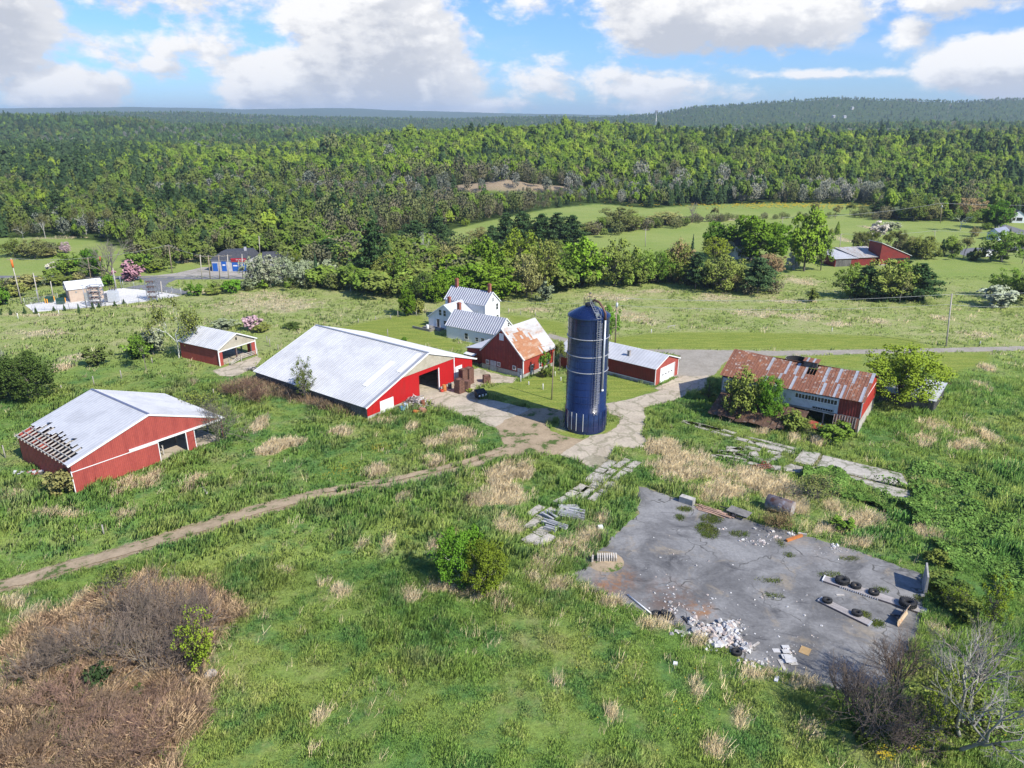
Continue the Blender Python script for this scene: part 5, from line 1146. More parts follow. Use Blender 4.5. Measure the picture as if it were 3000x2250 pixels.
for nm, px_, py_, up, w_, d_, h_, rz, lb in (
  ('crate', 405, 968, 0, 1.25, 1.2, 1.15, .9, 'rusty slatted crate at the bottom of the front stack beside the big barn'), ('crate', 405, 968, 1.2, 1.25, 1.2, 1.25, .95, 'rusty slatted crate on top of the front stack beside the big barn'),
  ('crate', 460, 955, 0, 1.0, 1.0, 1.9, 1.2, 'leaning narrow rusty crate right of the two-high crate stack'), ('crate', 437, 905, 0, 1.25, 1.1, 2.9, .85, 'tall rusty rack in front of the right white barn door'),
  ('crate', 482, 893, 0, 1.4, 1.2, 2.9, 1.0, 'tallest dark rusty rack at the right end of the crate group'), ('crate', 624, 884, 0, 1.2, 1.2, 1.25, .2, 'single rusty crate standing alone on the cracked concrete before the red barn'),
  ('crate', 385, 955, 0, .9, .8, .9, 1.5, 'small dark rusty box in the shade behind the front crate stack')):
 q = at('c3', px_, py_); o = link_mesh(nm, crate_mesh(w_, d_, h_)); o.location = q + V(0, 0, up); o.rotation_euler = (0.04 if 'leaning' in lb else 0, 0.05 if 'leaning' in lb else 0, rz); tag(o, lb, 'crate', 'rusty crates beside the barn')
def barrel(lb, c, x, y, mt, r=.3, h=.9, lying=None, lid=None, grp='barrels and drums'):
 q = at(c, x, y); b = thing('barrel', lb, 'barrel', q, 0, grp)
 prof = [(0, 0), (r * .96, 0), (r, .03), (r, h * .31), (r * 1.05, h * .34), (r, h * .37), (r, h * .63), (r * 1.05, h * .66), (r, h * .69), (r, h - .03), (r * .96, h)]
 m = MB(); m.lathe(prof, 20); o = m.build('drum', mt, b)
 m = MB(); m.lathe([(r * .95, h - .02), (r * .9, h - .035), (0, h - .03)], 20); o2 = m.build('drum_top', lid or mt, b)
 if lying is not None:
  b.rotation_euler = (PI / 2, 0, lying); b.location = q + V(0, 0, r)
 return b
BLUEP = mat('blue_plastic', (.10, .25, .42), .45, 0, (.14, .3, .46), 2); LBLUE = mat('pale_blue_plastic', (.42, .53, .62), .5)
ORNG = mat('orange_paint', (.52, .19, .05), .6, 0, (.42, .15, .05), 2); RSTD = mat('rusty_drum', (.20, .075, .045), .8, 0, (.28, .11, .06), 2)
barrel('blue plastic barrel lying by the left white barn door', 'k8', 325, 1170, BLUEP, .34, .9, .6)
barrel('pale blue barrel standing beside the white scrap timber heap', 'k8', 440, 1170, LBLUE, .33, 1.0)
barrel('orange barrel standing right of the open barn doorway', 'k8', 1270, 780, ORNG, .36, 1.15)
barrel('low red tub beside the orange barrel', 'k8', 1215, 795, mat('red_plastic', (.5, .05, .03), .5), .3, .42)
barrel('dark grey drum between the orange barrel and the crates', 'k8', 1385, 720, mat('grey_drum', (.10, .09, .085), .6), .34, .95)
barrel('rust brown drum at the right end of the scrap timber heap', 'k8', 810, 1110, RSTD, .33, 1.05)
barrel('orange drum lying in the grass below the scrap timber heap', 'k8', 610, 1255, ORNG, .3, .95, 1.2)
barrel('pinkish rusty tank lying in the grass below the scrap heap', 'k8', 745, 1225, mat('pink_rust', (.42, .21, .15), .7, 0, (.33, .14, .09), 2), .42, 1.1, .9)
barrel('dark small drum next to the blue barrel at the white door', 'k8', 240, 1180, mat('brown_drum', (.16, .12, .10), .7), .26, .6)
barrel('white gas cylinder standing at the corner of the farmhouse', 'k3', 243, 1075, TRIM, .3, 1.15)
rs = np.random.RandomState(21)
def boardpile(name, lb, cat, c, x, y, n, lx, ly, lz, len_, mats, ori=None, spread=.5, wdt=(.08, .2)):
 q = at(c, x, y); m = MB();
 for i in range(n):
  f = math.sqrt(rs.rand()); a = rs.rand() * 2 * PI; px_, py_ = lx * f * math.cos(a), ly * f * math.sin(a); z = lz * max(0, 1 - f) * rs.rand() + .03
  o = (ori if ori is not None else rs.rand() * PI) + rs.normal() * spread; L_ = rs.uniform(*len_); dv = V(math.cos(o), math.sin(o), rs.uniform(-.22, .22)) * L_ / 2; ct = V(px_, py_, z + abs(dv.z)); m.cur = int(rs.randint(len(mats))); m.bar(ct - dv, ct + dv, rs.uniform(*wdt), .045)
 o = m.build(name, mats); o.location = q; return tag(o, lb, cat)
boardpile('scrap_heap', 'heap of pale broken boards against the front of the big barn', 'scrap heap', 'k8', 640, 1060, 190, 2.4, 1.6, 1.5, (.5, 2.2), [PALET, TRIM, mat('pinkish_board', (.52, .44, .40), .8), WEATH])
o = boardpile('scrap_boards', 'grey boards heaped at the back left corner of the big barn', 'scrap heap', 'c1', 1840, 700, 26, 1.6, 1.2, .7, (.8, 2.4), [WEATH, PALET])
boardpile('fallen_sheets', 'fallen sheet scraps in the grass along the left wall of the cattle shed', 'scrap heap', 'c1', 270, 1440, 36, 3.2, .7, .3, (.4, 1.3), [WHITE_ROOF, WEATH, RED_F], 2.5, .6, (.15, .5))

# ------------------------------------------------------------------ things on the asphalt pad
TYRE = mat('tyre_rubber', (.022, .022, .023), .75, 0, (.04, .039, .038), 4)
RIM = mat('rusty_rim', (.30, .23, .17), .7, .2, (.42, .36, .3), 4)
def tyre(lb, c, x, y, R=.42, up=0.0, rim=False, tilt=0.0):
 q = at(c, x, y); b = thing('tyre', lb, 'tyre', q + V(0, 0, up), rs.rand() * 6, 'old tyres on the pad'); r = R * .36
 m = MB(); m.torus((0, 0, r * .95), R - r, r, 32, 10, .95)
 for k in range(28):
  a = 2 * PI * k / 28; u = V(math.cos(a), math.sin(a), 0); w_ = V(-math.sin(a), math.cos(a), 0); m.bar(u * (R - .012) + V(0, 0, .06), u * (R - .012) + V(0, 0, r * 1.8), R * .1, .035, u)
 m.build('rubber', TYRE, b)
 if rim: m = MB(); m.lathe([(R - r * 1.95, r * .6), (R - r * 1.9, r * 1.1), (R * .2, r * .8), (0, r * .8)], 20); m.build('rim', RIM, b)
 if tilt: b.rotation_euler[0] = tilt
 return b
def deck(name, lb, c, pa, pb, wid, mats, npl=5, h=.22, endcap=True):
 a, b_ = at(c, *pa), at(c, *pb); d = b_ - a; L_ = d.length; o = thing(name, lb, 'loading deck', a, math.atan2(d.y, d.x)); m = MB()
 for i in range(npl):
  y = -wid / 2 + wid * i / npl; m.box(0, L_, y + .012, y + wid / npl - .012, h - .05, h)
 m.build('deck_boards', mats[0], o)
 m = MB(); m.box(.04, L_ - .04, -wid / 2 - .02, -wid / 2 + .05, .03, h - .055); m.box(.04, L_ - .04, wid / 2 - .05, wid / 2 + .02, .03, h - .055)
 for k in range(int(L_ / 1.4) + 1): m.box(k * 1.4, k * 1.4 + .1, -wid / 2 + .05, wid / 2 - .05, .05, h - .055)
 m.build('side_beams', mats[1], o)
 m = MB();
 if endcap: m.box(-.12, -.0, -wid / 2, wid / 2, .02, h + .02); m.box(L_ + .001, L_ + .12, -wid / 2, wid / 2, .02, h - .02); m.build('end_cap', mats[2], o)
 return o, L_
DECKB = mat('pale_deck_board', (.44, .40, .375), .8, 0, (.34, .31, .29), 1.2, .4, .65, (.4, 4, 1), var=.1); DECKS = mat('deck_beam', (.14, .115, .11), .8)
dk, dl = deck('loading_deck', 'longer pale plank deck with four tyres lying on it', 'k6', (190, 325), (1820, 860), 1.05, (DECKB, DECKS, TRIM))
m = MB()
for k in range(18): x = 1.6 + k * .2; m.box(x, x + .1, -.60, -.56, .05, .2)
m.build('marker_blocks', TRIM, dk)
deck('loading_deck', 'shorter pale plank deck with two tyres lying on it', 'k6', (130, 665), (920, 1050), .85, (DECKB, DECKS, GALV))
tyre('big black tyre near the left end of the longer deck', 'k6', 478, 395, .68, .22); tyre('smaller rimmed tyre second from the left on the longer deck', 'k6', 695, 472, .5, .22, True)
tyre('rimmed tyre third from the left on the longer deck', 'k6', 985, 577, .5, .22, True); tyre('big black tyre at the right end of the longer deck', 'k6', 1535, 765, .78, .22)
tyre('tyre at the left end of the shorter deck', 'k6', 232, 706, .46, .2); tyre('tyre near the right end of the shorter deck', 'k6', 712, 912, .48, .2)
tyre('left tyre of the three at the lower end of the white pole', 'k7', 460, 380, .48, 0, True); tyre('middle tyre of the three beside the white pole', 'k7', 540, 385, .46, .12, True, .35); tyre('right tyre of the three beside the white pole', 'k7', 595, 405, .44, 0.02, True, -.2)
tyre('lone tyre at the grass edge under the white rubble heap', 'k7', 1318, 790, .46, 0, False)
a, b_ = at('k7', 140, 165, .12), at('k7', 415, 385, .12); m = MB(); m.tube([a, b_], [.09, .075], 10); tag(m.build('white_pole', TRIM), 'long white pole lying on the asphalt with its end by three tyres', 'pole')
RUBB = [mat('white_rubble', (.58, .57, .55), .8, 0, (.46, .44, .41), 3), mat('pink_rubble', (.5, .42, .37), .85), mat('grey_rubble', (.34, .325, .31), .9)]
def chips(name, lb, c, pts, n, size, zmax, mats=RUBB, flat=.45, seed=1):
 r_ = np.random.RandomState(seed); m = MB(); o0 = at(c, *pts[0][:2])
 for i in range(n):
  x, y, sx, sy = pts[r_.randint(len(pts))]; q = at(c, x + r_.normal() * sx * .5, y + r_.normal() * sy * .5) - o0; s = r_.uniform(*size) * (.5 + r_.rand()); q.z = r_.rand() ** 2 * zmax + s * flat * .3
  ax_ = Quaternion((r_.normal() * .3, r_.normal() * .3, 1), r_.rand() * 6); m.cur = int(r_.choice(len(mats), p=[.48, .28, .24] if len(mats) == 3 else None))
  pp = [V(*(k * s * r_.uniform(.55, 1.1) / 2 for k in v_)) for v_ in ((-1, -1, -flat), (1, -1, -flat), (1, 1, -flat), (-1, 1, -flat), (-.8, -.8, flat), (.8, -.8, flat), (.8, .8, flat), (-.8, .8, flat))]
  m.hexa([q + ax_ @ v_ for v_ in pp])
 o = m.build(name, mats); o.location = o0; return tag(o, lb, 'rubble', kind='stuff')
chips('rubble', 'spread of white broken plaster and boards along the lower edge of the asphalt pad', 'k7', [(1000, 530, 120, 50), (860, 460, 60, 35), (1110, 560, 100, 60), (1260, 560, 80, 60), (1290, 640, 110, 60), (1370, 690, 60, 40), (1250, 490, 60, 30), (1120, 690, 130, 50), (1430, 750, 50, 35)], 460, (.12, .5), .26, seed=3)
chips('rubble', 'loose white scraps scattered over the lower part of the asphalt pad', 'k7', [(1880, 820, 70, 60), (1000, 380, 260, 90), (1330, 470, 80, 60), (1700, 900, 300, 90), (760, 560, 100, 40), (1500, 880, 250, 50), (1200, 740, 260, 60), (620, 300, 150, 60)], 170, (.08, .3), .05, seed=4)
chips('rubble', 'white rubble strewn near the orange beam on the upper pad', 'k5', [(1250, 740, 140, 50), (1000, 720, 100, 35), (1200, 800, 120, 40), (1440, 690, 90, 30), (720, 580, 70, 20), (1300, 620, 160, 60), (2180, 810, 60, 50), (1620, 640, 60, 40)], 130, (.1, .36), .06, seed=5)
chips('rubble', 'litter of small pale chips dotted across the grey asphalt', 'c5', [(1000, 600, 500, 150), (1300, 800, 400, 120), (1500, 1000, 250, 90), (900, 800, 200, 80), (1650, 570, 150, 40)], 190, (.06, .22), .02, seed=6)
m = MB(); o0 = at('k7', 1885, 840); rs2 = np.random.RandomState(2)
for i in range(14): q = V(rs2.normal() * .35, rs2.normal() * .55, .02 + i * .02); m.box(q.x - .35, q.x + .3, q.y - .25, q.y + .25, q.z, q.z + .018)
o = m.build('white_sheet', RUBB[0]); o.location = o0; tag(o, 'torn white sheets lying on the asphalt left of the plywood square', 'sheet')
def plank(name, lb, cat, c, pa, pb, w_, h_, mt, up=.0):
 a, b_ = at(c, *pa), at(c, *pb); m = MB(); m.bar(a + V(0, 0, h_ / 2 + .04 + up), b_ + V(0, 0, h_ / 2 + .04 + up), w_, h_); return tag(m.build(name, mt), lb, cat)
plank('plywood', 'tan plywood square lying at the lower right of the rubble', 'board', 'k7', (2040, 800), (2075, 730), .85, .03, mat('tan_plywood', (.42, .28, .13), .7))
plank('plank', 'long grey plank lying near the lower edge of the asphalt', 'board', 'k7', (1775, 860), (1845, 980), .28, .05, PALET)
plank('plank', 'bent grey strip of wood right of the white rubble', 'board', 'k7', (1495, 720), (1560, 675), .22, .05, PALET)
plank('plank', 'dark iron bar poking from the upper left of the white rubble', 'board', 'k7', (735, 400), (810, 480), .18, .14, DKSTEEL)
plank('plank', 'cream board lying in the dry grass left of the rubble', 'board', 'k7', (650, 550), (785, 578), .35, .06, PALET)
plank('white_board', 'white board standing out of the grass below the pad', 'board', 'k7', (1740, 1100), (1760, 1045), .3, .08, TRIM)
plank('orange_beam', 'rust orange beam lying on the upper edge of the asphalt pad', 'beam', 'k5', (1565, 742), (1765, 672), .28, .26, ORNG)
plank('plank', 'pale post lying just above the orange beam', 'board', 'k5', (1715, 645), (1830, 662), .25, .2, PALET)
plank('plank', 'small white board lying beside the longer deck', 'board', 'k6', (385, 575), (515, 575), .2, .04, PALET)
plank('white_bag', 'white sack lying on the dry grass between the slabs and the pad', 'sack', 'c8', (1885, 550), (1915, 548), .5, .3, TRIM)
plank('white_bag', 'white scrap lying in the meadow below the farm track', 'sack', 'l5', (350, 620), (392, 606), .5, .3, TRIM)
plank('plank', 'pale plank lying in the meadow right of the cattle shed', 'board', 'c1', (1462, 1545), (1493, 1592), .25, .1, PALET)
plank('white_bag', 'white rag in the long grass left of the rubble', 'sack', 'k7', (635, 905), (680, 915), .35, .15, TRIM)
# concrete block, lumber, trailer, tank
a, b_ = at('k5', 170, 225), at('k5', 345, 282); d = (b_ - a); o = thing('concrete_block', 'pale concrete block at the top left edge of the asphalt pad', 'block', a, math.atan2(d.y, d.x)); m = MB(); L_ = d.length
m.box(0, L_, 0, .85, 0, .78); m.build('block', CONCW, o); m = MB(); m.box(.05, L_ - .05, .06, .8, .78, .8); m.build('capping', PALET, o)
m = MB(); a = at('k5', 375, 275); rs3 = np.random.RandomState(9); PINK = mat('fresh_lumber', (.50, .33, .24), .75, 0, (.42, .27, .19), 2)
for i in range(34):
 y = -.75 + 1.5 * rs3.rand(); x0 = rs3.rand() * 1.4; z = .05 + .32 * rs3.rand() * (1 - abs(y)); m.bar((x0, y, z), (x0 + 2.2 + 1.6 * rs3.rand(), y * .6 - .1 + .2 * rs3.normal(), z - .03), .13, .045)
o = m.build('lumber_pile', PINK); b_ = at('k5', 740, 390); o.location = a; o.rotation_euler[2] = math.atan2(b_.y - a.y, b_.x - a.x); tag(o, 'fan of fresh pinkish boards between the concrete block and the trailer', 'lumber')
a, b_ = at('k5', 775, 395), at('k5', 1045, 492); d = b_ - a; L_ = d.length; TR = thing('flat_trailer', 'small flat trailer with grey plank bed standing at the pad edge', 'trailer', a, math.atan2(d.y, d.x))
m = MB()
for i in range(7): m.box(0, L_, .02 + i * .22, .21 + i * .22, .62, .68)
m.build('bed', GREYB, TR); m = MB(); m.box(.05, L_ - .05, .05, .13, .48, .615); m.box(.05, L_ - .05, 1.4, 1.48, .48, .615)
for x in (.1, L_ / 2, L_ - .2): m.box(x, x + .08, .13, 1.4, .5, .61)
m.bar((-1.1, .77, .45), (.1, .77, .55), .1, .1); m.build('chassis', DKSTEEL, TR)
for y in (-.02, 1.55):
 m = MB(); m.torus((L_ * .38, y, .36), .26, .11, 24, 8, 1, Quaternion((1, 0, 0), PI / 2)); wh = m.build('wheel', TYRE, TR); m = MB(); m.tube([(L_ * .38, y - .05, .36), (L_ * .38, y + .05, .36)], .17, 14); m.build('hub', RIM, wh)
a, b_ = at('k5', 1330, 330), at('k5', 1665, 440); d = b_ - a; L_ = d.length; TK = thing('fuel_tank', 'big rusty steel tank lying on its side in the grass above the pad', 'tank', a + V(0, .6, 0), math.atan2(d.y, d.x))
TKM = mat('tank_steel', (.16, .13, .125), .6, .3, (.30, .30, .34), .9, .42, .62, (1, 1, 1), (.13, .06, .04), 1.6, .5, .7, var=.12)
m = MB(); R = .92; prof = [(0, 0), (R * .97, 0), (R, .03), (R, L_ - .03), (R * .97, L_)]; m.lathe([(r, z) for r, z in prof], 36); m.v = [(z, y, x + R) for x, y, z in m.v]; m.f = [f[::-1] for f in m.f]; m.build('shell', TKM, TK)
m = MB(); m.lathe([(R * .965, 0), (R * .9, .015), (0, .02)], 36); m.v = [(L_ + .003 + z, y, x + R) for x, y, z in m.v]; m.build('end_plate', mat('pale_tank_end', (.40, .38, .37), .6, .2, (.3, .22, .18), 2), TK)
m = MB(); m.box(.4, .6, -.7, .7, -.1, .25); m.box(L_ - .6, L_ - .4, -.7, .7, -.1, .25); m.tube([(L_ * .5, 0, 2 * R - .05), (L_ * .5, 0, 2 * R + .12)], .12, 10); m.build('cradle', DKSTEEL, TK)
# standing panels at the right
a, b_ = at('k6', 1795, 590), at('k6', 1812, 330); z_ = height_at(a, 'k6', 1800, 200)
m = MB(); d = V(.42, .90, 0).normalized(); nn = V(-d.y, d.x, 0); L_ = 2.6; p0 = a
m.hexa([p0, p0 - nn * .28, p0 + d * L_ - nn * .28, p0 + d * L_, p0 + V(0, 0, 2.2), p0 - nn * .16 + V(0, 0, 2.2), p0 + d * L_ - nn * .16 + V(0, 0, 2.3), p0 + d * L_ + V(0, 0, 2.3)]); pn = thing('standing_panel', 'upright grey concrete panel at the right edge of the pad casting a long shadow', 'panel', p0); m.v = [tuple(Vector(v_) - p0) for v_ in m.v]; m.build('slab_face', CONCW, pn)
m = MB(); m.box(-.35, .1, -.25, 0.0, -.1, .25); m.bar((.3, .8, .1), (.75, .6, .05), .15, .1); m.build('footing', CONCW, pn)
a, b_ = at('k6', 1370, 1085), at('k6', 1530, 870); d = (b_ - a); L_ = d.length; SP = thing('plough_blade', 'rusty cream plough blade standing on the pad by the right end of the deck', 'blade', a, math.atan2(d.y, d.x))
m = MB(); prof = [(.12, 0), (.0, .25), (-.03, .55), (.03, .85), (.16, 1.05)]
for (y0, z0), (y1, z1) in zip(prof[:-1], prof[1:]): m.hexa([(0, -y0, z0), (L_, -y0, z0), (L_, -y0 + .05, z0), (0, -y0 + .05, z0), (0, -y1, z1), (L_, -y1, z1), (L_, -y1 + .05, z1), (0, -y1 + .05, z1)])
m.build('mouldboard', mat('cream_rust', (.50, .40, .27), .7, 0, (.38, .22, .13), 3, .45, .62), SP)
m = MB()
for x in (.2, L_ * .4, L_ * .6, L_ - .2): m.bar((x, .12, .1), (x, .1, .95), .08, .06)
m.bar((L_ / 2, .1, .4), (L_ / 2 - .2, 1.0, .2), .14, .14); m.bar((L_ * .25, .1, .4), (L_ / 2 - .2, .9, .2), .1, .1); m.build('push_frame', DKSTEEL, SP)
# pale feed bunk pieces heaped on the strip slabs
BUNK = [mat('bunk_concrete', (.46, .46, .47), .85, 0, (.33, .33, .335), 1.5), CONCW]
for k, (x, y, an, up, lb) in enumerate([(1690, 420, .1, 0, 'topmost at the back of the heap'), (1720, 440, .15, .0, 'short one behind the middle of the heap'), (1640, 470, -.35, .0, 'left end of the middle row'), (1690, 475, -.32, .25, 'lying on top in the middle of the heap'), (1730, 480, -.3, .0, 'right end of the middle row'),
  (1745, 462, -.3, .3, 'upper right of the heap'), (1560, 480, -.8, .0, 'turned dark side up at the left'), (1590, 470, -.9, .1, 'slanting left of the middle'), (1590, 530, -.5, .0, 'front left long one'), (1620, 540, -.5, .1, 'front right long one'), (1575, 560, -.45, 0, 'lowest at the front of the heap')]):
 q = at('c8', x, y); L_ = (2.3, 1.7, 2.6, 2.6, 2.4, 1.9, 1.9, 1.8, 2.6, 2.4, 1.4)[k]; m = MB(); w_ = .62
 m.box(-L_ / 2, L_ / 2, -w_ / 2, w_ / 2, 0, .12); m.hexa([(-L_ / 2, -w_ / 2, .12), (L_ / 2, -w_ / 2, .12), (L_ / 2, -w_ / 2 + .1, .12), (-L_ / 2, -w_ / 2 + .1, .12), (-L_ / 2, -w_ / 2 - .05, .42), (L_ / 2, -w_ / 2 - .05, .42), (L_ / 2, -w_ / 2 + .04, .42), (-L_ / 2, -w_ / 2 + .04, .42)]); m.box(-L_ / 2, L_ / 2, w_ / 2 - .1, w_ / 2, .12, .38)
 o = m.build('feed_bunk', BUNK); o.location = q + V(0, 0, .06 + up); o.rotation_euler = (.15 * (k % 3 - 1) + (1.4 if k in (6, 7) else 0), .05, an); tag(o, 'grey concrete feed bunk piece, ' + lb, 'feed bunk', 'feed bunk pieces heaped on the slabs')
# stone mound
m = MB(); o0 = at('c5', 590, 625); m.lathe([(2.3, -.05), (1.6, .12), (.8, .28), (0, .33)], 18); md = thing('dirt_mound', 'small mound of earth with pale broken stone slabs on the pad edge', 'mound', o0); m.build('earth', DIRTM, md)
m = MB()
for i in range(9): a = -.9 + i * .24; m.hexa([(a, -.35 - .1 * (i % 2), .3), (a + .14, -.35, .28), (a + .2, .5, .45), (a + .05, .5, .48), (a, -.4, .75), (a + .12, -.4, .72), (a + .2, .45, .8), (a + .06, .45, .82)])
m.hexa([(-1.5, -.3, .1), (-1.3, -.3, .1), (-1.2, .4, .2), (-1.4, .4, .2), (-1.5, -.35, .6), (-1.35, -.35, .6), (-1.2, .4, .6), (-1.4, .4, .6)]); m.build('stone_slabs', mat('pale_stone', (.52, .48, .42), .85, 0, (.4, .36, .3), 2), md)
# rusty harrow
o0 = at('c4', 730, 1045); HR = thing('harrow', 'rusty iron harrow lying on the broken slabs right of the dry grass', 'harrow', o0, .2); m = MB()
for y in (-.6, 0, .6): m.bar((-1.4, y, .3), (1.5, y * .8, .3), .07, .07)
for i in range(9):
 x = -1.3 + i * .34; m.bar((x, -.65, .3), (x + .1, .65, .3), .05, .05)
 for y in (-.55, 0, .55): m.bar((x, y, .34), (x - .05, y, .0), .035, .035)
m.build('frame', RSTD, HR); m = MB(); m.torus((.75, .75, .35), .3, .07, 18, 6, 1, Quaternion((1, 0, 0), PI / 2)); m.build('wheel', RSTD, HR)
# low dark ring wall behind the old barn, red roof sheet in front of it
o0 = at('k2', 1075, 290); rh = height_at(o0, 'k2', 1085, 190); m = MB(); m.lathe([(2.1, -.2), (2.1, rh), (2.0, rh), (2.0, -.2)], 40, smooth=False)
rg = thing('ring_wall', 'low dark round staved wall behind the ridge of the old barn', 'tank', o0); m.build('staves', mat('dark_stave', (.03, .03, .034), .8), rg)
m = MB()
for k in range(26): a = 2 * PI * k / 26; m.box(2.05 * math.cos(a) - .05, 2.05 * math.cos(a) + .05, 2.05 * math.sin(a) - .05, 2.05 * math.sin(a) + .05, rh, rh + .08)
m.build('stave_tops', PALET, rg)
o0 = at('k2', 1290, 950); m = MB()
for i in range(7): a = -1.2 + i * .36; zz = lambda y: .9 - .5 * (y / 1.0) ** 2; m.cur = 1 if i in (4, 6) else 0; slab(m, (a, -.9, .45), (a + .34, -.9, .43), (a + .34, .7, 1.1 - .05 * i), (a, .7, 1.12 - .05 * i), .03)
o = m.build('fallen_roof_piece', [mat('red_sheet', (.38, .07, .045), .6, 0, (.3, .1, .07), 2), GALV]); o.location = o0; o.rotation_euler[2] = -.5; tag(o, 'fallen red roof piece in the bushes before the old barn', 'roof sheet')
# stones at the edge of the brambles
for x, y, s, lb in ((1243, 965, .55, 'pale boulder at the right corner of the brown brush'), (905, 1048, .5, 'pale stone lying inside the brown brush'), (1070, 1008, .45, 'grey stone at the lower edge of the brown brush clearing'), (880, 1092, .35, 'small white stone below the pale stone in the brush'), (1010, 990, .4, 'flat tan stone left of the grey stone in the brush')):
 q = at('l5', x, y); bm = bmesh.new(); bmesh.ops.create_icosphere(bm, subdivisions=2, radius=s)
 for v_ in bm.verts: v_.co *= 1 + .35 * (float(fbm(v_.co.x * 2 + x, v_.co.y * 2 + v_.co.z * 3, 5)) - .5); v_.co.z *= .7
 me = bpy.data.meshes.new('boulder'); bm.to_mesh(me); bm.free(); me.materials.append(mat('field_stone', (.42, .38, .33), .9, 0, (.3, .27, .24), 2, bump=(5, .4))); o = link_mesh('boulder', me); o.location = q + V(0, 0, s * .35); tag(o, lb, 'boulder')

# ------------------------------------------------------------------ posts and poles
POSTM = mat('grey_post', (.36, .33, .29), .85, 0, (.26, .24, .21), 2)
WPOST = mat('white_post', (.62, .60, .57), .8)
pm_ = {}
def post(lb, c, bx_, by_, ty, grp, white=False, r=.075, dx=0.0):
 q = at(c, bx_, by_); h = max(.6, height_at(q, c, bx_, ty)); m = MB(); m.tube([(0, 0, -.3), (dx * h, 0, h * .5), (dx * h * 2, .0, h)], [r, r, r * .9], 7); o = m.build('fence_post', WPOST if white else POSTM); o.location = q; return tag(o, lb, 'post', grp)
GP = 'fence posts around the pastures'
for a in (('c1', 235, 905, 852, 'leaning grey fence post left of the cattle shed roof peak'), ('c1', 446, 848, 806, 'fence post second in the row between the dark bush and the shed'), ('c1', 679, 808, 742, 'fence post standing before the dry reeds'), ('c1', 876, 760, 700, 'tilted fence post at the right end of the dry reeds'),
   ('c1', 1540, 874, 834, 'short post in the meadow between the two open sheds'), ('c1', 40, 1330, 1240, 'leaning grey post at the left edge by the cattle shed'), ('c1', 1097, 650, 610, 'thin post under the blossoming shrub'),
   ('c1', 1945, 530, 472, 'post left of the mown lawn behind the small open shed'), ('c1', 1925, 500, 455, 'post close behind the small open shed'), ('c1', 2005, 560, 515, 'post at the corner of the big barn roof'),
   ('c2', 1145, 440, 396, 'stout post at the lawn edge left of the small bright maple'), ('c2', 1093, 455, 425, 'leaning post second from the bright maple'), ('c2', 861, 480, 450, 'white topped post at the lawn edge above the barn ridge'), ('c2', 985, 460, 435, 'bent grey post along the lawn edge'), ('c2', 1278, 432, 395, 'post right of the small bright maple'),
   ('c2', 1073, 590, 527, 'dark stake standing in the lawn above the barn ridge'), ('c3', 800, 330, 285, 'post right of the farmhouse gable'), ('c3', 900, 340, 310, 'thin post along the lawn right of the farmhouse'), ('c3', 1020, 350, 318, 'post in the fence line above the rusted roof'),
   ('l5', 612, 130, 75, 'short grey stake beside the farm track at the left')):
 post(a[4], *a[:4], GP, False, .09)
for a in (('c3', 900, 880, 828, 'leaning white post at the corner of the red barn'), ('c3', 965, 905, 878, 'short white post in the long grass before the red barn'), ('c3', 1080, 945, 896, 'tallest white post at the lawn edge before the red barn'), ('c3', 1225, 872, 842, 'white post beside the left edge of the silo'), ('c3', 1178, 835, 788, 'white post under the vines of the red barn'),
   ('c6', 132, 698, 656, 'white pasture post below the second small spruce'), ('c6', 284, 682, 655, 'white pasture post below the fourth small spruce'), ('c6', 425, 664, 636, 'white pasture post between the middle spruces'), ('c6', 688, 630, 592, 'slanting white pasture post below the steel gantry'), ('c6', 920, 598, 572, 'white pasture post right of the transformer'),
   ('c3', 1957, 488, 455, 'white post in the meadow above the garage road'), ('r4', 552, 1095, 1062, 'white post at the mown verge above the old barn'), ('r4', 1830, 1212, 1178, 'white stake by the gravel road at the right')):
 post(a[4], *a[:4], 'white posts', True, .09)
o0 = at('c3', 2120, 450); m = MB(); m.bar((-.9, 0, .5), (.9, .1, .75), .12, .12); m.bar((-.8, 0, 0), (-.5, 0, .55), .08, .08); m.bar((.8, 0, 0), (.6, 0, .7), .08, .08); o = m.build('rail', PALET); o.location = o0; tag(o, 'pale broken rail lying in the meadow above the garage', 'rail')

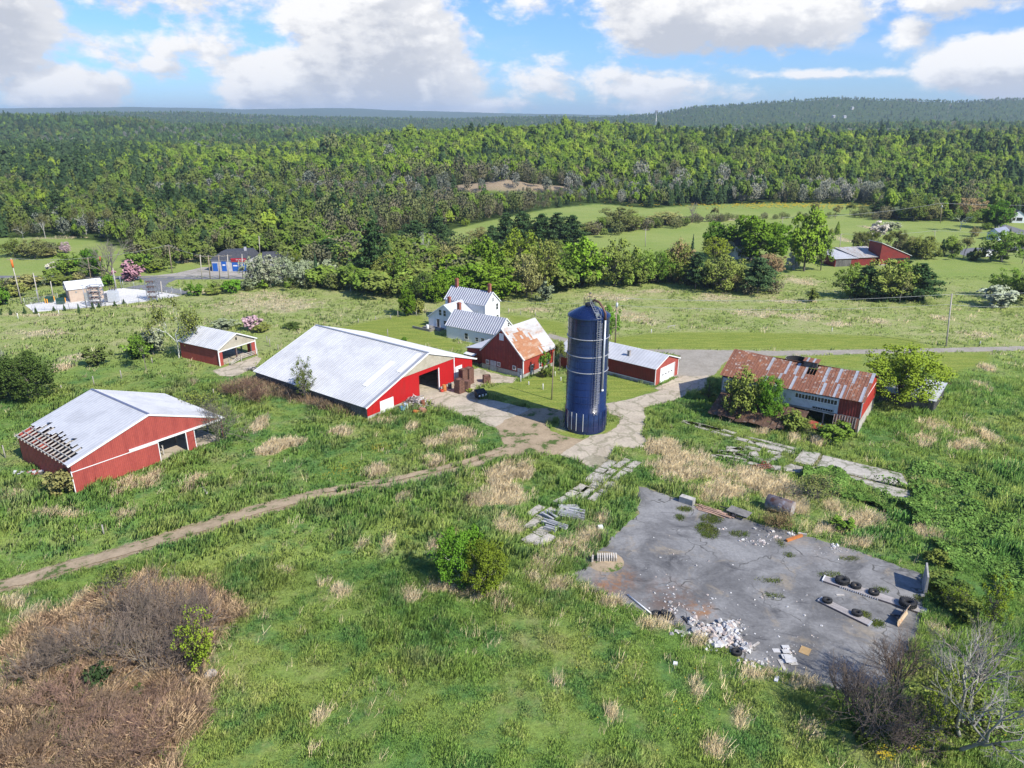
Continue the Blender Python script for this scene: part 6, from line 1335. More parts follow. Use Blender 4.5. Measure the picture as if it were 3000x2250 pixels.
POLEM = mat('pole_wood', (.33, .26, .185), .85, 0, (.24, .19, .14), 1.2); POLEG = mat('pale_pole_wood', (.47, .42, .36), .85, 0, (.38, .34, .29), 1.2)
def upole(lb, c, b_, tp, arms=1, can=False, pale=False, r=.15, orange=False, grp='utility poles'):
 q = at(c, *b_); h = height_at(q, c, *tp); dx = (tp[0] - b_[0]) * m_per_px(q, c); sc_ = (q.y * math.cos(PITCH) + (CAMH - q.z) * math.sin(PITCH)); sc2 = (q.y * math.cos(PITCH) + (CAMH - q.z - h) * math.sin(PITCH))
 X2 = pix(c, *tp)[0]; dx = (X2 - 1500) / FPX * sc2 - q.x
 o = thing('utility_pole', lb, 'pole', q, 0, grp); m = MB(); m.tube([(0, 0, -.4), (dx, 0, h)], [r, r * .7], 9); m.build('shaft', POLEG if pale else POLEM, o)
 if arms:
  m = MB();
  for k in range(arms): z = h - .35 - k * .7; m.bar((dx - 1.1, 0, z), (dx + 1.1, .1, z), .1, .12)
  for s in (-1, 0, 1): m.tube([(dx + s, .05, h - .3), (dx + s, .05, h - .05)], .05, 6)
  m.build('crossarm', POLEM, o)
 if can: m = MB(); m.lathe([(0, 0), (.24, .02), (.24, .85), (.1, .95), (0, .97)], 14, (dx * .85 + .0, -.34, h - 1.9)); m.build('transformer', mat('pale_can', (.58, .6, .6), .5), o)
 if orange: m = MB(); m.tube([(dx * .80, 0, h * .80), (dx * .95, 0, h * .97)], .24, 8); m.build('orange_cover', mat('orange_cover', (.75, .16, .03), .5), o)
 return q + V(dx, 0, h)
P1 = upole('bare leaning pole on the lawn beside the silo', 'c3', (1150, 1025), (1170, 632), 0, False, False, .11)
PA = upole('utility pole with white transformer behind the silo', 'c3', (1666, 566), (1680, 200), 0, True, False, .16)
PR = upole('tall pale leaning pole at the gravel road on the right', 'r4', (1540, 1222), (1590, 768), 0, False, True, .17)
PB = upole('pole left of the far red barn', 'r4', (618, 398), (632, 250), 1, False, True, .14)
PC = upole('pole with transformer at the far meadow edge upper right', 'r4', (1490, 158), (1502, -15), 1, True, False, .15)
PD = upole('pale thin pole in the far field behind the maples', 'r4', (125, 196), (128, 108), 1, False, True, .12)
PE = upole('pole among the thin trees right of the far red barn', 'r4', (1440, 330), (1443, 222), 1, False, True, .12)
PF = upole('pale pole standing in the field right of the dark pines', 'r2', (1992, 890), (1995, 785), 1, False, True, .14)
PG = upole('pole seen beside the big pine left of the farmhouse', 'r2', (543, 900), (543, 812), 1, False, True, .12)
PH = upole('pole rising above the roof of the blue-doored garage', 'c6', (1872, 245), (1864, 100), 0, False, True, .14)
roadpoles = [upole(lb, 'c6', b_, t_, ar, False, pl, .15, og) for lb, b_, t_, ar, pl, og in (
 ('pale slanting pole at the far left with orange sleeve behind it', (158, 590), (78, 262), 1, True, True), ('brown pole left of the tan block building', (282, 572), (238, 368), 0, True, False), ('white short pole at the left wall of the tan block building', (385, 552), (363, 427), 0, True, False),
 ('brown pole behind the roof of the tan block building', (655, 415), (631, 258), 1, False, False), ('orange sleeved pole at the road above the tan building', (738, 410), (718, 245), 0, False, True), ('short brown pole right of the orange sleeved pole', (752, 388), (738, 282), 0, False, False), ('pale pole before the pink crabapple', (838, 480), (812, 332), 0, True, False),
 ('tilted brown pole at the road bend left of the garage lot', (1240, 368), (1214, 165), 1, False, False), ('first pole of the row before the blue-doored garage', (1455, 412), (1440, 238), 1, True, False), ('second pole of the row before the blue-doored garage', (1513, 412), (1500, 240), 1, False, False), ('third pole of the row before the blue-doored garage', (1582, 412), (1574, 238), 1, False, False), ('fourth pole of the row before the blue-doored garage', (1645, 412), (1638, 236), 1, True, False),
 ('fifth pole beside the red sign of the blue-doored garage', (1748, 410), (1742, 232), 0, True, False), ('pale pole at the right end of the white gravel yard', (1166, 520), (1157, 428), 0, True, False))]
CABLE = mat('cable', (.35, .36, .34), .6)
def cable(lb, a, b_, sag_, r=.025):
 m = MB(); n = 16; m.tube([a.lerp(b_, k / n) - V(0, 0, sag_ * 4 * (k / n) * (1 - k / n)) for k in range(n + 1)], r, 4, False); tag(m.build('power_line', CABLE), lb, 'power line', 'overhead wires')
cable('wire from the pole behind the silo to the tall pole at the right', PA, PR - V(0, 0, .1), 1.0, .03); cable('upper wire leaving the tall right pole towards the frame edge', PR - V(0, 0, .1), at('r4', 2500, 1000, 8.0), .8, .03)
cable('lower wire leaving the tall right pole towards the frame edge', PR - V(0, 0, 2.2), at('r4', 2500, 1080, 6.0), .7, .03); cable('lower wire from the pole behind the silo to the tall right pole', PA - V(0, 0, 1.6), PR - V(0, 0, 2.2), 1.0, .025)
cable('wire along the far field between the two upper poles', PD, PC, 1.5, .05); cable('wire from the upper right pole to the frame edge', PC, PC + V(90, 4, 0), 1.2, .05)
cable('wire above the far red barn', PB, PE, .8, .04); cable('wire running right from the thin trees to the frame edge', PE, PE + V(70, -10, 1), 1.0, .04); cable('wire from the pole behind the silo up to the farmhouse', PA - V(0, 0, .6), V(-5.5, 160, 6), .8, .02)
for i, j, lb in ((0, 3, 'wire across the bushes left of the tan building'), (3, 7, 'wire along the road above the pink crabapple'), (7, 8, 'wire from the road bend to the garage poles'), (8, 9, 'wire between the first two garage poles'), (9, 10, 'wire between the middle garage poles'), (10, 11, 'wire between the third and fourth garage poles')):
 cable(lb, roadpoles[i], roadpoles[j], .5, .035)

# ------------------------------------------------------------------ substation
fS = at('k4', 622, 622); S1 = at('k4', 1050, 570); d = (S1 - fS); th = math.atan2(d.y, d.x); L = d.length
ST = thing('block_building', 'tan block building with white metal roof in the gravel yard', 'building', fS, th); W = 8.5; he = 3.3; hr = 4.7
TAN = mat('tan_block', (.48, .375, .285), .85, 0, (.42, .325, .25), 1, var=.05)
m = MB(); wall(m, (0, 0, 0), (1, 0, 0), [(0, he), (L, he)], -.3); wall(m, (L, .15, 0), (0, 1, 0), [(0, he), (W / 2 - .15, hr - .1), (W - .15, he)], -.3); wall(m, (L, W, 0), (-1, 0, 0), [(.15, he), (L - .15, he)], -.3); wall(m, (0, W, 0), (0, -1, 0), [(0, he), (W / 2, hr - .1), (W, he)], -.3); m.build('wall', TAN, ST)
m = MB(); slope(m, (-.3, -.3, he), (L + .3, -.3, he), (L + .3, W / 2, hr), (-.3, W / 2, hr), .1, .9, .06, .05); slope(m, (L + .3, W + .3, he), (-.3, W + .3, he), (-.3, W / 2 + .004, hr), (L + .3, W / 2 + .004, hr), .1, .9, .06, .05); m.build('roof', TRIM, ST)
m = MB(); m.box(L * .42, L * .42 + 1, -.08, -.003, 0, 2.1); m.box(L * .55, L * .55 + .7, -.5, -.003, .3, 2.2); m.box(L * .2, L * .2 + .3, -.12, -.003, 2.3, 2.7); m.build('door', mat('grey_green_door', (.25, .26, .25), .6), ST)
m = MB()
for y in (2.6, 3.6, 4.4): m.tube([(-.1, y, 2.6), (-.5, y, 2.9), (-.5, y, 3.8), (-.1, y, 4.0)], .12, 8)
m.build('vent_hoods', GALV, ST)
STE = mat('gantry_steel', (.30, .31, .35), .5, .5)
def lattice(lb, c, x, y, w_, d_, h, rz=0.0, name='steel_gantry'):
 q = at(c, x, y); o = thing(name, lb, 'gantry', q, rz); m = MB()
 for sx in (-1, 1):
  for sy in (-1, 1): m.bar((sx * w_ / 2, sy * d_ / 2, 0), (sx * w_ / 2, sy * d_ / 2, h), .14, .14)
 n = 4
 for k in range(1, n + 1):
  z = h * k / n; z0 = h * (k - 1) / n
  for sy in (-1, 1): m.bar((-w_ / 2, sy * d_ / 2, z), (w_ / 2, sy * d_ / 2, z), .1, .12); m.bar((-w_ / 2, sy * d_ / 2, z0), (w_ / 2, sy * d_ / 2, z), .06, .06)
  for sx in (-1, 1): m.bar((sx * w_ / 2, -d_ / 2, z), (sx * w_ / 2, d_ / 2, z), .1, .12); m.bar((sx * w_ / 2, d_ / 2, z0), (sx * w_ / 2, -d_ / 2, z), .06, .06)
 m.build('frame', STE, o); m = MB()
 for k in range(1, n + 1):
  for j in range(3): x_ = -w_ / 2 + w_ * (j + .5) / 3; z = h * k / n; m.tube([(x_, -d_ / 2, z - .7), (x_, -d_ / 2, z - .1)], .14, 8); m.box(x_ - .25, x_ + .25, -.2, .2, z - .75, z - .35)
 m.build('insulators', mat('brown_insulator', (.13, .09, .09), .4), o); return o
lattice('steel switch gantry in front of the tan building', 'k4', 962, 655, 2.9, 2.2, 5.0, .1); lattice('taller narrow steel gantry at the right part of the gravel yard', 'k4', 1660, 590, 2.3, 1.8, 5.4, .1)
q = at('k4', 1165, 615); o = thing('transformer', 'large grey transformer with radiator fins between the two gantries', 'transformer', q, .1); m = MB(); m.box(-1.0, 1.2, -.9, .9, .2, 2.6); m.box(-.8, 1.0, -.7, .7, 2.6, 3.1); m.build('tank', mat('transformer_grey', (.48, .50, .53), .5), o)
m = MB()
for k in range(6): m.box(-1.9 + k * .15, -1.82 + k * .15, -.8, .8, .4, 2.3)
m.box(-1.95, -1.0, -.1, .1, 1.9, 2.1); m.build('radiator_fins', STE, o); m = MB()
for k in range(3): m.tube([(-.5 + k * .6, 0, 3.1), (-.5 + k * .6, 0, 4.0)], [.16, .07], 8)
m.build('bushings', mat('brown_insulator', (.13, .09, .09), .4), o)
for x, y, lb in ((365, 620, 'left green padmount cabinet behind orange bollards'), (505, 640, 'right green padmount cabinet behind orange bollards')):
 q = at('k4', x, y); o = thing('padmount_cabinet', lb, 'cabinet', q, .1); m = MB(); m.box(-.8, .8, -.6, .6, .05, 1.25); m.hexa([(-.8, -.6, 1.25), (.8, -.6, 1.25), (.8, .6, 1.25), (-.8, .6, 1.25), (-.75, -.3, 1.5), (.75, -.3, 1.5), (.75, .6, 1.5), (-.75, .6, 1.5)]); m.build('housing', mat('dark_green_paint', (.02, .06, .045), .5), o); m = MB(); m.box(-1, 1, -.8, .8, 0, .06); m.build('plinth', CONCW, o)
for i, (x, y) in enumerate(((312, 630), (340, 636), (390, 616), (425, 600), (475, 645), (530, 642), (565, 620))):
 q = at('k4', x, y); m = MB(); m.lathe([(.11, 0), (.11, 1.15), (.06, 1.22), (0, 1.23)], 10); o = m.build('bollard', mat('orange_bollard', (.78, .36, .03), .5)); o.location = q
 tag(o, ('outermost left orange bollard of the left cabinet', 'second orange bollard of the left cabinet', 'orange bollard at the right corner of the left cabinet', 'orange bollard by the short white pole', 'orange bollard left of the right cabinet', 'orange bollard before the right cabinet', 'outermost right orange bollard of the right cabinet')[i], 'bollard', 'orange bollards in the gravel yard')
for x, y, tp, lb in ((232, 628, 462, 'short grey mast left of the cabinets'), (825, 690, 398, 'grey mast before the left gantry'), (1000, 650, 330, 'tall thin mast behind the left gantry'), (1192, 460, 275, 'pale blue mast behind the transformer'), (1262, 450, 290, 'grey lamp mast right of the transformer')):
 q = at('k4', x, y); h = height_at(q, 'k4', x, tp); o = thing('mast', lb, 'mast', q, 0, 'masts in the gravel yard'); m = MB(); m.tube([(0, 0, 0), (0, 0, h)], [.10, .06], 8); m.build('shaft', STE, o); m = MB(); m.bar((-.5, 0, h - .2), (.5, 0, h - .2), .08, .08); m.build('crossbar', STE, o)
def chain_fence(lb, c, pts, h=2.1):
 P_ = [at(c, *p) for p in pts]; o0 = P_[0]; o = thing('chain_fence', lb, 'fence', o0); pm = MB(); rm = MB()
 for a, b_ in zip(P_[:-1], P_[1:]):
  n = max(1, int((b_ - a).length / 2.8))
  for k in range(n + 1): q = a.lerp(b_, k / n) - o0; pm.tube([q, q + V(0, 0, h)], .05, 6)
  for z in (.15, .55, .95, 1.35, 1.75, h): rm.bar(a - o0 + V(0, 0, z), b_ - o0 + V(0, 0, z), .022, .022)
  k = int((b_ - a).length / .35)
  for j in range(k): q = a.lerp(b_, j / k) - o0; rm.bar(q + V(0, 0, .1), q + V(0, 0, h), .02, .02)
 pm.build('fence_posts', GALV, o); rm.build('wire_mesh', STEEL, o)
chain_fence('chain link fence round the gravel yard along the tarmac drive', 'c6', [(890, 478), (1050, 492), (1180, 508), (1310, 532)])
chain_fence('chain link fence on the pasture side of the gravel yard', 'c6', [(235, 640), (500, 634), (760, 606), (1000, 580), (1305, 534)]); chain_fence('chain link fence at the left end of the gravel yard', 'c6', [(180, 600), (300, 590), (420, 562)], 1.8)

# ------------------------------------------------------------------ far buildings
BLUED = mat('blue_overhead_door', (.02, .11, .42), .5); DKROOF = mat('dark_shingle', (.055, .058, .068), .85, 0, (.08, .08, .09), 2)
def text(s, size, loc, m, parent, rot=(PI / 2, 0, 0)):
 cu = bpy.data.curves.new('lettering', 'FONT'); cu.body = s; cu.size = size; cu.extrude = .01; cu.align_x = 'CENTER'; cu.align_y = 'CENTER'
 o = bpy.data.objects.new('lettering', cu); COL.objects.link(o); dg = bpy.context.evaluated_depsgraph_get(); me = bpy.data.meshes.new_from_object(o.evaluated_get(dg)); bpy.data.objects.remove(o); me.materials.clear(); me.materials.append(m)
 q = link_mesh('lettering', me, parent); q.location = loc; q.rotation_euler = rot; return q
a, b_ = at('c6', 1528, 356), at('c6', 1782, 356); L = (b_ - a).length; th = math.atan2((b_ - a).y, (b_ - a).x)
SHP = thing('auto_garage', 'block garage with blue doors, red sign and dark roof across the road', 'garage', a, th); W = 11; he = 3.5
GB = mat('pale_grey_block', (.47, .46, .46), .8, 0, (.4, .39, .39), 1.2)
m = MB(); wall(m, (0, 0, 0), (1, 0, 0), [(0, he), (L, he)], -.3); wall(m, (L, .15, 0), (0, 1, 0), [(0, he), (W - .15, he)], -.3); wall(m, (L, W, 0), (-1, 0, 0), [(.15, he), (L - .15, he)], -.3); wall(m, (0, W, 0), (0, -1, 0), [(0, he), (W, he)], -.3); m.build('wall', GB, SHP)
m = MB(); m.hexa([(-.4, -.4, he), (L + .4, -.4, he), (L + .4, W + .4, he), (-.4, W + .4, he), (2.2, 3.5, he + 2.0), (L - .2, 3.5, he + 2.3), (L - .2, W - 2.5, he + 2.3), (2.2, W - 2.5, he + 2.0)]); m.build('roof', DKROOF, SHP)
cs = [(1537, 1572, 2.5), (1602, 1636, 3.0), (1678, 1722, 2.7), (1728, 1742, 2.1), (1752, 1780, 2.4)]
for xa, xb, h in cs:
 f0 = (xa - 1528) / 254 * L; f1 = (xb - 1528) / 254 * L; m = MB()
 for k in range(5): m.box(f0, f1, -.1, -.01 - .02, .02 + h / 5 * k, h / 5 * (k + 1) - .01)
 dd = m.build('door', BLUED, SHP)
 if h > 2.6: m = MB(); m.box(f0 + .3, f1 - .3, -.112, -.101, h * .58, h * .72); m.build('door_window', TRIM, dd)
f0 = (1675 - 1528) / 254 * L; m = MB(); m.box(f0, L + .1, -.3, -.03, he - .45, he + .5); sg = m.build('sign_band', mat('red_sign', (.42, .012, .03), .5), SHP)
m = MB(); m.box(.0, f0 - .05, -.16, -.03, he - .25, he + .1); m.build('fascia', TRIM, SHP)
for k in range(9):
 m = MB(); x = f0 + 1.6 + k * .33; m.box(x, x + .2, -.33, -.301, he - .12 + .03 * (k % 2), he + .22 - .04 * (k % 3)); m.build('sign_letter', TRIM, sg)
m = MB(); m.box(L - 1.5, L - .9, 3.4, 4.0, he + 1.8, he + 3.4); m.build('chimney', GB, SHP)
def house(name, lb, cat, c, p0, p1, W, he, hr, wm, rm, wins=(), xg=True, doors=()):
 a, b_ = at(c, *p0), at(c, *p1); d = b_ - a; L = d.length; o = thing(name, lb, cat, a, math.atan2(d.y, d.x))
 pf = ([(0, he), (L, he)], [(0, he), (W / 2 - .15, hr - .1), (W - .15, he)]) if xg else ([(0, he), (L / 2, hr - .1), (L, he)], [(0, he), (W - .15, he)])
 m = MB(); wall(m, (0, 0, 0), (1, 0, 0), pf[0], -1); wall(m, (L, .15, 0), (0, 1, 0), pf[1], -1); wall(m, (L, W, 0), (-1, 0, 0), pf[0] if not xg else [(.15, he), (L - .15, he)], -1); wall(m, (0, W, 0), (0, -1, 0), [(q + (.0), z) for q, z in pf[1]] if not xg else [(0, he), (W / 2, hr - .1), (W - .15, he)], -1); m.build('wall', wm, o)
 m = MB()
 if xg: slope(m, (-.3, -.4, he - .05), (L + .3, -.4, he - .05), (L + .3, W / 2, hr), (-.3, W / 2, hr), .1); slope(m, (L + .3, W + .4, he - .05), (-.3, W + .4, he - .05), (-.3, W / 2 + .004, hr), (L + .3, W / 2 + .004, hr), .1)
 else: slope(m, (-.4, W + .3, he - .05), (-.4, -.3, he - .05), (L / 2, -.3, hr), (L / 2, W + .3, hr), .1); slope(m, (L + .4, -.3, he - .05), (L + .4, W + .3, he - .05), (L / 2 + .004, W + .3, hr), (L / 2 + .004, -.3, hr), .1)
 m.build('roof', rm, o)
 for x, z, w_, h_ in wins: opening(o, 'window', 'f', x * L - w_ / 2, x * L + w_ / 2, z, z + h_, 0, TRIM, GLASS, None, .1)
 for x, w_, h_ in doors: opening(o, 'door', 'f', x * L - w_ / 2, x * L + w_ / 2, .1, h_, 0, TRIM, GREYDOOR, None, .1, name2='door_leaf')
 return o, L
WHW = mat('white_house_wall', (.70, .71, .72), .7)
house('house', 'white house with dark roof at the far right edge behind the round tree', 'house', 'r4', (2085, 155), (2215, 158), 8, 3.2, 5.6, WHW, DKROOF, ((.25, 1.0, 1.2, 1.3), (.62, .9, 2.4, 1.5)), False)
house('small_house', 'small pale blue house below the side drive at the right', 'house', 'r4', (1885, 296), (1985, 308), 9, 2.6, 4.4, mat('pale_blue_wall', (.52, .60, .68), .7), SILV_ROOF, ((.3, 1, .8, 1.0), (.65, 1, .8, 1.0)), False)
house('white_house', 'white house half hidden under the big maples right of the silo', 'house', 'r3', (505, 1005), (640, 1003), 8, 4.6, 7.4, WHW, DKROOF, ((.2, 1, .9, 1.3), (.5, 1, .9, 1.3), (.8, 3, .8, 1.1)), True, ((.35, 1, 2.1),))
house('ranch_house', 'long grey house between the trees at the foot of the far wood', 'house', 'r3', (935, 612), (1030, 612), 9, 3.0, 5.0, mat('grey_siding', (.42, .42, .41), .8), SILV_ROOF, ((.3, 1, 1.4, 1.2), (.7, 1, 1.4, 1.2)), True)
house('far_shop', 'dark roofed building behind the silvery trees by the garage', 'building', 'c6', (1900, 330), (2075, 322), 9, 3.0, 4.3, GB, DKROOF, ((.2, 1, 1.2, 1.2),), True)
house('white_trailer', 'white trailer house glimpsed through the trees behind the bright maple', 'trailer house', 'r2', (440, 1105), (540, 1095), 4, 2.7, 3.3, WHW, SILV_ROOF, ((.3, 1, 1, 1), (.7, 1, 1, 1)), True)
# far red barn: long low wing, gable part with a monopitch roof
a, b_ = at('r4', 572, 536), at('r4', 1165, 500); fR = Frame(a.x, a.y, math.atan2((b_ - a).y, (b_ - a).x) - .06); L = (b_ - a).length
RB = thing('far_red_barn', 'far red barn with long pale roof and slanted red end beyond the fields', 'barn', a, fR.th)
m = MB(); wall(m, (0, 0, 0), (1, 0, 0), [(0, 2.6), (L * .62, 2.6)], -.4); wall(m, (0, 8, 0), (0, -1, 0), [(0, 3.9), (8, 2.6)], -.4); m.build('wall', RED_G, RB); m = MB(); m.box(.3, L * .22, -.06, -.003, 0, 2.2); m.build('grey_door', WEATH, RB)
m = MB(); slope(m, (-.4, -.5, 2.6), (L * .30, -.5, 2.6), (L * .30, 8.3, 4.05), (-.4, 8.3, 4.05), .1, .8); m.build('wing_roof', OLD_ROOF, RB); m = MB(); slope(m, (L * .30 + .01, -.5, 2.7), (L * .66, -.5, 2.7), (L * .66, 8.6, 4.6), (L * .2, 8.6, 4.6), .1, .8); m.build('main_roof', HALF, RB)
m = MB(); wall(m, (L * .58, -1.0, 0), (1, 0, 0), [(0, 7.2), (L * .42, 2.8)], .3); wall(m, (L * .58, 5, 0), (0, -1, 0), [(0, 7.2), (5.85, 7.2)], -.3); wall(m, (L, -.85, 0), (0, 1, 0), [(0, 2.8), (5.8, 2.8)], -.3); wall(m, (L, 5, 0), (-1, 0, 0), [(.15, 2.9), (L * .42 - .15, 7.1)], -.3); m.build('end_wall', RED_G, RB)
m = MB(); m.box(L * .70, L - .3, -1.12, -1.003, 1.5, 2.1); m.build('window_strip', GLASS, RB); m = MB(); m.box(L * .58, L + .05, -1.06, -1.003, -.3, .3); m.build('foundation', CONCW, RB); m = MB(); slope(m, (L * .58 - .3, -1.3, 7.3), (L + .4, -1.3, 2.8), (L + .4, 5.3, 2.8), (L * .58 - .3, 5.3, 7.3), .12, 0); m.build('slanted_roof', TRIM, RB)
# parked vehicles
def car(lb, c, x, y, rz, mt, L=4.5, Wd=1.8, H=1.45, van=False):
 q = at(c, x, y); o = thing('parked_car', lb, 'car', q, rz); m = MB()
 xs_ = [-.5, -.48, -.30, -.18, .16, .32, .48, .5]; zs = [.55, .82, .88, H, H, .95, .80, .5] if not van else [.6, 1.2, H, H, H, H, .95, .6]
 for i in range(7):
  for s in (0,): m.hexa([(xs_[i] * L, -Wd / 2, .28), (xs_[i + 1] * L, -Wd / 2, .28), (xs_[i + 1] * L, Wd / 2, .28), (xs_[i] * L, Wd / 2, .28), (xs_[i] * L, -Wd / 2 * .92, zs[i]), (xs_[i + 1] * L, -Wd / 2 * .92, zs[i + 1]), (xs_[i + 1] * L, Wd / 2 * .92, zs[i + 1]), (xs_[i] * L, Wd / 2 * .92, zs[i])])
 m.build('body', mt, o); m = MB()
 for s in (-1, 1): m.box(-.2 * L, .2 * L, s * Wd * .47 - .02, s * Wd * .47 + .02, .92, H - .12)
 m.build('side_windows', GLASS, o)
 for sx in (-.32, .32):
  for sy in (-1, 1): m = MB(); m.torus((sx * L, sy * (Wd / 2 - .08), .33), .22, .11, 16, 8, 1, Quaternion((1, 0, 0), PI / 2)); m.build('wheel', TYRE, o)
WCAR = mat('white_car_paint', (.72, .73, .74), .25, 0, spec=.5, coat=.4)
car('white car parked beside the white house at the right edge', 'r4', 2045, 150, .1, WCAR); car('white van standing by the side road below the pale blue house', 'r4', 1860, 450, .2, WCAR, 5.2, 2.0, 2.1, True); car('dark car parked at the right frame edge near the side road', 'r4', 2240, 290, .4, mat('dark_car_paint', (.03, .035, .04), .25, coat=.4))
# phone mast on the far ridge
q = Vector((ray('r3', 41, 240).x / ray('r3', 41, 240).y * 1150, 1150, 0)); q.z = h1(q.x, q.y); h = height_at(q, 'r3', 42, 126); MS = thing('phone_mast', 'tall thin phone mast rising above the wooded ridge', 'mast', q); m = MB(); m.tube([(0, 0, 0), (0, 0, h)], [.45, .3], 10); m.build('shaft', STEEL, MS)
m = MB()
for k in range(6): a = k * PI / 3; m.box(2.0 * math.cos(a) - .35, 2.0 * math.cos(a) + .35, 2.0 * math.sin(a) - .3, 2.0 * math.sin(a) + .3, h - 2.5, h - .1); m.bar((0, 0, h - 1.2), (2.0 * math.cos(a), 2.0 * math.sin(a), h - 1.2), .2, .2)
m.build('antennas', STEEL, MS)
for x, y, lb in ((1090, 160, 'tiny white farmhouse on the far hillside'), (1200, 112, 'tiny pale house high on the far hillside'), (1155, 163, 'tiny cream house right of the white one on the far hill')):
 d_ = ray('r3', x, y); s_ = np.linspace(2600, 5200, 400); zz = CAMH + d_.z / d_.y * s_ - hz(d_.x / d_.y * s_, s_); k = int(np.argmax(zz < 6)); Y_ = float(s_[k]); q = V(d_.x / d_.y * Y_, Y_, 0); q.z = h1(q.x, q.y)
 o = thing('hill_house', lb, 'house', q, .3); m = MB(); m.box(-5, 5, -4, 4, -3, 6); m.build('wall', GB, o); m = MB(); slope(m, (-6, -5, 6), (6, -5, 6), (6, 0, 9), (-6, 0, 9), .4); slope(m, (6, 5, 6), (-6, 5, 6), (-6, .01, 9), (6, .01, 9), .4); m.build('roof', GALV, o)
# ------------------------------------------------------------------ trees: unit-height meshes (z 0..1, crown about 1 wide), a few forms of each kind
def quads_mesh(name, cen, nrm_dir, size, rnd_shade, m, asp=1.0):
 """leaf cards: centre, facing direction, size"""
 n = len(cen); d = nrm_dir / np.maximum(np.linalg.norm(nrm_dir, axis=1, keepdims=True), 1e-9)
 r = RS.normal(size=(n, 3)); a = np.cross(d, r); a /= np.maximum(np.linalg.norm(a, axis=1, keepdims=True), 1e-9); b = np.cross(d, a)
 s = np.reshape(size, (-1, 1)) * np.ones((n, 1)); a = a * s * .5 * asp; b = b * s * .5
 v = np.stack([cen - a - b * .6, cen + a * .7 - b, cen + a + b * .6, cen - a * .6 + b], 1).reshape(-1, 3)
 f = np.arange(4 * n).reshape(n, 4)
 return npmesh(name, v, f, [m], dict(rnd_shade=np.repeat(rnd_shade, 4)))
def limbs(mb, pts, r0, r1, n=5):
 k = len(pts); mb.tube(pts, [r0 + (r1 - r0) * i / (k - 1) for i in range(k)], n, False)
def bend(a, b, rs, w=.12, n=4):
 a, b = Vector(a), Vector(b); L = (b - a).length
 return [a.lerp(b, i / n) + Vector(rs.normal(size=3)) * L * w * math.sin(PI * i / n) * .5 + Vector((0, 0, -.10 * L * math.sin(PI * i / n))) for i in range(n + 1)]
def broad(seed, nc=70, nl=40, cr=.13, ls=.042, z0=.16, sparse=False, top=1.0, shape=1.0, trunk_r=.022, twigs=0, xy=.42):
 rs = np.random.RandomState(seed); mb = MB(); C_ = []
 ph = rs.rand(6) * 6.28
 for i in range(nc):
  for _ in range(50):
   u = rs.normal(size=3); u /= np.linalg.norm(u); r = rs.rand() ** .42
   az_ = math.atan2(u[1], u[0]); lump = 1 + .16 * math.sin(2 * az_ + ph[0]) + .12 * math.sin(3 * az_ + ph[1] + 4 * u[2]) + .1 * math.sin(5 * u[2] + ph[2])
   p = np.array([u[0] * r * xy * lump, u[1] * r * xy * lump, (z0 + top) / 2 + u[2] * r * (top - z0) / 2 * .93])
   zt = (p[2] - z0) / (top - z0)
   if np.hypot(p[0], p[1]) < xy * 1.15 * (1 - .55 * max(0, zt - .55) ** 1.2 * shape): break
  C_.append(p)
 C_ = np.array(C_)
 cen = []; nd = []; rn = []
 for p in C_:
  k = int(nl * rs.uniform(.6, 1.4)); rr = cr * rs.uniform(.6, 1.25); o = rs.normal(size=(k, 3)); o *= (rs.rand(k, 1) ** .4) / np.linalg.norm(o, axis=1, keepdims=True); o *= [rr, rr, rr * .75]
  cen.append(p + o); nd.append(o / rr + rs.normal(size=(k, 3)) * .55 + [0, 0, .55]); rn.append(np.clip(.5 + .35 * (rs.rand(k) - .5) + .30 * (rs.rand() - .5) + .25 * o[:, 2] / rr, 0, 1))  # leaves lighter at each clump's top, shading put into their colour
 cen = np.concatenate(cen); nd = np.concatenate(nd); rn = np.concatenate(rn)
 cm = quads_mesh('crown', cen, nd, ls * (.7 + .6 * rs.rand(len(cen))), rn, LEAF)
 fork = Vector((rs.normal() * .02, rs.normal() * .02, z0 + .12)); limbs(mb, [(0, 0, -.03), (fork.x * .5, fork.y * .5, fork.z * .5), fork], trunk_r * 1.35, trunk_r)
 top_ = Vector((0, 0, .8 * top)); limbs(mb, bend(fork, top_, rs, .1), trunk_r * .9, trunk_r * .2)
 for i in rs.permutation(nc)[:26 + twigs]:
  p = Vector(C_[i]); zb = max(z0 * .9, min(p.z - .08, p.z * .62)); s = Vector((fork.x, fork.y, zb)) if zb > fork.z else fork
  limbs(mb, bend(s, p, rs, .14), trunk_r * .42, trunk_r * .08, 4)
 return cm, mb.mesh('trunk', BARK)
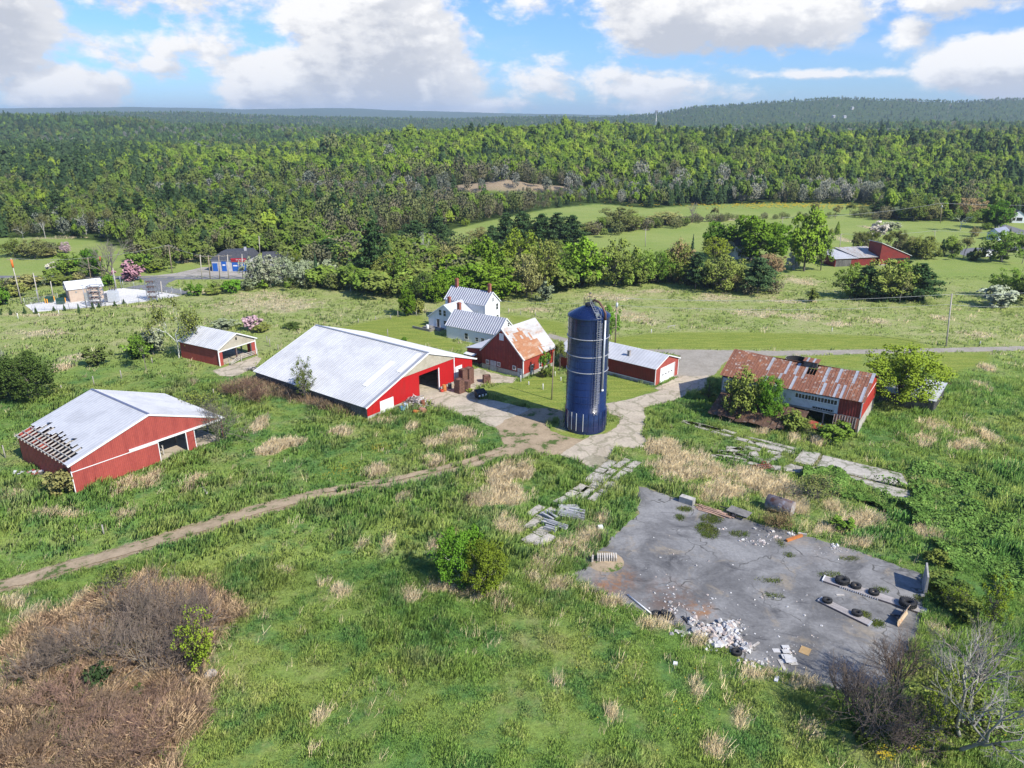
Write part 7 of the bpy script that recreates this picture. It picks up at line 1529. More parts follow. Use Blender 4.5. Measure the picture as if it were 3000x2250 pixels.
def pine(seed, spread=.34, dens=1.0):
 rs = np.random.RandomState(seed); mb = MB(); cen = []; nd = []; rn = []
 limbs(mb, [(0, 0, -.03), (rs.normal() * .01, rs.normal() * .01, .5), (0, 0, .98)], .024, .004, 6)
 nlev = 15
 for l in range(nlev):
  z = .20 + .77 * l / (nlev - 1); R = spread * (1.05 - .9 * ((z - .2) / .8) ** 1.5) * rs.uniform(.75, 1.2); nb = 6 if l < nlev - 3 else 4
  for b in range(nb):
   if rs.rand() < .13: continue
   a = rs.rand() * .6 + 2 * PI * b / nb + l; r = R * rs.uniform(.6, 1.2); end = Vector((math.cos(a) * r, math.sin(a) * r, z + r * rs.uniform(.0, .28)))
   limbs(mb, [(0, 0, z - .02), Vector((0, 0, z)).lerp(end, .5) - Vector((0, 0, .012)), end], .0065, .0015, 4)
   k = int(46 * dens * (.5 + r / spread)); t = rs.rand(k) ** .7 * .85 + .18; base = np.array([[0, 0, z]]) + t[:, None] * (np.array(end) - np.array([0, 0, z]))
   wd = .055 * (.5 + r / spread) * (1.15 - .5 * t); o = rs.normal(size=(k, 3)) * np.stack([wd, wd, wd * .34], 1) + [0, 0, .012]
   cen.append(base + o); nd.append(rs.normal(size=(k, 3)) * .6 + [0, 0, 1.0]); rn.append(np.clip(.30 + .35 * rs.rand(k) + 6 * o[:, 2], 0, 1))  # needles above the branch tinted lighter, shading put into the colour
 k = 40; cen.append(np.stack([rs.normal(size=k) * .02, rs.normal(size=k) * .02, .9 + .1 * rs.rand(k)], 1)); nd.append(rs.normal(size=(k, 3)) + [0, 0, .5]); rn.append(rs.rand(k) * .6)
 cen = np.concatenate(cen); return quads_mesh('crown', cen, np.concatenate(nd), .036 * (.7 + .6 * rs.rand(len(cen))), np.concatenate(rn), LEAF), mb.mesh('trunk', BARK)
def spruce(seed, w_=.26):
 rs = np.random.RandomState(seed); mb = MB(); limbs(mb, [(0, 0, -.03), (0, 0, .97)], .02, .003, 6); n = 1500
 z = 1 - rs.rand(n) ** .62 * .95; lay = np.abs(np.sin(z * 40)) * .25; R = w_ * (1.02 - z) ** .85 * (.8 + lay + .3 * rs.rand(n)); a = rs.rand(n) * 2 * PI; R = R * (.86 + .18 * np.sin(3 * a + 9 * z) + .1 * np.sin(7 * a))
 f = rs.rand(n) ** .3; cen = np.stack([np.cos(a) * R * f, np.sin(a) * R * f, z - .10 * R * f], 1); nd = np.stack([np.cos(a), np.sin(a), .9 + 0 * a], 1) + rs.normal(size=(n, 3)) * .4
 return quads_mesh('crown', cen, nd, .045 * (.6 + .7 * rs.rand(n)), np.clip(.35 + .3 * rs.rand(n) + .5 * (f - .7), 0, 1), LEAF), mb.mesh('trunk', BARK)  # inner needles darker: shade put into the colour
def twig_tree(seed, depth=5, spread=.55, stems=1, r0=.02, up=.18, ratio=.72, first=.30, kids=3):
 rs = np.random.RandomState(seed); mb = MB(); tw = MB(); tips = []
 def grow(p, d, L, r, k):
  e = p + d * L; mid = p.lerp(e, .5) + Vector(rs.normal(size=3)) * L * .06
  limbs(mb if k >= depth - 1 else tw, [p, mid, e], r, r * .62, 5 if k >= depth - 1 else 3)
  if k <= 0: tips.append(e); return
  for c in range(kids if k < depth else kids + 1):
   nd_ = (d + Vector(rs.normal(size=3)) * spread + Vector((0, 0, up))).normalized(); grow(p.lerp(e, rs.uniform(.55, 1.0)), nd_, L * ratio * rs.uniform(.75, 1.15), r * .58, k - 1)
 for s in range(stems):
  d = Vector((rs.normal() * .35 * (stems > 1), rs.normal() * .35 * (stems > 1), 1)).normalized(); grow(Vector((rs.normal() * .04 * (stems > 1), rs.normal() * .04 * (stems > 1), -.02)), d, first, r0, depth)
 allz = max(v[2] for v in tw.v);
 for q in (mb, tw): q.v = [(x / allz, y / allz, z / allz) for x, y, z in q.v]
 return tw, mb, np.array([[t.x / allz, t.y / allz, t.z / allz] for t in tips])
def bare(seed, **k):
 tw, mb, tips = twig_tree(seed, **k); cm = tw.mesh('crown', BARK); return cm, mb.mesh('trunk', BARK)
def twiggy_leaf(seed, nl=6, ls=.022, sp=.03, **k):
 """thin spring foliage on visible twigs"""
 tw, mb, tips = twig_tree(seed, **k); rs = np.random.RandomState(seed + 1); n = len(tips); c = np.repeat(tips, nl, 0) + rs.normal(size=(n * nl, 3)) * sp
 mb.f += [tuple(i + len(mb.v) for i in f) for f in tw.f]; mb.v += tw.v; mb.m += tw.m; mb.sm += tw.sm
 return quads_mesh('crown', c, rs.normal(size=c.shape) + [0, 0, .4], ls * (.6 + .8 * rs.rand(len(c))), rs.rand(len(c)), LEAF), mb.mesh('trunk', BARK)
def shrub(seed, nc=34, nl=38, ls=.075, flat=1.0):
 return broad(seed, nc, nl, .17, ls, .02, top=1.0, shape=.4, trunk_r=.014, xy=.46)

FORMS = {
 'maple': [broad(100 + i, 120, 46, .115, .038, .03, xy=.50) for i in range(4)],
 'tallmaple': [broad(120 + i, 110, 44, .10, .036, .04, xy=.46, shape=1.2) for i in range(2)],
 'olive': [broad(140 + i, 110, 40, .11, .032, .03, twigs=24, xy=.50) for i in range(4)],
 'lime': [broad(160 + i, 95, 34, .11, .031, .08, twigs=30, xy=.48) for i in range(2)],
 'pine': [pine(180 + i, .46, 1.7) for i in range(4)],
 'spruce': [spruce(200 + i) for i in range(3)],
 'dense': [broad(400 + i, 170, 70, .10, .021, .03, xy=.50) for i in range(2)],
 'sap': [broad(410 + i, 75, 46, .085, .019, .10, twigs=45, xy=.44) for i in range(3)],
 'bare': [bare(220 + i, depth=5, spread=.46, r0=.013, first=.26, stems=2) for i in range(3)],
 'thin': [twiggy_leaf(240 + i, 10, .026, .03, depth=5, spread=.40, r0=.016, first=.32) for i in range(3)],
 'birch': [twiggy_leaf(260 + i, 15, .019, .034, depth=5, spread=.42, r0=.017, first=.34, up=.1) for i in range(2)],
 'shrub': [shrub(280 + i) for i in range(5)],
 'thicket': [twiggy_leaf(300 + i, 2, .03, .03, depth=4, spread=.5, stems=7, r0=.012, first=.36, kids=3) for i in range(2)],
 'baresh': [bare(320 + i, depth=4, spread=.5, stems=8, r0=.011, first=.36) for i in range(3)],
}
NAMES = dict(dense='leafy_tree', sap='sapling', maple='maple_tree', tallmaple='maple_tree', olive='deciduous_tree', lime='leafing_tree', pine='pine_tree', spruce='spruce_tree', bare='bare_tree', thin='sparse_tree', birch='birch_tree', shrub='shrub', thicket='shrub', baresh='bare_shrub')
# leaf colours (real leaf albedo, spring)
LC = dict(bright=(.098, .172, .018), lime=(.140, .190, .022), green=(.080, .165, .020), mid=(.110, .175, .030), olive=(.125, .155, .038), drab=(.145, .150, .058), brown=(.18, .14, .075), pine=(.040, .074, .030), dark=(.030, .056, .022), spruce=(.034, .062, .032),
   white=(.36, .36, .31), silver=(.20, .235, .155), pink=(.30, .16, .22), palepink=(.34, .26, .29), grey=(.25, .225, .195), cream=(.34, .31, .22), cedar=(.095, .145, .016), deep=(.058, .088, .024))
TC = dict(grey=(.20, .175, .15), brown=(.12, .09, .065), white=(.55, .53, .49), dark=(.07, .055, .045), red=(.14, .085, .06))
_n = {}
def tree(form, label, cat, pos, h, wid, leaf, trunk='grey', group=None, lean=0.0):
 i = _n.get(form, 0); _n[form] = i + 1; cm, tm = FORMS[form][i % len(FORMS[form])]; nm = NAMES[form]
 r = thing(nm, label, cat, pos, RS.rand() * 2 * PI, group); r.scale = (wid, wid * RS.uniform(.92, 1.08), h)
 if lean: r.rotation_euler = (lean, 0, r.rotation_euler[2])
 for me, name, col in ((tm, 'trunk', TC[trunk] if isinstance(trunk, str) else trunk), (cm, 'crown', (LC[leaf] if isinstance(leaf, str) else leaf) if form not in ('bare', 'baresh') else (TC[trunk] if isinstance(trunk, str) else trunk))):
  o = link_mesh(name, me, r); k = 1 + .10 * RS.normal(); o.color = (col[0] * k, col[1] * k * (1 + .03 * RS.normal()), col[2] * k, 1)
 return r
def T_(c, form, leaf, bx_, by_, ty, wpx, label, cat='tree', trunk='grey', group=None, lean=0.0):
 p = at(c, bx_, by_); h = max(.5, height_at(p, c, bx_, ty)) * 1.03; wd = wpx * m_per_px(p, c) * (1.12 if form in ('maple', 'tallmaple', 'olive', 'pine', 'lime', 'thin') else 1.05); p.z -= .05
 return tree(form, label, cat, p, h, wd, leaf, trunk, group, lean)

# ---- near the farm
T_('c1', 'birch', 'olive', 1290, 612, 178, 250, 'white-barked birch leaning over the roof of the small open shed', trunk='white')
T_('c2', 'sap', 'olive', 480, 1046, 700, 200, 'young sparse tree standing against the left eave of the big barn', trunk='grey')
T_('c4', 'dense', 'lime', 1615, 640, 250, 490, 'lime green round tree between the old barn and the weathered shed', trunk='brown')
T_('c4', 'dense', 'green', 755, 745, 435, 210, 'leafy green tree growing right against the middle of the old barn'); T_('c4', 'olive', 'olive', 590, 730, 385, 220, 'taller thin brownish tree before the left half of the old barn', trunk='brown')
T_('c4', 'sap', 'olive', 385, 605, 475, 140, 'small thin sapling at the left corner of the old barn'); T_('c4', 'sap', 'mid', 890, 715, 510, 160, 'slender yellow-green sapling right of the leafy tree at the old barn')
T_('c4', 'shrub', 'mid', 1195, 860, 742, 200, 'round bright bush below the hanging sheets of the old barn', 'bush'); T_('c4', 'shrub', 'olive', 935, 800, 668, 190, 'yellowish bush in front of the broken wall of the old barn', 'bush'); T_('c4', 'thicket', 'olive', 1030, 830, 720, 110, 'thin brushy bush beside the fallen red roof piece', 'bush'); T_('c4', 'shrub', 'olive', 480, 690, 620, 110, 'low dark bush under the collapsed roof at the left', 'bush')
T_('c8', 'dense', 'green', 985, 905, 560, 330, 'dark green leafy tree in the foreground meadow left of the golden one', trunk='white'); T_('c8', 'dense', 'cedar', 1165, 975, 620, 270, 'dense golden green conifer in the foreground meadow'); T_('c8', 'sap', 'olive', 1085, 970, 690, 120, 'slim pale-stemmed sapling in front of the golden conifer', trunk='white'); T_('c8', 'shrub', 'green', 1090, 700, 520, 110, 'small leafy bush at the back of the foreground tree pair', 'bush')
T_('c1', 'shrub', 'drab', 440, 1592, 1415, 210, 'yellowish bush at the near corner of the cattle shed', 'bush'); T_('c1', 'baresh', 'grey', 1600, 1210, 880, 420, 'large bare grey bush at the right end of the cattle shed', 'bush', trunk=(.155, .15, .105))
T_('c1', 'thicket', 'olive', 1420, 1040, 850, 300, 'twiggy grey-green bush behind the roof of the cattle shed', 'bush', trunk=(.14, .135, .1))
T_('c1', 'dense', 'deep', 210, 905, 570, 430, 'big dark green bush left of the reeds', 'bush'); T_('c1', 'dense', 'deep', 60, 900, 640, 300, 'dark bush at the left frame edge overlapping the big one', 'bush'); T_('c1', 'bare', 'grey', 10, 890, 470, 230, 'bare pale tree at the left frame edge', trunk=(.32, .3, .27))
T_('c1', 'shrub', 'deep', 712, 668, 515, 165, 'round dark bush above the reeds', 'bush'); T_('c1', 'shrub', 'mid', 985, 612, 455, 210, 'leafy bush left of the birch', 'bush'); T_('c1', 'shrub', 'silver', 1110, 590, 400, 170, 'pale blossoming bush at the foot of the birch', 'bush'); T_('c1', 'thin', 'mid', 1055, 700, 450, 150, 'slim sapling below the pale blossoming bush')
T_('c1', 'shrub', 'silver', 1620, 400, 325, 180, 'pale blossoming bush behind the roof of the small open shed', 'bush'); T_('c1', 'shrub', 'palepink', 1815, 410, 300, 125, 'pinkish white blossoming bush right of the small shed roof', 'bush'); T_('c1', 'shrub', 'olive', 1890, 420, 360, 120, 'low green bush beside the pinkish blossoming one', 'bush'); T_('c1', 'shrub', 'deep', 2120, 400, 355, 140, 'low dark bush on the far left pasture slope', 'bush')
T_('c2', 'maple', 'bright', 1212, 430, 235, 125, 'small bright maple alone at the lawn edge left of the farmhouse'); T_('c2', 'shrub', 'olive', 1300, 425, 310, 80, 'dull green bush right of the small bright maple', 'bush')
T_('c3', 'thin', 'green', 1080, 850, 630, 130, 'vine-like sapling on the sunlit side wall of the red barn', trunk='brown'); T_('c3', 'shrub', 'olive', 1120, 840, 740, 120, 'bush under the side windows of the red barn', 'bush'); T_('c3', 'thin', 'olive', 1215, 790, 560, 120, 'climbing greenery between the red barn and the silo'); T_('c3', 'olive', 'green', 1600, 520, 250, 190, 'dark leafy tree behind the silo by the transformer pole')
T_('l5', 'thicket', 'olive', 700, 500, 300, 160, 'small yellowish conifer-like bush at the top of the brown brush', 'bush'); T_('l5', 'sap', 'lime', 1195, 975, 560, 260, 'yellow-green sapling at the right edge of the brown brush', trunk='dark'); T_('l5', 'shrub', 'dark', 590, 1040, 890, 130, 'dark evergreen bush inside the brown brush', 'bush'); T_('l5', 'shrub', 'deep', 825, 1090, 1010, 50, 'tiny dark bush near the white stones in the brush', 'bush'); T_('l5', 'shrub', 'deep', 400, 880, 800, 80, 'small dark green bush in the left of the brown brush', 'bush')
for k, (x, y, tp, w_) in enumerate(((760, 760, 430, 420), (980, 700, 380, 400), (1130, 800, 420, 420), (900, 930, 620, 420), (620, 880, 560, 380), (1050, 960, 640, 330), (420, 900, 640, 340), (240, 1000, 760, 330), (1220, 640, 400, 240))):
 T_('l5', 'baresh', 'grey', x, y, tp, w_, 'grey-brown bare shrub ' + ('at the top of', 'at the upper right top of', 'at the right edge of', 'in the middle of', 'in the upper left of', 'above the stones in', 'in the left of', 'far left in', 'outermost right of')[k] + ' the brown brush', 'bush', trunk=(.21, .165, .13))
for k, (x, y, tp, w_) in enumerate(((180, 1130, 960, 380), (420, 1180, 1010, 400), (680, 1200, 1050, 380), (930, 1180, 1060, 330), (1130, 1200, 1080, 260), (250, 1360, 1190, 420), (560, 1380, 1220, 420), (860, 1390, 1230, 400), (100, 1480, 1310, 380), (430, 1500, 1340, 420), (760, 1500, 1350, 400))):
 T_('l5', 'baresh', 'grey', x, y, tp, w_, 'low russet brush clump, ' + ('left of the stones', 'second left of the stones', 'just left under the white stones', 'just right under the white stones', 'at the right tip of the lower brush', 'low at the left edge', 'in the lower middle left', 'at the lower right edge', 'in the bottom left corner', 'at the bottom edge', 'at the bottom right end')[k] + ' of the brown brush', 'bush', trunk=(.25, .165, .115))
# thicket at the lower right
T_('c7', 'baresh', 'grey', 210, 1520, 1215, 400, 'dense dark bare bush over the lower right of the pad', 'bush', trunk=(.12, .10, .085)); T_('c7', 'baresh', 'grey', 330, 1380, 1100, 260, 'brown bare bush at the lower right pad edge', 'bush', trunk=(.16, .12, .09)); T_('c7', 'bare', 'grey', 600, 1560, 1130, 520, 'bare grey-branched tree at the lower right', trunk=(.29, .265, .23)); T_('c7', 'bare', 'grey', 650, 1380, 1090, 330, 'second bare grey tree behind at the lower right', trunk=(.24, .215, .18))
T_('c7', 'baresh', 'grey', 110, 1430, 1210, 220, 'low bare bush left of the dark bare bush on the pad', 'bush', trunk=(.14, .11, .09)); T_('c7', 'thicket', 'olive', 520, 1480, 1280, 300, 'twiggy greenish shrub among the bare trees at the lower right', 'bush', trunk=(.16, .13, .1)); T_('c7', 'thicket', 'mid', 720, 1520, 1330, 260, 'twiggy leafing shrub at the right of the bare trees', 'bush', trunk=(.18, .15, .12)); T_('c7', 'baresh', 'grey', 330, 1590, 1350, 320, 'lowest dark bare bush at the foot of the thicket', 'bush', trunk=(.12, .095, .075))
T_('c7', 'sap', 'lime', 475, 1592, 1265, 150, 'yellow-green young tree standing in front of the bare thicket', trunk=(.36, .33, .29)); T_('c7', 'sap', 'lime', 715, 1085, 815, 140, 'yellow-green sapling above the bare thicket at the right', trunk='grey'); T_('c7', 'thicket', 'lime', 570, 1000, 900, 100, 'yellow bush between the standing panel and the sapling', 'bush'); T_('c7', 'shrub', 'olive', 490, 800, 740, 90, 'yellowish low bush above the standing panel', 'bush')
T_('c7', 'shrub', 'deep', 560, 940, 860, 160, 'dark green low bush right of the standing panel', 'bush'); T_('c7', 'shrub', 'olive', 600, 1030, 950, 140, 'low olive bush right of the deck end', 'bush'); T_('c4', 'thicket', 'drab', 1080, 1250, 1090, 260, 'brownish brush below the old slab', 'bush'); T_('c4', 'shrub', 'mid', 1250, 1440, 1350, 130, 'round green bush below the cattails', 'bush'); T_('c8', 'baresh', 'grey', 1025, 380, 305, 80, 'small dark bare bush in the meadow left of the dry grass', 'bush', trunk='dark')
T_('k5', 'thicket', 'brown', 1480, 560, 380, 380, 'russet brush below the rusty tank', 'bush', trunk='red'); T_('c1', 'baresh', 'grey', 1720, 880, 770, 240, 'reddish bare brush at the back left wall of the big barn', 'bush', trunk='red'); T_('c1', 'baresh', 'grey', 1850, 930, 800, 240, 'reddish bare brush along the left wall of the big barn', 'bush', trunk='red'); T_('c2', 'baresh', 'grey', 590, 1080, 1000, 200, 'greyish brush at the foot of the sparse tree by the big barn', 'bush', trunk=(.17, .14, .1))
T_('c2', 'shrub', 'green', 1195, 612, 580, 45, 'small bush in the lawn behind the big barn ridge', 'bush'); T_('k8', 'shrub', 'lime', 1810, 800, 720, 150, 'bright weeds clump between the crates and the dumpster', 'bush')

# ---- trees round the farmhouse and along the hedge (r2 = middle, r3 = right)
for a in (('maple', 'bright', 765, 1215, 1060, 150, 'bright maple at the left corner of the farmhouse roof'), ('maple', 'bright', 900, 1185, 988, 270, 'broad bright maple directly behind the farmhouse ridge'), ('maple', 'bright', 1085, 1200, 995, 310, 'large bright maple behind the right farmhouse chimney'), ('tallmaple', 'bright', 1060, 1110, 832, 210, 'tallest maple crown behind the farmhouse'),
   ('lime', 'lime', 1255, 1060, 785, 230, 'yellow-green tree behind and right of the tallest maple'), ('olive', 'olive', 1385, 1160, 832, 190, 'dull olive tree in the hedge right of the yellow-green one'), ('olive', 'drab', 1290, 1190, 930, 170, 'brownish thin tree right of the farmhouse maples'), ('tallmaple', 'bright', 1625, 1125, 832, 240, 'bright maple in the hedge above the silo'), ('maple', 'bright', 1450, 1150, 990, 120, 'small bright tree at the hedge foot left of the silo'),
   ('olive', 'mid', 1520, 1130, 900, 150, 'dark olive tree left of the bright hedge maple'), ('olive', 'olive', 1810, 1120, 828, 230, 'large olive tree right of the bright hedge maple'), ('olive', 'mid', 1960, 1115, 890, 170, 'olive tree second right of the bright hedge maple'), ('olive', 'mid', 2070, 1105, 912, 150, 'olive tree third right of the bright hedge maple'), ('olive', 'olive', 2180, 1095, 858, 180, 'tall brown-green tree at the hedge gap'),
   ('shrub', 'silver', 1402, 1212, 1098, 100, 'grey-green willow bush on the pasture edge right of the farmhouse'), ('thin', 'drab', 1320, 1200, 1090, 120, 'bare brushy growth beside the grey-green willow'), ('shrub', 'white', 1895, 1110, 1020, 60, 'small blossoming bush in the hedge'),
   ('pine', 'pine', 1170, 920, 700, 170, 'leftmost dark pine of the row at the field edge'), ('pine', 'pine', 1270, 915, 690, 170, 'second dark pine of the row at the field edge'), ('pine', 'pine', 1375, 915, 705, 170, 'third dark pine of the row at the field edge'), ('pine', 'pine', 1470, 915, 700, 180, 'fourth dark pine of the row at the field edge'), ('pine', 'pine', 1555, 920, 712, 160, 'rightmost dark pine of the row at the field edge'), ('pine', 'pine', 1090, 930, 770, 110, 'small pine at the left end of the pine row'),
   ('pine', 'pine', 400, 1110, 752, 210, 'tall white pine standing left of the farmhouse trees'), ('pine', 'pine', 635, 900, 745, 180, 'dark pine left of the pair beyond the farmhouse'), ('pine', 'pine', 775, 930, 722, 170, 'dark pine right of the pair beyond the farmhouse'), ('bare', 'grey', 690, 1000, 805, 110, 'pale bare poplar left of the farmhouse maples'), ('spruce', 'spruce', 62, 1125, 925, 90, 'dark spruce between the silvery trees'),
   ('pine', 'pine', 130, 1000, 850, 190, 'low dark pine behind the spruce'), ('olive', 'silver', 130, 1110, 952, 100, 'silvery tree right of the dark spruce'), ('olive', 'silver', 5, 1110, 960, 100, 'silvery tree left of the dark spruce'), ('olive', 'palepink', 297, 1070, 958, 100, 'pale pink blossoming tree before the white pine'), ('birch', 'mid', 255, 1150, 990, 110, 'thin birch with white trunk left of the white pine'),
   ('olive', 'olive', 480, 1130, 930, 170, 'olive tree right of the white pine'), ('olive', 'mid', 560, 1140, 900, 170, 'leafy tree between the white pine and the farmhouse'), ('olive', 'olive', 640, 1150, 960, 150, 'olive tree left of the farmhouse roof'), ('olive', 'drab', 850, 1080, 880, 190, 'brownish green tree behind the broad maple'), ('olive', 'olive', 760, 1090, 900, 160, 'olive tree behind the left farmhouse maple'),
   ('olive', 'mid', 330, 1150, 1010, 150, 'green tree under the white pine'), ('olive', 'green', 440, 1170, 1050, 130, 'low leafy tree at the foot of the white pine'), ('thin', 'olive', 600, 1180, 1050, 110, 'thin tree near the small bright maple'), ('olive', 'deep', 690, 1195, 1040, 130, 'dark tree just left of the farmhouse'), ('olive', 'olive', 200, 1140, 1040, 130, 'olive tree between the silvery tree and the thin birch'),
   ('olive', 'olive', 960, 960, 830, 130, 'olive tree at the field edge left of the pine row'), ('maple', 'green', 735, 720, 612, 80, 'round green tree in the brown wood edge'), ('lime', 'lime', 930, 770, 722, 60, 'small lime bush at the field edge of the brown wood'), ('pine', 'pine', 165, 740, 575, 100, 'dark pine standing in the brown wood'), ('thin', 'mid', 1725, 815, 720, 80, 'thin pale tree at the corner of the two fields'),
   ('olive', 'drab', 1830, 800, 650, 210, 'brownish tree group corner between the two fields'), ('olive', 'olive', 1900, 790, 690, 130, 'olive tree right of the brownish field tree'), ('olive', 'drab', 1660, 820, 740, 120, 'brush at the field corner right of the pines'), ('olive', 'drab', 1020, 870, 770, 130, 'brownish brush beside the small pine')):
 T_('r2', a[0], a[1], *a[2:6], a[6], cat='bush' if a[0] == 'shrub' else 'tree', trunk='white' if a[0] in ('birch',) else ((.42, .40, .36) if a[0] == 'bare' else 'grey'), group=None)
for a in (('maple', 'bright', 600, 1010, 732, 270, 'huge maple with the white house under it'), ('maple', 'bright', 740, 1000, 785, 190, 'right half maple beside the huge one over the white house'), ('maple', 'green', 380, 985, 782, 140, 'round dark maple left of the huge maple'), ('lime', 'lime', 390, 1020, 870, 170, 'lime bush-like tree below the round dark maple'), ('tallmaple', 'bright', 915, 1075, 705, 220, 'tall tapering maple right of the white house'), ('olive', 'mid', 1015, 1070, 815, 110, 'olive tree at the right side of the tall tapering maple'),
   ('spruce', 'spruce', 242, 1140, 866, 90, 'narrow spruce in the hedge before the huge maple'), ('olive', 'mid', 70, 1130, 955, 180, 'round olive tree at the left end of the right hedge'), ('olive', 'brown', 170, 1130, 885, 170, 'brown budding tree in the right hedge'), ('pine', 'pine', 275, 1180, 975, 150, 'dark pine at the hedge front below the narrow spruce'), ('olive', 'olive', 440, 1195, 965, 230, 'broad olive tree in front of the huge maple'), ('pine', 'pine', 640, 1205, 1005, 200, 'low spreading pine at the right end of the hedge'),
   ('olive', 'brown', 715, 1105, 965, 150, 'brown bush behind the spreading pine'), ('shrub', 'white', 850, 1065, 965, 80, 'white blossoming bush below the tall tapering maple'), ('olive', 'olive', 350, 1150, 1000, 150, 'olive tree between the pine and the broad olive one'), ('thin', 'drab', 520, 1195, 1100, 110, 'thin brush under the broad olive tree'), ('olive', 'mid', 190, 1145, 1010, 120, 'leafy tree at the foot of the brown budding one'),
   ('olive', 'mid', 1185, 1235, 1015, 170, 'green tree at the left of the clump before the far red barn'), ('pine', 'pine', 1275, 1240, 1050, 170, 'dark pine inside the clump before the far red barn'), ('olive', 'olive', 1385, 1245, 995, 230, 'broad olive tree in the middle of the clump'), ('olive', 'mid', 1460, 1240, 1000, 170, 'leafy tree behind the middle of the clump'), ('pine', 'pine', 1580, 1245, 1035, 220, 'spreading pine at the right of the clump'), ('thin', 'drab', 1480, 1262, 1080, 150, 'thin twiggy tree at the front of the clump'), ('shrub', 'olive', 962, 1255, 1178, 75, 'small bush alone in the shadow left of the clump'), ('pine', 'dark', 1500, 1220, 1020, 130, 'dark pine top behind the clump'),
   ('thin', 'drab', 1240, 955, 850, 110, 'thin tree behind the roof of the far red barn'), ('thin', 'olive', 1310, 955, 845, 110, 'thin green tree right behind the far red barn'), ('thin', 'olive', 1400, 955, 840, 110, 'sparse tree above the slanted barn end'), ('thin', 'drab', 1480, 960, 840, 110, 'sparse tree right of the slanted barn end'), ('olive', 'drab', 1540, 985, 870, 110, 'grey-brown tree right of the far red barn'), ('olive', 'olive', 1610, 1000, 855, 170, 'leaning olive tree by the side road'), ('spruce', 'dark', 1722, 985, 885, 110, 'dark cedar by the side road'), ('maple', 'mid', 1785, 985, 865, 90, 'green tree right of the dark cedar'), ('thin', 'drab', 1855, 1000, 880, 80, 'thin pale tree at the side road'), ('spruce', 'deep', 1912, 1012, 935, 100, 'small spruce cluster by the side road'), ('olive', 'mid', 2080, 1022, 825, 190, 'large leafy tree before the pale blue house'), ('thin', 'olive', 2200, 1030, 850, 110, 'thin tree at the right edge by the side road'), ('spruce', 'spruce', 2120, 890, 820, 60, 'narrow spruce behind the large leafy tree'),
   ('olive', 'mid', 2140, 1240, 1050, 190, 'olive tree at the right frame edge above the blossoming bush'), ('shrub', 'white', 2045, 1285, 1165, 190, 'white blossoming bush at the right frame edge'), ('olive', 'deep', 2215, 1270, 1090, 130, 'dark tree at the right frame edge'), ('shrub', 'white', 1350, 870, 782, 120, 'white blossoming tree in the far meadow'), ('shrub', 'silver', 1430, 840, 778, 85, 'smaller pale blossoming tree right of the white one'), ('spruce', 'mid', 1110, 858, 782, 80, 'small conical tree in the meadow right of the tall maple'), ('shrub', 'olive', 1058, 860, 822, 50, 'small bush left of the conical meadow tree'), ('olive', 'drab', 1920, 872, 808, 60, 'small brown tree in the right meadow'), ('birch', 'mid', 1835, 835, 688, 110, 'birch with white trunk at the right meadow'), ('maple', 'green', 2040, 825, 652, 140, 'round maple left of the white house at the right'), ('olive', 'mid', 1990, 830, 785, 60, 'small bush below the round maple at the right'),
   ('bare', 'grey', 255, 785, 660, 80, 'round bare grey tree in the hedge between the far fields'), ('thin', 'drab', 385, 770, 700, 60, 'thin brownish tree right of the round bare one'), ('thin', 'drab', 985, 765, 675, 70, 'thin grey tree in the yellow field hedge'), ('thin', 'drab', 1100, 765, 685, 80, 'second thin tree in the yellow field hedge'), ('thin', 'olive', 1185, 745, 675, 70, 'third thin tree in the yellow field hedge'), ('pine', 'dark', 1350, 755, 662, 90, 'dark pine at the end of the yellow field'), ('olive', 'drab', 100, 800, 720, 170, 'brownish bushes left of the round bare tree'), ('olive', 'olive', 1560, 780, 640, 120, 'green tree left of the far transformer pole'), ('olive', 'drab', 1650, 775, 660, 130, 'brownish tree beside the far transformer pole'), ('olive', 'silver', 1465, 770, 690, 80, 'pale blossoming tree at the wood edge'), ('olive', 'brown', 1895, 780, 640, 160, 'reddish budding tree behind the round maple'), ('olive', 'pink', 1945, 770, 715, 70, 'small pink budding tree behind the round maple')):
 T_('r3', a[0], a[1], *a[2:6], a[6], cat='bush' if a[0] == 'shrub' else 'tree', trunk='white' if a[0] == 'birch' else 'grey')
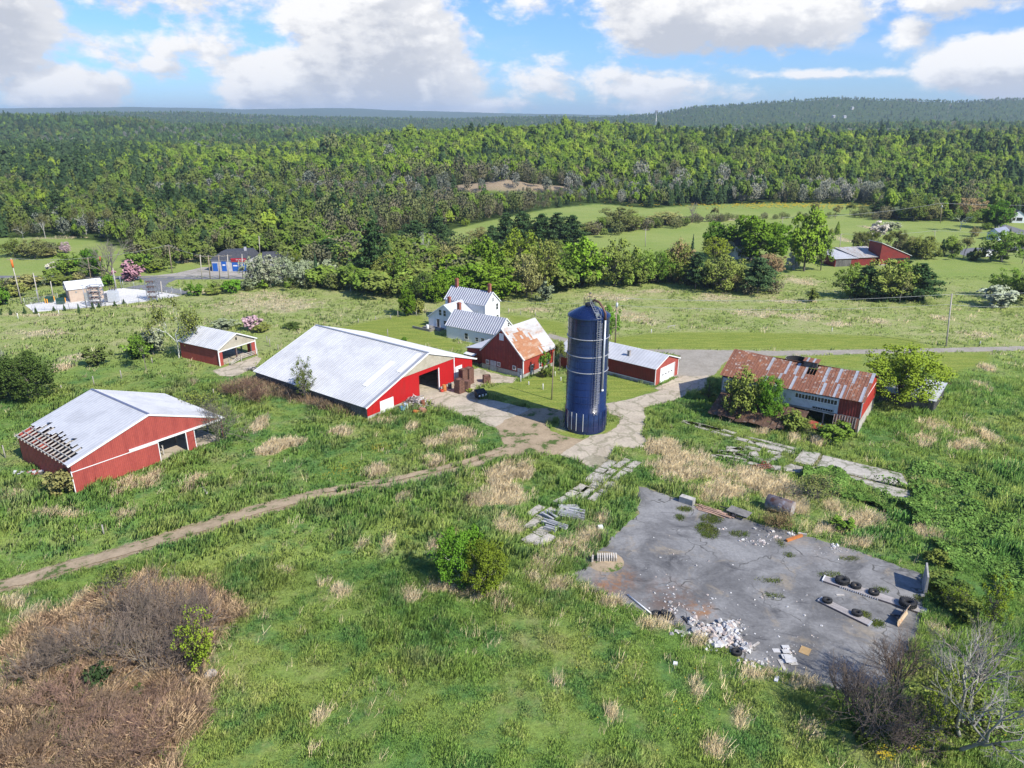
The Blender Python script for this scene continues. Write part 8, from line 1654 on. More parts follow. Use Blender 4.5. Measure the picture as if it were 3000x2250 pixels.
# ---- left: substation, road, river side
for a in (('shrub', 'pink', 930, 428, 285, 165, 'round pink blossoming crabapple beside the road'), ('shrub', 'white', 395, 352, 290, 105, 'white blossoming bush beyond the road at the left'), ('bare', 'grey', 800, 395, 130, 280, 'large bare grey tree above the pink crabapple'), ('maple', 'green', 668, 395, 188, 140, 'dense green tree left of the large bare tree'), ('olive', 'mid', 520, 385, 212, 230, 'broad green tree group left of the dense green tree'), ('shrub', 'lime', 1120, 360, 300, 140, 'yellow-green bush right of the pink crabapple'), ('shrub', 'mid', 1035, 355, 215, 130, 'leafy bush above the yellow-green one'), ('shrub', 'green', 1405, 530, 440, 110, 'round green bush at the end of the chain link fence'), ('olive', 'drab', 250, 262, 120, 200, 'thin spreading tree in the left river meadow'), ('shrub', 'drab', 370, 250, 190, 150, 'brown bushes in the left river meadow'), ('olive', 'palepink', 480, 225, 140, 70, 'small whitish tree in the left river meadow'), ('olive', 'olive', 110, 250, 120, 150, 'olive bush group at the left meadow edge'),
   ('olive', 'silver', 1850, 470, 235, 210, 'large silvery white tree before the garage'), ('olive', 'silver', 1945, 470, 225, 180, 'second silvery tree right of the first by the garage'), ('olive', 'silver', 2060, 465, 250, 180, 'third silvery tree right of the garage'), ('olive', 'silver', 2190, 470, 275, 140, 'fourth silvery tree farther right'), ('shrub', 'silver', 1790, 490, 415, 120, 'low silvery bush under the first silvery tree'), ('shrub', 'mid', 1880, 480, 395, 80, 'green bush among the silvery trees'), ('shrub', 'green', 1680, 512, 410, 130, 'dark leafy bush left of the silvery trees'), ('shrub', 'olive', 1540, 525, 470, 110, 'low bushes right of the round green bush'), ('lime', 'lime', 2140, 300, 205, 110, 'yellowish tree behind the far dark-roofed building'),
   ('shrub', 'green', 30, 600, 460, 120, 'dark green bush at the left frame edge before the pole'), ('shrub', 'drab', 200, 480, 380, 200, 'brown hedge bushes left of the tan building'), ('shrub', 'silver', 320, 455, 395, 70, 'whitish bush in the hedge left of the tan building'), ('shrub', 'olive', 430, 450, 385, 170, 'olive hedge bushes behind the tan building'), ('shrub', 'olive', 130, 540, 440, 130, 'bushes around the slanting pole'), ('shrub', 'drab', 545, 430, 370, 80, 'brownish small tree behind the tan roof'), ('shrub', 'green', 790, 460, 380, 90, 'green bush behind the transformer'), ('spruce', 'green', 1015, 435, 400, 35, 'small round conifer right of the pink crabapple')):
 T_('c6', a[0], a[1], *a[2:6], a[6], cat='bush' if a[0] == 'shrub' else 'tree', trunk='white' if a[1] == 'silver' else 'grey')
for i, (x, y, tp) in enumerate(((3, 668, 618), (80, 668, 625), (180, 660, 612), (262, 660, 610), (390, 642, 606), (467, 640, 594), (572, 655, 588), (670, 628, 575), (715, 616, 580), (828, 605, 566), (893, 590, 555))):
 T_('c6', 'spruce', 'dark', x, y, tp, 52, ('small planted spruce at the very left frame edge', 'small planted spruce second from the left', 'small planted spruce third from the left', 'small planted spruce fourth from the left', 'small planted spruce below the two cabinets', 'small planted spruce right of the pair below the cabinets', 'small planted spruce before the tan building', 'small planted spruce left of the gantry legs', 'small planted spruce right under the gantry', 'small planted spruce before the transformer', 'small planted spruce at the right end of the row')[i], 'spruce', group='small spruces along the gravel yard')
for i, (x, y, tp) in enumerate(((1290, 447, 415), (1335, 452, 418), (1380, 452, 415), (1270, 462, 440), (1430, 458, 430), (1500, 455, 425))):
 T_('c6', 'spruce', 'mid', x, y, tp, 30, ('first small green conifer on the verge by the tarmac drive', 'second small conifer on the verge by the tarmac drive', 'third small conifer on the verge by the tarmac drive', 'lowest small conifer at the drive corner', 'fourth small conifer along the verge', 'fifth small conifer along the verge')[i], 'conifer', group='young conifers on the verge')
# ---- leading trees of the river wood at the left (r1)
for a in (('pine', 35, 830, 672, 110, 'dark pine at the far left of the river wood'), ('pine', 105, 835, 735, 90, 'dark pine second from the left in the river wood'), ('pine', 212, 860, 700, 120, 'tall dark pine third from the left in the river wood'), ('pine', 400, 840, 622, 150, 'tallest dark pine left of centre in the river wood'), ('pine', 270, 770, 640, 70, 'small pine behind the third one in the river wood'), ('pine', 815, 850, 660, 130, 'dark pine left of the close pair above the large bare tree'), ('pine', 915, 830, 640, 120, 'dark pine right of the close pair above the large bare tree'), ('pine', 1115, 760, 570, 110, 'dark pine in the middle of the river wood'), ('pine', 1250, 730, 580, 100, 'dark pine right of the middle one in the river wood'), ('pine', 980, 690, 560, 80, 'small dark pine higher in the wood'), ('pine', 1330, 840, 690, 110, 'dark pine right of centre in the river wood'), ('pine', 1500, 860, 650, 170, 'broad dark pine group right of centre in the river wood'), ('pine', 1775, 850, 705, 90, 'single dark pine among the brown trees'), ('pine', 2175, 860, 640, 110, 'dark pine at the right end of the river wood'), ('pine', 130, 680, 560, 60, 'small pine in the yellowish part of the wood at the left'), ('pine', 545, 680, 530, 70, 'small pine high in the yellowish wood'), ('pine', 412, 690, 560, 70, 'pine rising from the yellowish wood'), ('pine', 685, 680, 580, 60, 'tiny pine in the yellowish wood right')):
 T_('r1', a[0], 'pine' if RS.rand() < .5 else 'dark', *a[1:5], a[5])
for a in (('birch', 295, 925, 770, 80, 'white-stemmed tree left at the river wood front'), ('birch', 150, 925, 810, 70, 'white-stemmed tree at the far left wood front'), ('birch', 710, 905, 740, 110, 'bare white trees left of the river mouth'), ('birch', 560, 900, 700, 110, 'pale bare tree in the river wood front'), ('bare', 900, 900, 760, 120, 'grey bare tree above the large bare roadside tree'), ('maple', 1325, 950, 832, 120, 'bright green tree above the road bend'), ('olive', 1560, 960, 830, 200, 'dark olive tree above the blue-doored garage'), ('olive', 1450, 980, 860, 150, 'green tree left of the dark olive one'), ('olive', 1690, 970, 850, 130, 'green tree right above the garage'), ('olive', 1900, 970, 810, 170, 'olive tree above the far dark roof'), ('olive', 2060, 980, 820, 170, 'olive tree right above the far dark roof'), ('olive', 2150, 1010, 900, 130, 'leafy tree at the right of the far dark roof'), ('bare', 1100, 960, 830, 160, 'grey-brown bare tree above the road bend'), ('olive', 1230, 990, 900, 110, 'olive tree left of the road bend'), ('olive', 1600, 1020, 930, 130, 'pale olive tree close behind the garage'), ('olive', 980, 985, 900, 110, 'brush beside the river mouth')):
 T_('r1', a[0], {'birch': 'drab', 'maple': 'bright', 'bare': 'grey'}.get(a[0], ('olive', 'mid', 'green')[int(RS.randint(3))]), *a[1:5], a[5], trunk=(.5, .48, .44) if a[0] == 'birch' else 'grey')
# ------------------------------------------------------------------ the woods: one mass of instanced trees (each a trunk-less crown seen from afar)
def far_form(seed, kind, colr_):
 rs = np.random.RandomState(seed)
 if kind == 'cone':
  n = 330; z = 1 - rs.rand(n) ** .6 * .9; R = .30 * (1.05 - z) ** .8 * (.75 + .5 * rs.rand(n)); a = rs.rand(n) * 2 * PI; f = rs.rand(n) ** .3
  cen = np.stack([np.cos(a) * R * f, np.sin(a) * R * f, z], 1); nd = np.stack([np.cos(a), np.sin(a), .9 + 0 * a], 1) + rs.normal(size=(n, 3)) * .4; sz = .10
 elif kind == 'twig':
  n = 420; u = rs.normal(size=(n, 3)); u /= np.linalg.norm(u, axis=1, keepdims=True); r = rs.rand(n, 1) ** .4; cen = u * r * [.42, .42, .42] + [0, 0, .58]; nd = rs.normal(size=(n, 3)) * [1, 1, .3]; sz = .058
 else:
  nc = 13; cs = []
  for i in range(nc):
   u = rs.normal(size=3); u /= np.linalg.norm(u); u[2] = abs(u[2]) * 1.1 - .25; cs.append(u * [.32, .32, .36] * rs.uniform(.55, 1.05) + [0, 0, .60])
  cen = []; nd = []
  for p in cs:
   k = 36; o = rs.normal(size=(k, 3)); o /= np.linalg.norm(o, axis=1, keepdims=True); cen.append(p + o * rs.uniform(.10, .17)); nd.append(o + rs.normal(size=(k, 3)) * .35 + [0, 0, .5])
  cen = np.concatenate(cen); nd = np.concatenate(nd); sz = .088
 rn = np.clip(.32 + .35 * cen[:, 2] + .35 * (rs.rand(len(cen)) - .5), 0, 1)  # crown tops lighter: shading put into the leaf colour, plus random variation
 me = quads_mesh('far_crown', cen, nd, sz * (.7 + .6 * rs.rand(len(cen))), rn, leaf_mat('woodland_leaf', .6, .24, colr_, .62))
 return me
PAL = [('round', (.150, .225, .028)), ('round', (.175, .238, .032)), ('round', (.115, .172, .032)), ('cone', (.045, .076, .031)), ('cone', (.054, .090, .034)), ('twig', (.150, .142, .084)), ('twig', (.20, .21, .165)), ('round', (.115, .150, .036)), ('twig', (.140, .160, .060)), ('round', (.078, .135, .042))]
SRC = []
for i, (k, colr_) in enumerate(PAL):
 o = bpy.data.objects.new('woodland_crown', far_form(900 + i, k, colr_)); SRC.append(o)
pts = []
def visible(x, y, z):
 return np.abs(x / np.maximum(y, 1)) < .80
def scatter(y0, y1, sp0, hgt_, cond, seed):
 rs = np.random.RandomState(seed); P_ = []; y = y0
 while y < y1:
  s = sp0(y); n = int(1.62 * y / s); x = (np.arange(n) + rs.rand(n)) * s - .81 * y; yy = y + rs.rand(n) * s; P_.append(np.stack([x, yy], 1)); y += s
 P_ = np.concatenate(P_); k = cond(P_[:, 0], P_[:, 1]); P_ = P_[k]; return P_, rs
# sight-line test so that slopes hidden behind a crest by a wide margin stay empty
tg = np.linspace(-.82, .82, 165); rg_ = np.concatenate([np.arange(250, 2000, 12), np.arange(2000, 6500, 60)])
TG, RG = np.meshgrid(tg, rg_); HG = hz(TG * RG, RG) + np.where(RG < 2400, 9, 7); EL = (HG - CAMH - 14) / RG; MX = np.maximum.accumulate(EL, 0)
def seen(x, y):
 i = np.clip(np.searchsorted(rg_, y) - 1, 0, len(rg_) - 1); j = np.clip(np.round((x / y - tg[0]) / (tg[1] - tg[0])).astype(int), 0, len(tg) - 1)
 return (hz(x, y) + 14 - CAMH) / y > MX[np.maximum(i - 1, 0), j]
def place(P_, rs, hmean, zone):
 x, y = P_[:, 0], P_[:, 1]; n = len(x); a = fbm(x / 90, y / 90, 71, 4); b = fbm(x / 45, y / 45, 77, 4); t_ = x / y; r = rs.rand(n); k = np.zeros(n, int)
 if zone == 'near':   # the mixed wood behind the meadows
  hill = ss(470, 560, y); lo = 1 - hill
  conif = (b > .56 + .06 * hill) & (r < .5) | (r < .09 - .05 * hill); brown = lo * ss(-.34, -.22, t_) * (1 - ss(.02, .10, t_)); yel = lo * (1 - ss(-.34, -.2, t_))
  k = np.where(r < .36, 0, np.where(r < .56, 1, np.where(r < .84, 2, np.where(r < .93, 8, 7)))); k = np.where((rs.rand(n) < lo * .45), np.where(rs.rand(n) < .5, 2, np.where(rs.rand(n) < .5, 8, 5)), k)
  k = np.where(rs.rand(n) < brown * .72, np.where(rs.rand(n) < .6, 5, 8), k); k = np.where(rs.rand(n) < yel * .5, np.where(rs.rand(n) < .6, 7, 8), k)
  rt = ss(.12, .3, t_); k = np.where(rs.rand(n) < rt * .40, np.where(rs.rand(n) < .55, 2, np.where(rs.rand(n) < .5, 8, 7)), k)
  k = np.where(rs.rand(n) < .4 * rt * (b > .5), 3, k)
  lf = ss(-.42, -.55, t_) * hill; k = np.where(rs.rand(n) < lf * .7, 3 + (rs.rand(n) < .5), k)
  k = np.where(conif & (rs.rand(n) > .5 * brown), 3 + (rs.rand(n) < .5), k); k = np.where((a > .66) & (rs.rand(n) < .22 + .15 * rt), 6, k)
 else:
  k = np.where(r < .08, 0, np.where(r < .62, 9, np.where(r < .80, 2, np.where(r < .97, 4, 7)))); k = np.where((b > .56) & (rs.rand(n) < np.where(y > 2300, .15, .45)), 3, k); k = np.where((a > .68) & (rs.rand(n) < .45), 6, k); k = np.where((a < .40) & (rs.rand(n) < .5), 8, k)  # farther woods: darker, less yellow leaf colours paint in the haze
 cone = (k == 3) | (k == 4); h = hmean(x, y) * np.exp(rs.normal(size=n) * .19) * np.where(cone, 1.12, 1.0); w_ = h * np.where(cone, rs.uniform(.75, 1.0, n), rs.uniform(.48, .80, n))
 return np.stack([x, y, hz(x, y) - .04 * h], 1), k, np.stack([w_, w_, h], 1), rs.rand(n) * 6.28
near = lambda x, y: in_wood(x, y) & (~clearing(x, y) | (RS.rand(len(x)) < .12)) & seen(x, y)
A1 = place(*scatter(225, 480, lambda y: 5.0, None, near, 1), lambda x, y: (9.5 - 2.0 * ss(-.2, -.4, x / y)) * (1 - .68 * np.exp(-((x + 4) / 62) ** 2) * (y > 385) * (y < 452)), 'near')
A2 = place(*scatter(480, 1000, lambda y: 6.0, None, near, 2), lambda x, y: 12.5 + 0 * x, 'near')
A3 = place(*scatter(1000, 2300, lambda y: 10.0 * (y / 1000) ** .5, None, near, 3), lambda x, y: 13.0 + 0 * x, 'far')
A4 = place(*scatter(2300, 4600, lambda y: 24 * (y / 2300) ** .55, None, lambda x, y: seen(x, y), 4), lambda x, y: 11.0 + 0 * x, 'far')
def instancer(name, data, label):
 pos_, kind_, sc_, rot_ = data; me = bpy.data.meshes.new(name); me.vertices.add(len(pos_)); me.vertices.foreach_set('co', pos_.astype(np.float32).ravel())
 a = me.attributes.new('kind', 'INT', 'POINT'); a.data.foreach_set('value', kind_.astype(np.int32)); a = me.attributes.new('size', 'FLOAT_VECTOR', 'POINT'); a.data.foreach_set('vector', sc_.astype(np.float32).ravel()); a = me.attributes.new('turn', 'FLOAT', 'POINT'); a.data.foreach_set('value', rot_.astype(np.float32)); me.update()
 o = link_mesh(name, me); gn = bpy.data.node_groups.new(name, 'GeometryNodeTree'); gn.interface.new_socket('Geometry', in_out='INPUT', socket_type='NodeSocketGeometry'); gn.interface.new_socket('Geometry', in_out='OUTPUT', socket_type='NodeSocketGeometry')
 N_ = gn.nodes; Lk = gn.links; gi = N_.new('NodeGroupInput'); go = N_.new('NodeGroupOutput'); jn = N_.new('GeometryNodeJoinGeometry')
 def na(nm, ty): q = N_.new('GeometryNodeInputNamedAttribute'); q.data_type = ty; q.inputs[0].default_value = nm; return next(s for s in q.outputs if s.enabled and s.name == 'Attribute')
 kd, sz, tn = na('kind', 'INT'), na('size', 'FLOAT_VECTOR'), na('turn', 'FLOAT'); cx = N_.new('ShaderNodeCombineXYZ'); Lk.new(tn, cx.inputs[2])
 for i, s in enumerate(SRC):
  cmp = N_.new('FunctionNodeCompare'); cmp.data_type = 'INT'; cmp.operation = 'EQUAL'; ins = [q for q in cmp.inputs if q.enabled]; Lk.new(kd, ins[0]); ins[1].default_value = i
  ob = N_.new('GeometryNodeObjectInfo'); ob.inputs['Object'].default_value = s; ob.inputs['As Instance'].default_value = True
  ip = N_.new('GeometryNodeInstanceOnPoints'); Lk.new(gi.outputs[0], ip.inputs['Points']); Lk.new(cmp.outputs[0], ip.inputs['Selection']); Lk.new(ob.outputs['Geometry'], ip.inputs['Instance']); Lk.new(cx.outputs[0], ip.inputs['Rotation']); Lk.new(sz, ip.inputs['Scale']); Lk.new(ip.outputs[0], jn.inputs[0])
 Lk.new(jn.outputs[0], go.inputs[0]); md = o.modifiers.new('scatter', 'NODES'); md.node_group = gn
 return tag(o, label, 'woods', kind='stuff')
# undergrowth and filler trees that close the hedges
def under(lines, seed):
 rs = np.random.RandomState(seed); P_, K_, S_ = [], [], []
 for c, pl, wd, h0, h1_, kinds, stp in lines:
  w3 = [at(c, *p) for p in pl]
  for a, b in zip(w3[:-1], w3[1:]):
   n = max(2, int((b - a).length / stp)); t_ = rs.rand(n); x = a.x + (b.x - a.x) * t_ + rs.normal(size=n) * wd * .5; y = a.y + (b.y - a.y) * t_ + rs.normal(size=n) * wd * .5; h = rs.uniform(h0, h1_, n); P_.append(np.stack([x, y, hz(x, y) - .15 * h], 1)); K_.append(np.array(kinds)[rs.randint(len(kinds), size=n)]); S_.append(np.stack([h * rs.uniform(.8, 1.3, n), h * rs.uniform(.8, 1.3, n), h], 1))
 P_ = np.concatenate(P_); return P_, np.concatenate(K_), np.concatenate(S_), rs.rand(len(P_)) * 6.28
instancer('hedge_undergrowth', under([('r2', [(930, 1120), (1200, 1160), (1480, 1140), (1800, 1112), (2212, 1085)], 4, 4, 8, (2, 7, 8, 5, 2), .9), ('r3', [(0, 1115), (300, 1165), (500, 1185), (690, 1195)], 4, 3.5, 7, (2, 7, 8, 5), 1.0), ('r2', [(0, 1100), (300, 1140), (520, 1165), (720, 1190)], 7, 4, 9, (2, 7, 8, 2), .8), ('r2', [(300, 1050), (600, 1080), (900, 1090), (1150, 1130)], 9, 7, 11, (2, 7, 8, 5, 0), .9),
 ('r2', [(0, 1000), (300, 960), (500, 960), (700, 960), (930, 1000)], 9, 6, 10, (7, 8, 2, 5), 1.0), ('r2', [(0, 900), (250, 900)], 8, 6, 9, (2, 7, 8), 1.3), ('r2', [(560, 900), (800, 900)], 6, 5, 8, (7, 8, 2), 1.3), ('r2', [(950, 925), (1200, 940), (1600, 930)], 4, 3, 6, (2, 8, 7), 1.2), ('r2', [(1000, 1000), (1250, 1010), (1600, 1010)], 8, 6, 9, (2, 8, 7), 1.1), ('r2', [(1620, 830), (1780, 805), (1950, 780), (2212, 770)], 7, 3, 7, (5, 8, 7), 1.0), ('r3', [(0, 805), (220, 790), (480, 775)], 4, 2, 5, (5, 5, 8), 1.2), ('r3', [(480, 772), (900, 765), (1260, 752)], 2.5, 1.5, 4, (5, 8), 2.0),
 ('r3', [(1180, 1238), (1400, 1248), (1600, 1248)], 3, 2.5, 6, (2, 7, 3), 1.0), ('r3', [(1230, 955), (1500, 965), (1600, 1000)], 3, 4, 7, (8, 5, 7), 1.4), ('r3', [(1640, 1000), (2000, 1015), (2212, 1030)], 3, 2, 5, (2, 7, 8), 2.5), ('r3', [(1270, 760), (1500, 775), (1700, 770)], 6, 4, 8, (2, 7, 8, 5), 1.3), ('r3', [(1900, 785), (2212, 775)], 8, 5, 9, (2, 5, 3), 1.6),
 ('c6', [(0, 500), (200, 460), (420, 430), (600, 420)], 4, 2, 4.5, (7, 5, 2), 1.1), ('c6', [(420, 380), (620, 385), (780, 382)], 4, 3, 6, (2, 7), 1.0), ('c6', [(1000, 352), (1130, 355), (1240, 345)], 4, 2.5, 5, (2, 0, 7), 1.0), ('c6', [(1500, 505), (1700, 500), (1900, 480), (2212, 470)], 3, 1.5, 4, (2, 8, 0), 1.0), ('c6', [(1000, 290), (1100, 270), (1250, 280), (1440, 310)], 7, 4, 8, (5, 8, 7, 2), 1.0), ('c6', [(100, 250), (250, 240), (450, 215)], 4, 2, 5, (7, 5), 1.5), ('r1', [(1250, 985), (1500, 1005), (1750, 1010), (2212, 1005)], 6, 5, 9, (2, 7, 8, 2), .9), ('r1', [(1350, 950), (1700, 960), (2212, 950)], 9, 7, 11, (2, 7, 8, 5), 1.0), ('k2', [(250, 740), (480, 850), (700, 900), (1150, 960)], 1.2, .8, 2.0, (2, 8, 7), .5)], 61), 'bushy undergrowth closing the hedges and groves')
instancer('river_wood', A1, 'mixed spring wood along the river and the far field edges')
instancer('hill_wood', A2, 'bright green and dark wood covering the low hill')
instancer('ridge_wood', A3, 'haze-tinted green woods on the farther ridges')
instancer('far_hill_wood', A4, 'hazy woods on the distant hills')

# ------------------------------------------------------------------ grass and brush
def veg_mat(name, base, spread=(.6, 1.5), trans=.8, meadow=False, up=.75):
 m = bpy.data.materials.new(name); m.use_nodes = True; t = m.node_tree; t.nodes.clear(); g = NG(t)
 r = g.n('ShaderNodeAttribute', attribute_name='rnd_shade').outputs['Fac']; pos = g.n('ShaderNodeNewGeometry').outputs['Position']
 c = grass_colour(g, g.vmul(pos, (1, 1, 0))) if meadow else g.mix(g.ramp(g.noise(g.vmul(pos, (1, 1, 0)), .5, 5, .6), .35, .65), base[0], base[1])
 if meadow:
  fc = g.n('ShaderNodeAttribute', attribute_name='field').outputs['Fac']; c = g.mix(g.math('MULTIPLY', fc, .8), c, (.245, .300, .09))
  c = g.mix(g.n('ShaderNodeAttribute', attribute_name='rank').outputs['Fac'], c, (.085, .18, .045))
  c = g.mix(g.ramp(r, .78, 1.0, 0, .6), c, (.36, .33, .16))
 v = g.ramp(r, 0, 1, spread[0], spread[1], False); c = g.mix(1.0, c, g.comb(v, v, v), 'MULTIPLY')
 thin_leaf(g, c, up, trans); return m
def blades(x, y, h, wd, lean, nb, rs, spread_, wind=1.0):
 """nb tapering blades per tuft"""
 n = len(x); X_ = np.repeat(x, nb) + rs.normal(size=n * nb) * np.repeat(spread_, nb); Y_ = np.repeat(y, nb) + rs.normal(size=n * nb) * np.repeat(spread_, nb); H_ = np.repeat(h, nb) * rs.uniform(.55, 1.2, n * nb); W_ = np.repeat(wd, nb) * rs.uniform(.7, 1.3, n * nb)
 a = rs.rand(n * nb) * 2 * PI; la = rs.rand(n * nb) * 2 * PI; ll = np.repeat(lean, nb) * rs.rand(n * nb) * H_; wx, wy = .35 * wind * H_ * np.repeat(lean, nb), .2 * wind * H_ * np.repeat(lean, nb)
 Z_ = hz(X_, Y_) - .03; ex, ey = np.cos(a) * W_ / 2, np.sin(a) * W_ / 2; tx, ty = np.cos(la) * ll + wx, np.sin(la) * ll + wy
 v = np.stack([np.stack([X_ - ex, Y_ - ey, Z_], 1), np.stack([X_ + ex, Y_ + ey, Z_], 1), np.stack([X_ + tx + ex * .35, Y_ + ty + ey * .35, Z_ + H_], 1), np.stack([X_ + tx - ex * .35, Y_ + ty - ey * .35, Z_ + H_ * .97], 1)], 1).reshape(-1, 3)
 return v, np.arange(4 * n * nb).reshape(-1, 4)
RECT = [(f, w_, l_) for f, w_, l_ in ((fA, 20.7, 15.65), (fB, 25.4, 28.9), (fC, 8.76, 11.1), (fD, 9.7, 9.8), (fE, 8.2, 13.6), (fF, 20.9, 12.0), (fG, 8, 9), (fW, 13.4, 6.1), (fL, 7.9, 6.2), (fH, 11.5, 5.5), (fE2, 7.2, 8.4))]
HARD = [PAD, APRON, YARD, DRIVE, ROAD, CSHED_AP, GRAVEL, SHOPLOT, FARROAD, ACCESS] + SLABS
def free(x, y, lawn_=True, mar=.0):
 k = np.ones(len(x), bool); jx = x + (fbm(x / .7, y / .7, 61, 2) - .5) * .9; jy = y + (fbm(x / .7, y / .7, 62, 2) - .5) * .9
 for p in HARD: k &= ~in_poly(jx, jy, p)
 for p in SLABS:
  q = np.array(p); cc = q.mean(0); k &= ~in_poly(x, y, cc + (q - cc) * 1.1)
 if lawn_:
  for p in LAWNS: k &= ~in_poly(jx, jy, p)
 for f, w_, l_ in RECT:
  dx, dy = x - f.o.x, y - f.o.y; u = dx * f.u.x + dy * f.u.y; v = dx * f.v.x + dy * f.v.y; k &= ~((u > -.1) & (u < w_ + .1) & (v > -.1) & (v < l_ + .1))
 k &= (x - SX) ** 2 + (y - SY) ** 2 > 3.3 ** 2
 for a, b in zip(trk[:-1], trk[1:]):
  L2 = (b.x - a.x) ** 2 + (b.y - a.y) ** 2; tt = np.clip(((jx - a.x) * (b.x - a.x) + (jy - a.y) * (b.y - a.y)) / L2, 0, 1); dd = np.hypot(jx - a.x - tt * (b.x - a.x), jy - a.y - tt * (b.y - a.y)); k &= (dd > 1.35) | ((dd < .2) & (y > trk[5].y))
 return k
def cloud(n, y0, y1, rs, pw=1.0, tmax=.78):
 y = y0 + (y1 - y0) * rs.rand(n) ** pw; x = (rs.rand(n) * 2 - 1) * tmax * (y + 14); return x, y
rank_c = [(65, 72, 11, 8), (61, 61, 9, 7), (52, 66, 7, 4), (70, 84, 14, 6), (40, 71, 6, 2.5), (46, 75, 8, 2.5), (67, 50, 7, 9)]
def rank(x, y):
 m = np.zeros(len(x))
 for cx, cy, rx, ry in rank_c: m = np.maximum(m, np.clip(1.6 * (1 - np.hypot((x - cx) / rx, (y - cy) / ry)), 0, 1))
 return m
def grass(name, label, n, y0, y1, hb, wb, nb, seed, pw=1.0, sp=.10, lean=.55):
 rs = np.random.RandomState(seed); x, y = cloud(n, y0, y1, rs, pw); k = free(x, y) & (~in_poly(x, y, BRAMBLE) | (rs.rand(n) < .14)); x, y = x[k], y[k]; d = dry_amount(x, y); k = rs.rand(len(x)) > d * .6; x, y = x[k], y[k]
 lump = fbm(x / 1.6, y / 1.6, 81, 3); big_ = fbm(x / 9, y / 9, 85, 3); rk = rank(x, y); h = hb * (.35 + 1.3 * ss(.25, .75, lump)) * (.42 + 1.25 * ss(.25, .7, big_)) * (1 + 1.3 * rk)
 v, f = blades(x, y, h, wb * (1 + .8 * rk), np.full(len(x), lean) * (.6 + .9 * fbm(x / 2.3, y / 2.3, 91, 2)), nb, rs, np.full(len(x), sp)); r = np.repeat(np.clip(.42 * rs.rand(len(x)) + .5 * lump + .12 * rs.rand(len(x)), 0, 1), nb * 4)
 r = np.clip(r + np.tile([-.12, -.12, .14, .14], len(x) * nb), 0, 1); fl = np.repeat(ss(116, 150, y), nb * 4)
 return tag(link_mesh(name, npmesh(name, v, f, [MEADOW], dict(rnd_shade=r, field=fl, rank=np.repeat(rk, nb * 4)))), label, 'grass', kind='stuff')
MEADOW = veg_mat('meadow_grass', None, (.62, 1.45), .8, True)
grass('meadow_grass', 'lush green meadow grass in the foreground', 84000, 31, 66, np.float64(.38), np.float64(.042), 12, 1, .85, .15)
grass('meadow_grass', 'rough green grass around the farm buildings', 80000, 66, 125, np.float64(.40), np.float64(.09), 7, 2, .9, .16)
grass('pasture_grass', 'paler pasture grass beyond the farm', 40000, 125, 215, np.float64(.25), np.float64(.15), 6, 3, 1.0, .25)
# dry straw-coloured tufts
DRYG = veg_mat('straw', [(.64, .535, .365), (.53, .43, .27)], (.62, 1.35))
rs = np.random.RandomState(31); xs_, ys_, hs_ = [], [], []
for cx, cy, rx, ry in DRYW:
 n = int(min(3000, max(50, rx * ry * 3.1 * (26 if cy < 100 else 14 if cy < 132 else 1.3)))); a = rs.rand(n) * 2 * PI; r = np.sqrt(rs.rand(n)) * 1.25; x = cx + rx * r * np.cos(a); y = cy + ry * r * np.sin(a); d = dry_amount(x, y); k = rs.rand(n) < d * 1.1 + .04; xs_.append(x[k]); ys_.append(y[k]); hs_.append(np.full(k.sum(), .75 if cy < 130 else .35))
n = 3800; x, y = cloud(n, 33, 175, rs, 1.1); k = fbm(x / 6, y / 6, 95, 4) + .15 * rs.rand(n) > .62; xs_.append(x[k]); ys_.append(y[k]); hs_.append(np.full(k.sum(), .7))
x, y, h = np.concatenate(xs_), np.concatenate(ys_), np.concatenate(hs_); k = free(x, y); x, y, h = x[k], y[k], h[k]; h = h * (.55 + .9 * fbm(x / 1.2, y / 1.2, 97, 3))
v, f = blades(x, y, h, np.where(y < 80, .026, np.where(y < 130, .045, .09)), np.full(len(x), .75), 10, rs, np.where(y < 130, .2, .4)); r = np.repeat(rs.rand(len(x)), 40)
tag(link_mesh('dry_grass', npmesh('dry_grass', v, f, [DRYG], dict(rnd_shade=r))), 'straw coloured dead grass in patches over the meadow', 'dry grass', kind='stuff')
# weeds in the cracks and on the bare patches of the pad
WEED = veg_mat('weeds', [(.075, .115, .02), (.11, .13, .03)], (.6, 1.3)); xs_, ys_ = [], []
for c, cx, cy, rx, ry, n in (('k5', 540, 600, 130, 100, 520), ('k5', 590, 450, 140, 60, 300), ('k5', 240, 320, 90, 30, 130), ('k5', 180, 430, 50, 40, 90), ('k5', 950, 640, 120, 40, 120), ('c5', 1440, 595, 18, 10, 40), ('c5', 1720, 612, 45, 8, 60), ('c5', 1350, 715, 60, 8, 60), ('c5', 1370, 785, 40, 10, 50), ('k6', 300, 260, 200, 60, 90), ('k6', 860, 900, 60, 50, 70), ('k6', 1050, 1040, 110, 50, 120), ('k6', 1100, 490, 120, 30, 70), ('k6', 1750, 640, 80, 60, 80), ('k5', 1490, 760, 30, 50, 40), ('c3', 560, 985, 60, 30, 60), ('c3', 420, 1150, 200, 30, 60), ('c3', 1650, 1160, 60, 60, 90)):
 p0 = at(c, cx, cy); p1 = at(c, cx + rx, cy); p2 = at(c, cx, cy - ry); a = rs.rand(n) * 2 * PI; r = np.sqrt(rs.rand(n)); xs_.append(p0.x + r * np.cos(a) * abs(p1.x - p0.x)); ys_.append(p0.y + r * np.sin(a) * abs(p2.y - p0.y))
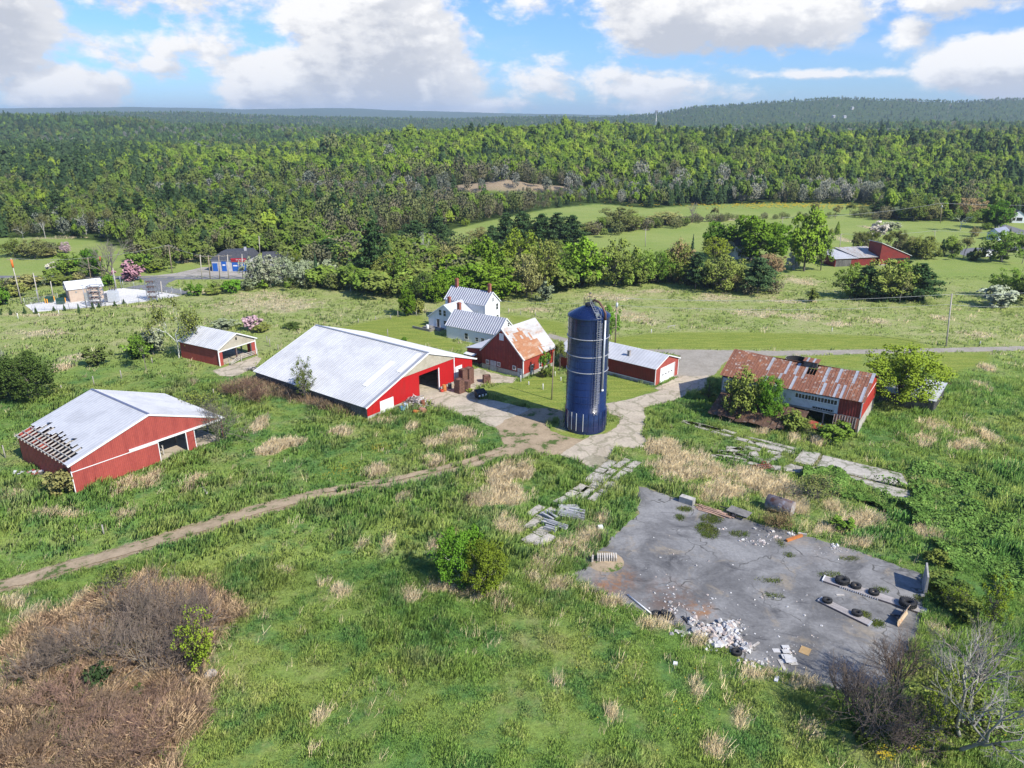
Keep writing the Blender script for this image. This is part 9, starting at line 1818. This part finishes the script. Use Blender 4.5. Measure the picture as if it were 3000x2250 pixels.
for p in SLABS:     # growth along the slab joints
 for a, b in zip(p, p[1:] + p[:1]):
  L_ = math.hypot(b[0] - a[0], b[1] - a[1]); n = int(L_ * 5); t_ = rs.rand(n); xs_.append(a[0] + (b[0] - a[0]) * t_ + rs.normal(size=n) * .15); ys_.append(a[1] + (b[1] - a[1]) * t_ + rs.normal(size=n) * .15)
x, y = np.concatenate(xs_), np.concatenate(ys_); v, f = blades(x, y, np.full(len(x), .16), np.full(len(x), .05), np.full(len(x), .8), 5, rs, np.full(len(x), .16)); v[:, 2] += .03
tag(link_mesh('weeds', npmesh('weeds', v, f, [WEED], dict(rnd_shade=np.repeat(rs.rand(len(x)), 20)))), 'weeds growing on the asphalt and between the slabs', 'weeds', kind='stuff')
# brown bramble thicket at the lower left: canes and dead stalks
CANE = veg_mat('dead_canes', [(.215, .142, .10), (.335, .25, .168)], (.35, 1.7), up=.5); n = 60000; bx0, bx1 = min(p[0] for p in BRAMBLE), max(p[0] for p in BRAMBLE); by0, by1 = min(p[1] for p in BRAMBLE), max(p[1] for p in BRAMBLE)
x = bx0 + (bx1 - bx0) * rs.rand(n); y = by0 + (by1 - by0) * rs.rand(n); k = in_poly(x + (fbm(x / 1.5, y / 1.5, 5, 3) - .5) * 4, y + (fbm(x / 1.5, y / 1.5, 6, 3) - .5) * 4, BRAMBLE) & (y > 28) & (x > -45); x, y = x[k], y[k]
den = fbm(x / 2.4, y / 2.4, 44, 4); k = rs.rand(len(x)) < .06 + 1.1 * ss(.34, .66, den); x, y, den = x[k], y[k], den[k]; h = .3 + .95 * ss(.35, .75, den) * (.5 + .8 * fbm(x / .9, y / .9, 45, 2))
v, f = blades(x, y, h, rs.uniform(.012, .04, len(x)), rs.uniform(.2, 1.8, len(x)), 6, rs, np.full(len(x), .5), .1); r = np.clip(np.repeat(.35 * fbm(x / 3, y / 3, 46, 3), 24) + np.tile(rs.rand(len(x) * 6)[:, None] * .8, (1, 4)).ravel() - .1, 0, 1)
tag(link_mesh('bramble_thicket', npmesh('bramble_thicket', v, f, [CANE], dict(rnd_shade=r))), 'tangled thicket of dead brown canes at the lower left', 'brush', kind='stuff')
# reddish dead stalks along the left wall of the big barn
xs_, ys_ = [], []
for c, pa, pb, wd, n in (('c2', (0, 920), (430, 1010), 1.6, 900), ('c2', (430, 1010), (780, 1130), 1.3, 700), ('c1', (1640, 830), (1900, 900), 1.5, 500)):
 a, b = at(c, *pa), at(c, *pb); t_ = rs.rand(n); xs_.append(a.x + (b.x - a.x) * t_ + rs.normal(size=n) * wd * .6); ys_.append(a.y + (b.y - a.y) * t_ + rs.normal(size=n) * wd * .6)
x, y = np.concatenate(xs_), np.concatenate(ys_); k = free(x, y); x, y = x[k], y[k]; v, f = blades(x, y, .8 + .7 * rs.rand(len(x)), np.full(len(x), .04), np.full(len(x), .9), 7, rs, np.full(len(x), .25), .3)
tag(link_mesh('dead_stalks', npmesh('dead_stalks', v, f, [veg_mat('red_stalks', [(.25, .16, .11), (.38, .29, .18)], (.6, 1.35))], dict(rnd_shade=np.repeat(rs.rand(len(x)), 28)))), 'reddish dead stalks along the left wall of the big barn', 'brush', kind='stuff')
# dandelions
xs_, ys_ = [], []
for c, cx, cy, rx, ry, n in (('c8', 210, 195, 130, 35, 110), ('c8', 480, 50, 60, 40, 50), ('c2', 1000, 1390, 60, 40, 40), ('c2', 760, 1540, 90, 40, 80), ('c7', 270, 1610, 25, 25, 90), ('c7', 760, 1500, 120, 120, 60), ('c5', 2010, 1505, 40, 10, 30), ('r3', 900, 690, 700, 14, 500), ('c5', 870, 1280, 300, 200, 30)):
 p0 = at(c, cx, cy); p1 = at(c, cx + rx, cy); p2 = at(c, cx, cy - ry); xs_.append(p0.x + rs.normal(size=n) * abs(p1.x - p0.x) * .6); ys_.append(p0.y + rs.normal(size=n) * abs(p2.y - p0.y) * .6)
x, y = np.concatenate(xs_), np.concatenate(ys_); n = len(x); s = np.where(y < 120, .045, .45); z = hz(x, y) + np.where(y < 120, .42, .5); o4 = np.array([[-1, -1], [1, -1], [1, 1], [-1, 1]])
v = np.stack([np.stack([x + s * a, y + s * b, z + .3 * s * a], 1) for a, b in o4], 1).reshape(-1, 3); tag(link_mesh('dandelions', npmesh('dandelions', v, np.arange(4 * n).reshape(-1, 4), [mat('dandelion', (.62, .45, .02), .8)])), 'yellow dandelions dotted through the grass', 'flowers', kind='stuff')

# rank leafy growth on the bank right of the pad and below the old slab
def mounds(name, label, polys, n, hmax, ls, cols, seed):
 rs = np.random.RandomState(seed); V_, N_ = [], []
 for c, p in polys:
  q = polyw(c, p); X0 = np.array(q); x = rs.uniform(X0[:, 0].min(), X0[:, 0].max(), n); y = rs.uniform(X0[:, 1].min(), X0[:, 1].max(), n); k = in_poly(x + (fbm(x, y, 5, 2) - .5) * 2, y + (fbm(x, y, 6, 2) - .5) * 2, q); x, y = x[k], y[k]; m_ = lambda x, y: hmax * ss(.3, .75, fbm(x / 3.2, y / 3.2, seed, 4)) ** .8; k = free(x, y); x, y = x[k], y[k]
  m0 = m_(x, y); V_.append(np.stack([x, y, hz(x, y) + .05 + m0 * rs.rand(len(x)) ** .4], 1)); N_.append(np.stack([(m_(x - .3, y) - m_(x + .3, y)) * 1.5, (m_(x, y - .3) - m_(x, y + .3)) * 1.5, 0 * x + .8], 1) + rs.normal(size=(len(x), 3)) * .4)
 V_ = np.concatenate(V_); me = quads_mesh(name, V_, np.concatenate(N_), ls * rs.uniform(.6, 1.4, len(V_)), rs.rand(len(V_)), veg_mat(name, cols, (.6, 1.4), .5, False, .45)); return tag(link_mesh(name, me), label, 'weeds', kind='stuff')
mounds('rank_growth', 'rank dark green leafy growth on the bank right of the pad', [('c7', [(250, 400), (430, 385), (700, 430), (880, 560), (880, 900), (790, 960), (700, 820), (560, 830), (470, 700), (400, 620), (340, 560), (240, 480)]), ('c4', [(1000, 1075), (1200, 1060), (1420, 1160), (1600, 1280), (1560, 1340), (1400, 1260), (1250, 1230), (1050, 1190)])], 60000, 1.1, .22, [(.075, .145, .034), (.115, .190, .048)], 17)
mounds('leafy_weeds', 'leafy weeds in the shade of the thicket at the lower right', [('c7', [(80, 1450), (250, 1400), (420, 1500), (700, 1480), (760, 1620), (420, 1640), (150, 1560)]), ('c7', [(430, 850), (560, 860), (640, 980), (560, 1080), (440, 1000)])], 12000, .8, .16, [(.060, .105, .022), (.12, .15, .04)], 19)
# ------------------------------------------------------------------ haze
hb = MB(); hb.box(-13000, 13000, -600, 12800, -60, 230); ho = hb.build('haze', None); ho.data.materials.clear()
hm = bpy.data.materials.new('haze'); hm.use_nodes = True; t = hm.node_tree; t.nodes.clear(); vp = t.nodes.new('ShaderNodeVolumePrincipled'); vp.inputs['Color'].default_value = (.66, .83, 1.0, 1); vp.inputs['Density'].default_value = 0.0001; vp.inputs['Anisotropy'].default_value = 0.1
o = t.nodes.new('ShaderNodeOutputMaterial'); t.links.new(vp.outputs[0], o.inputs['Volume']); ho.data.materials.append(hm); tag(ho, 'thin blue air over the distant hills', 'haze', kind='stuff')
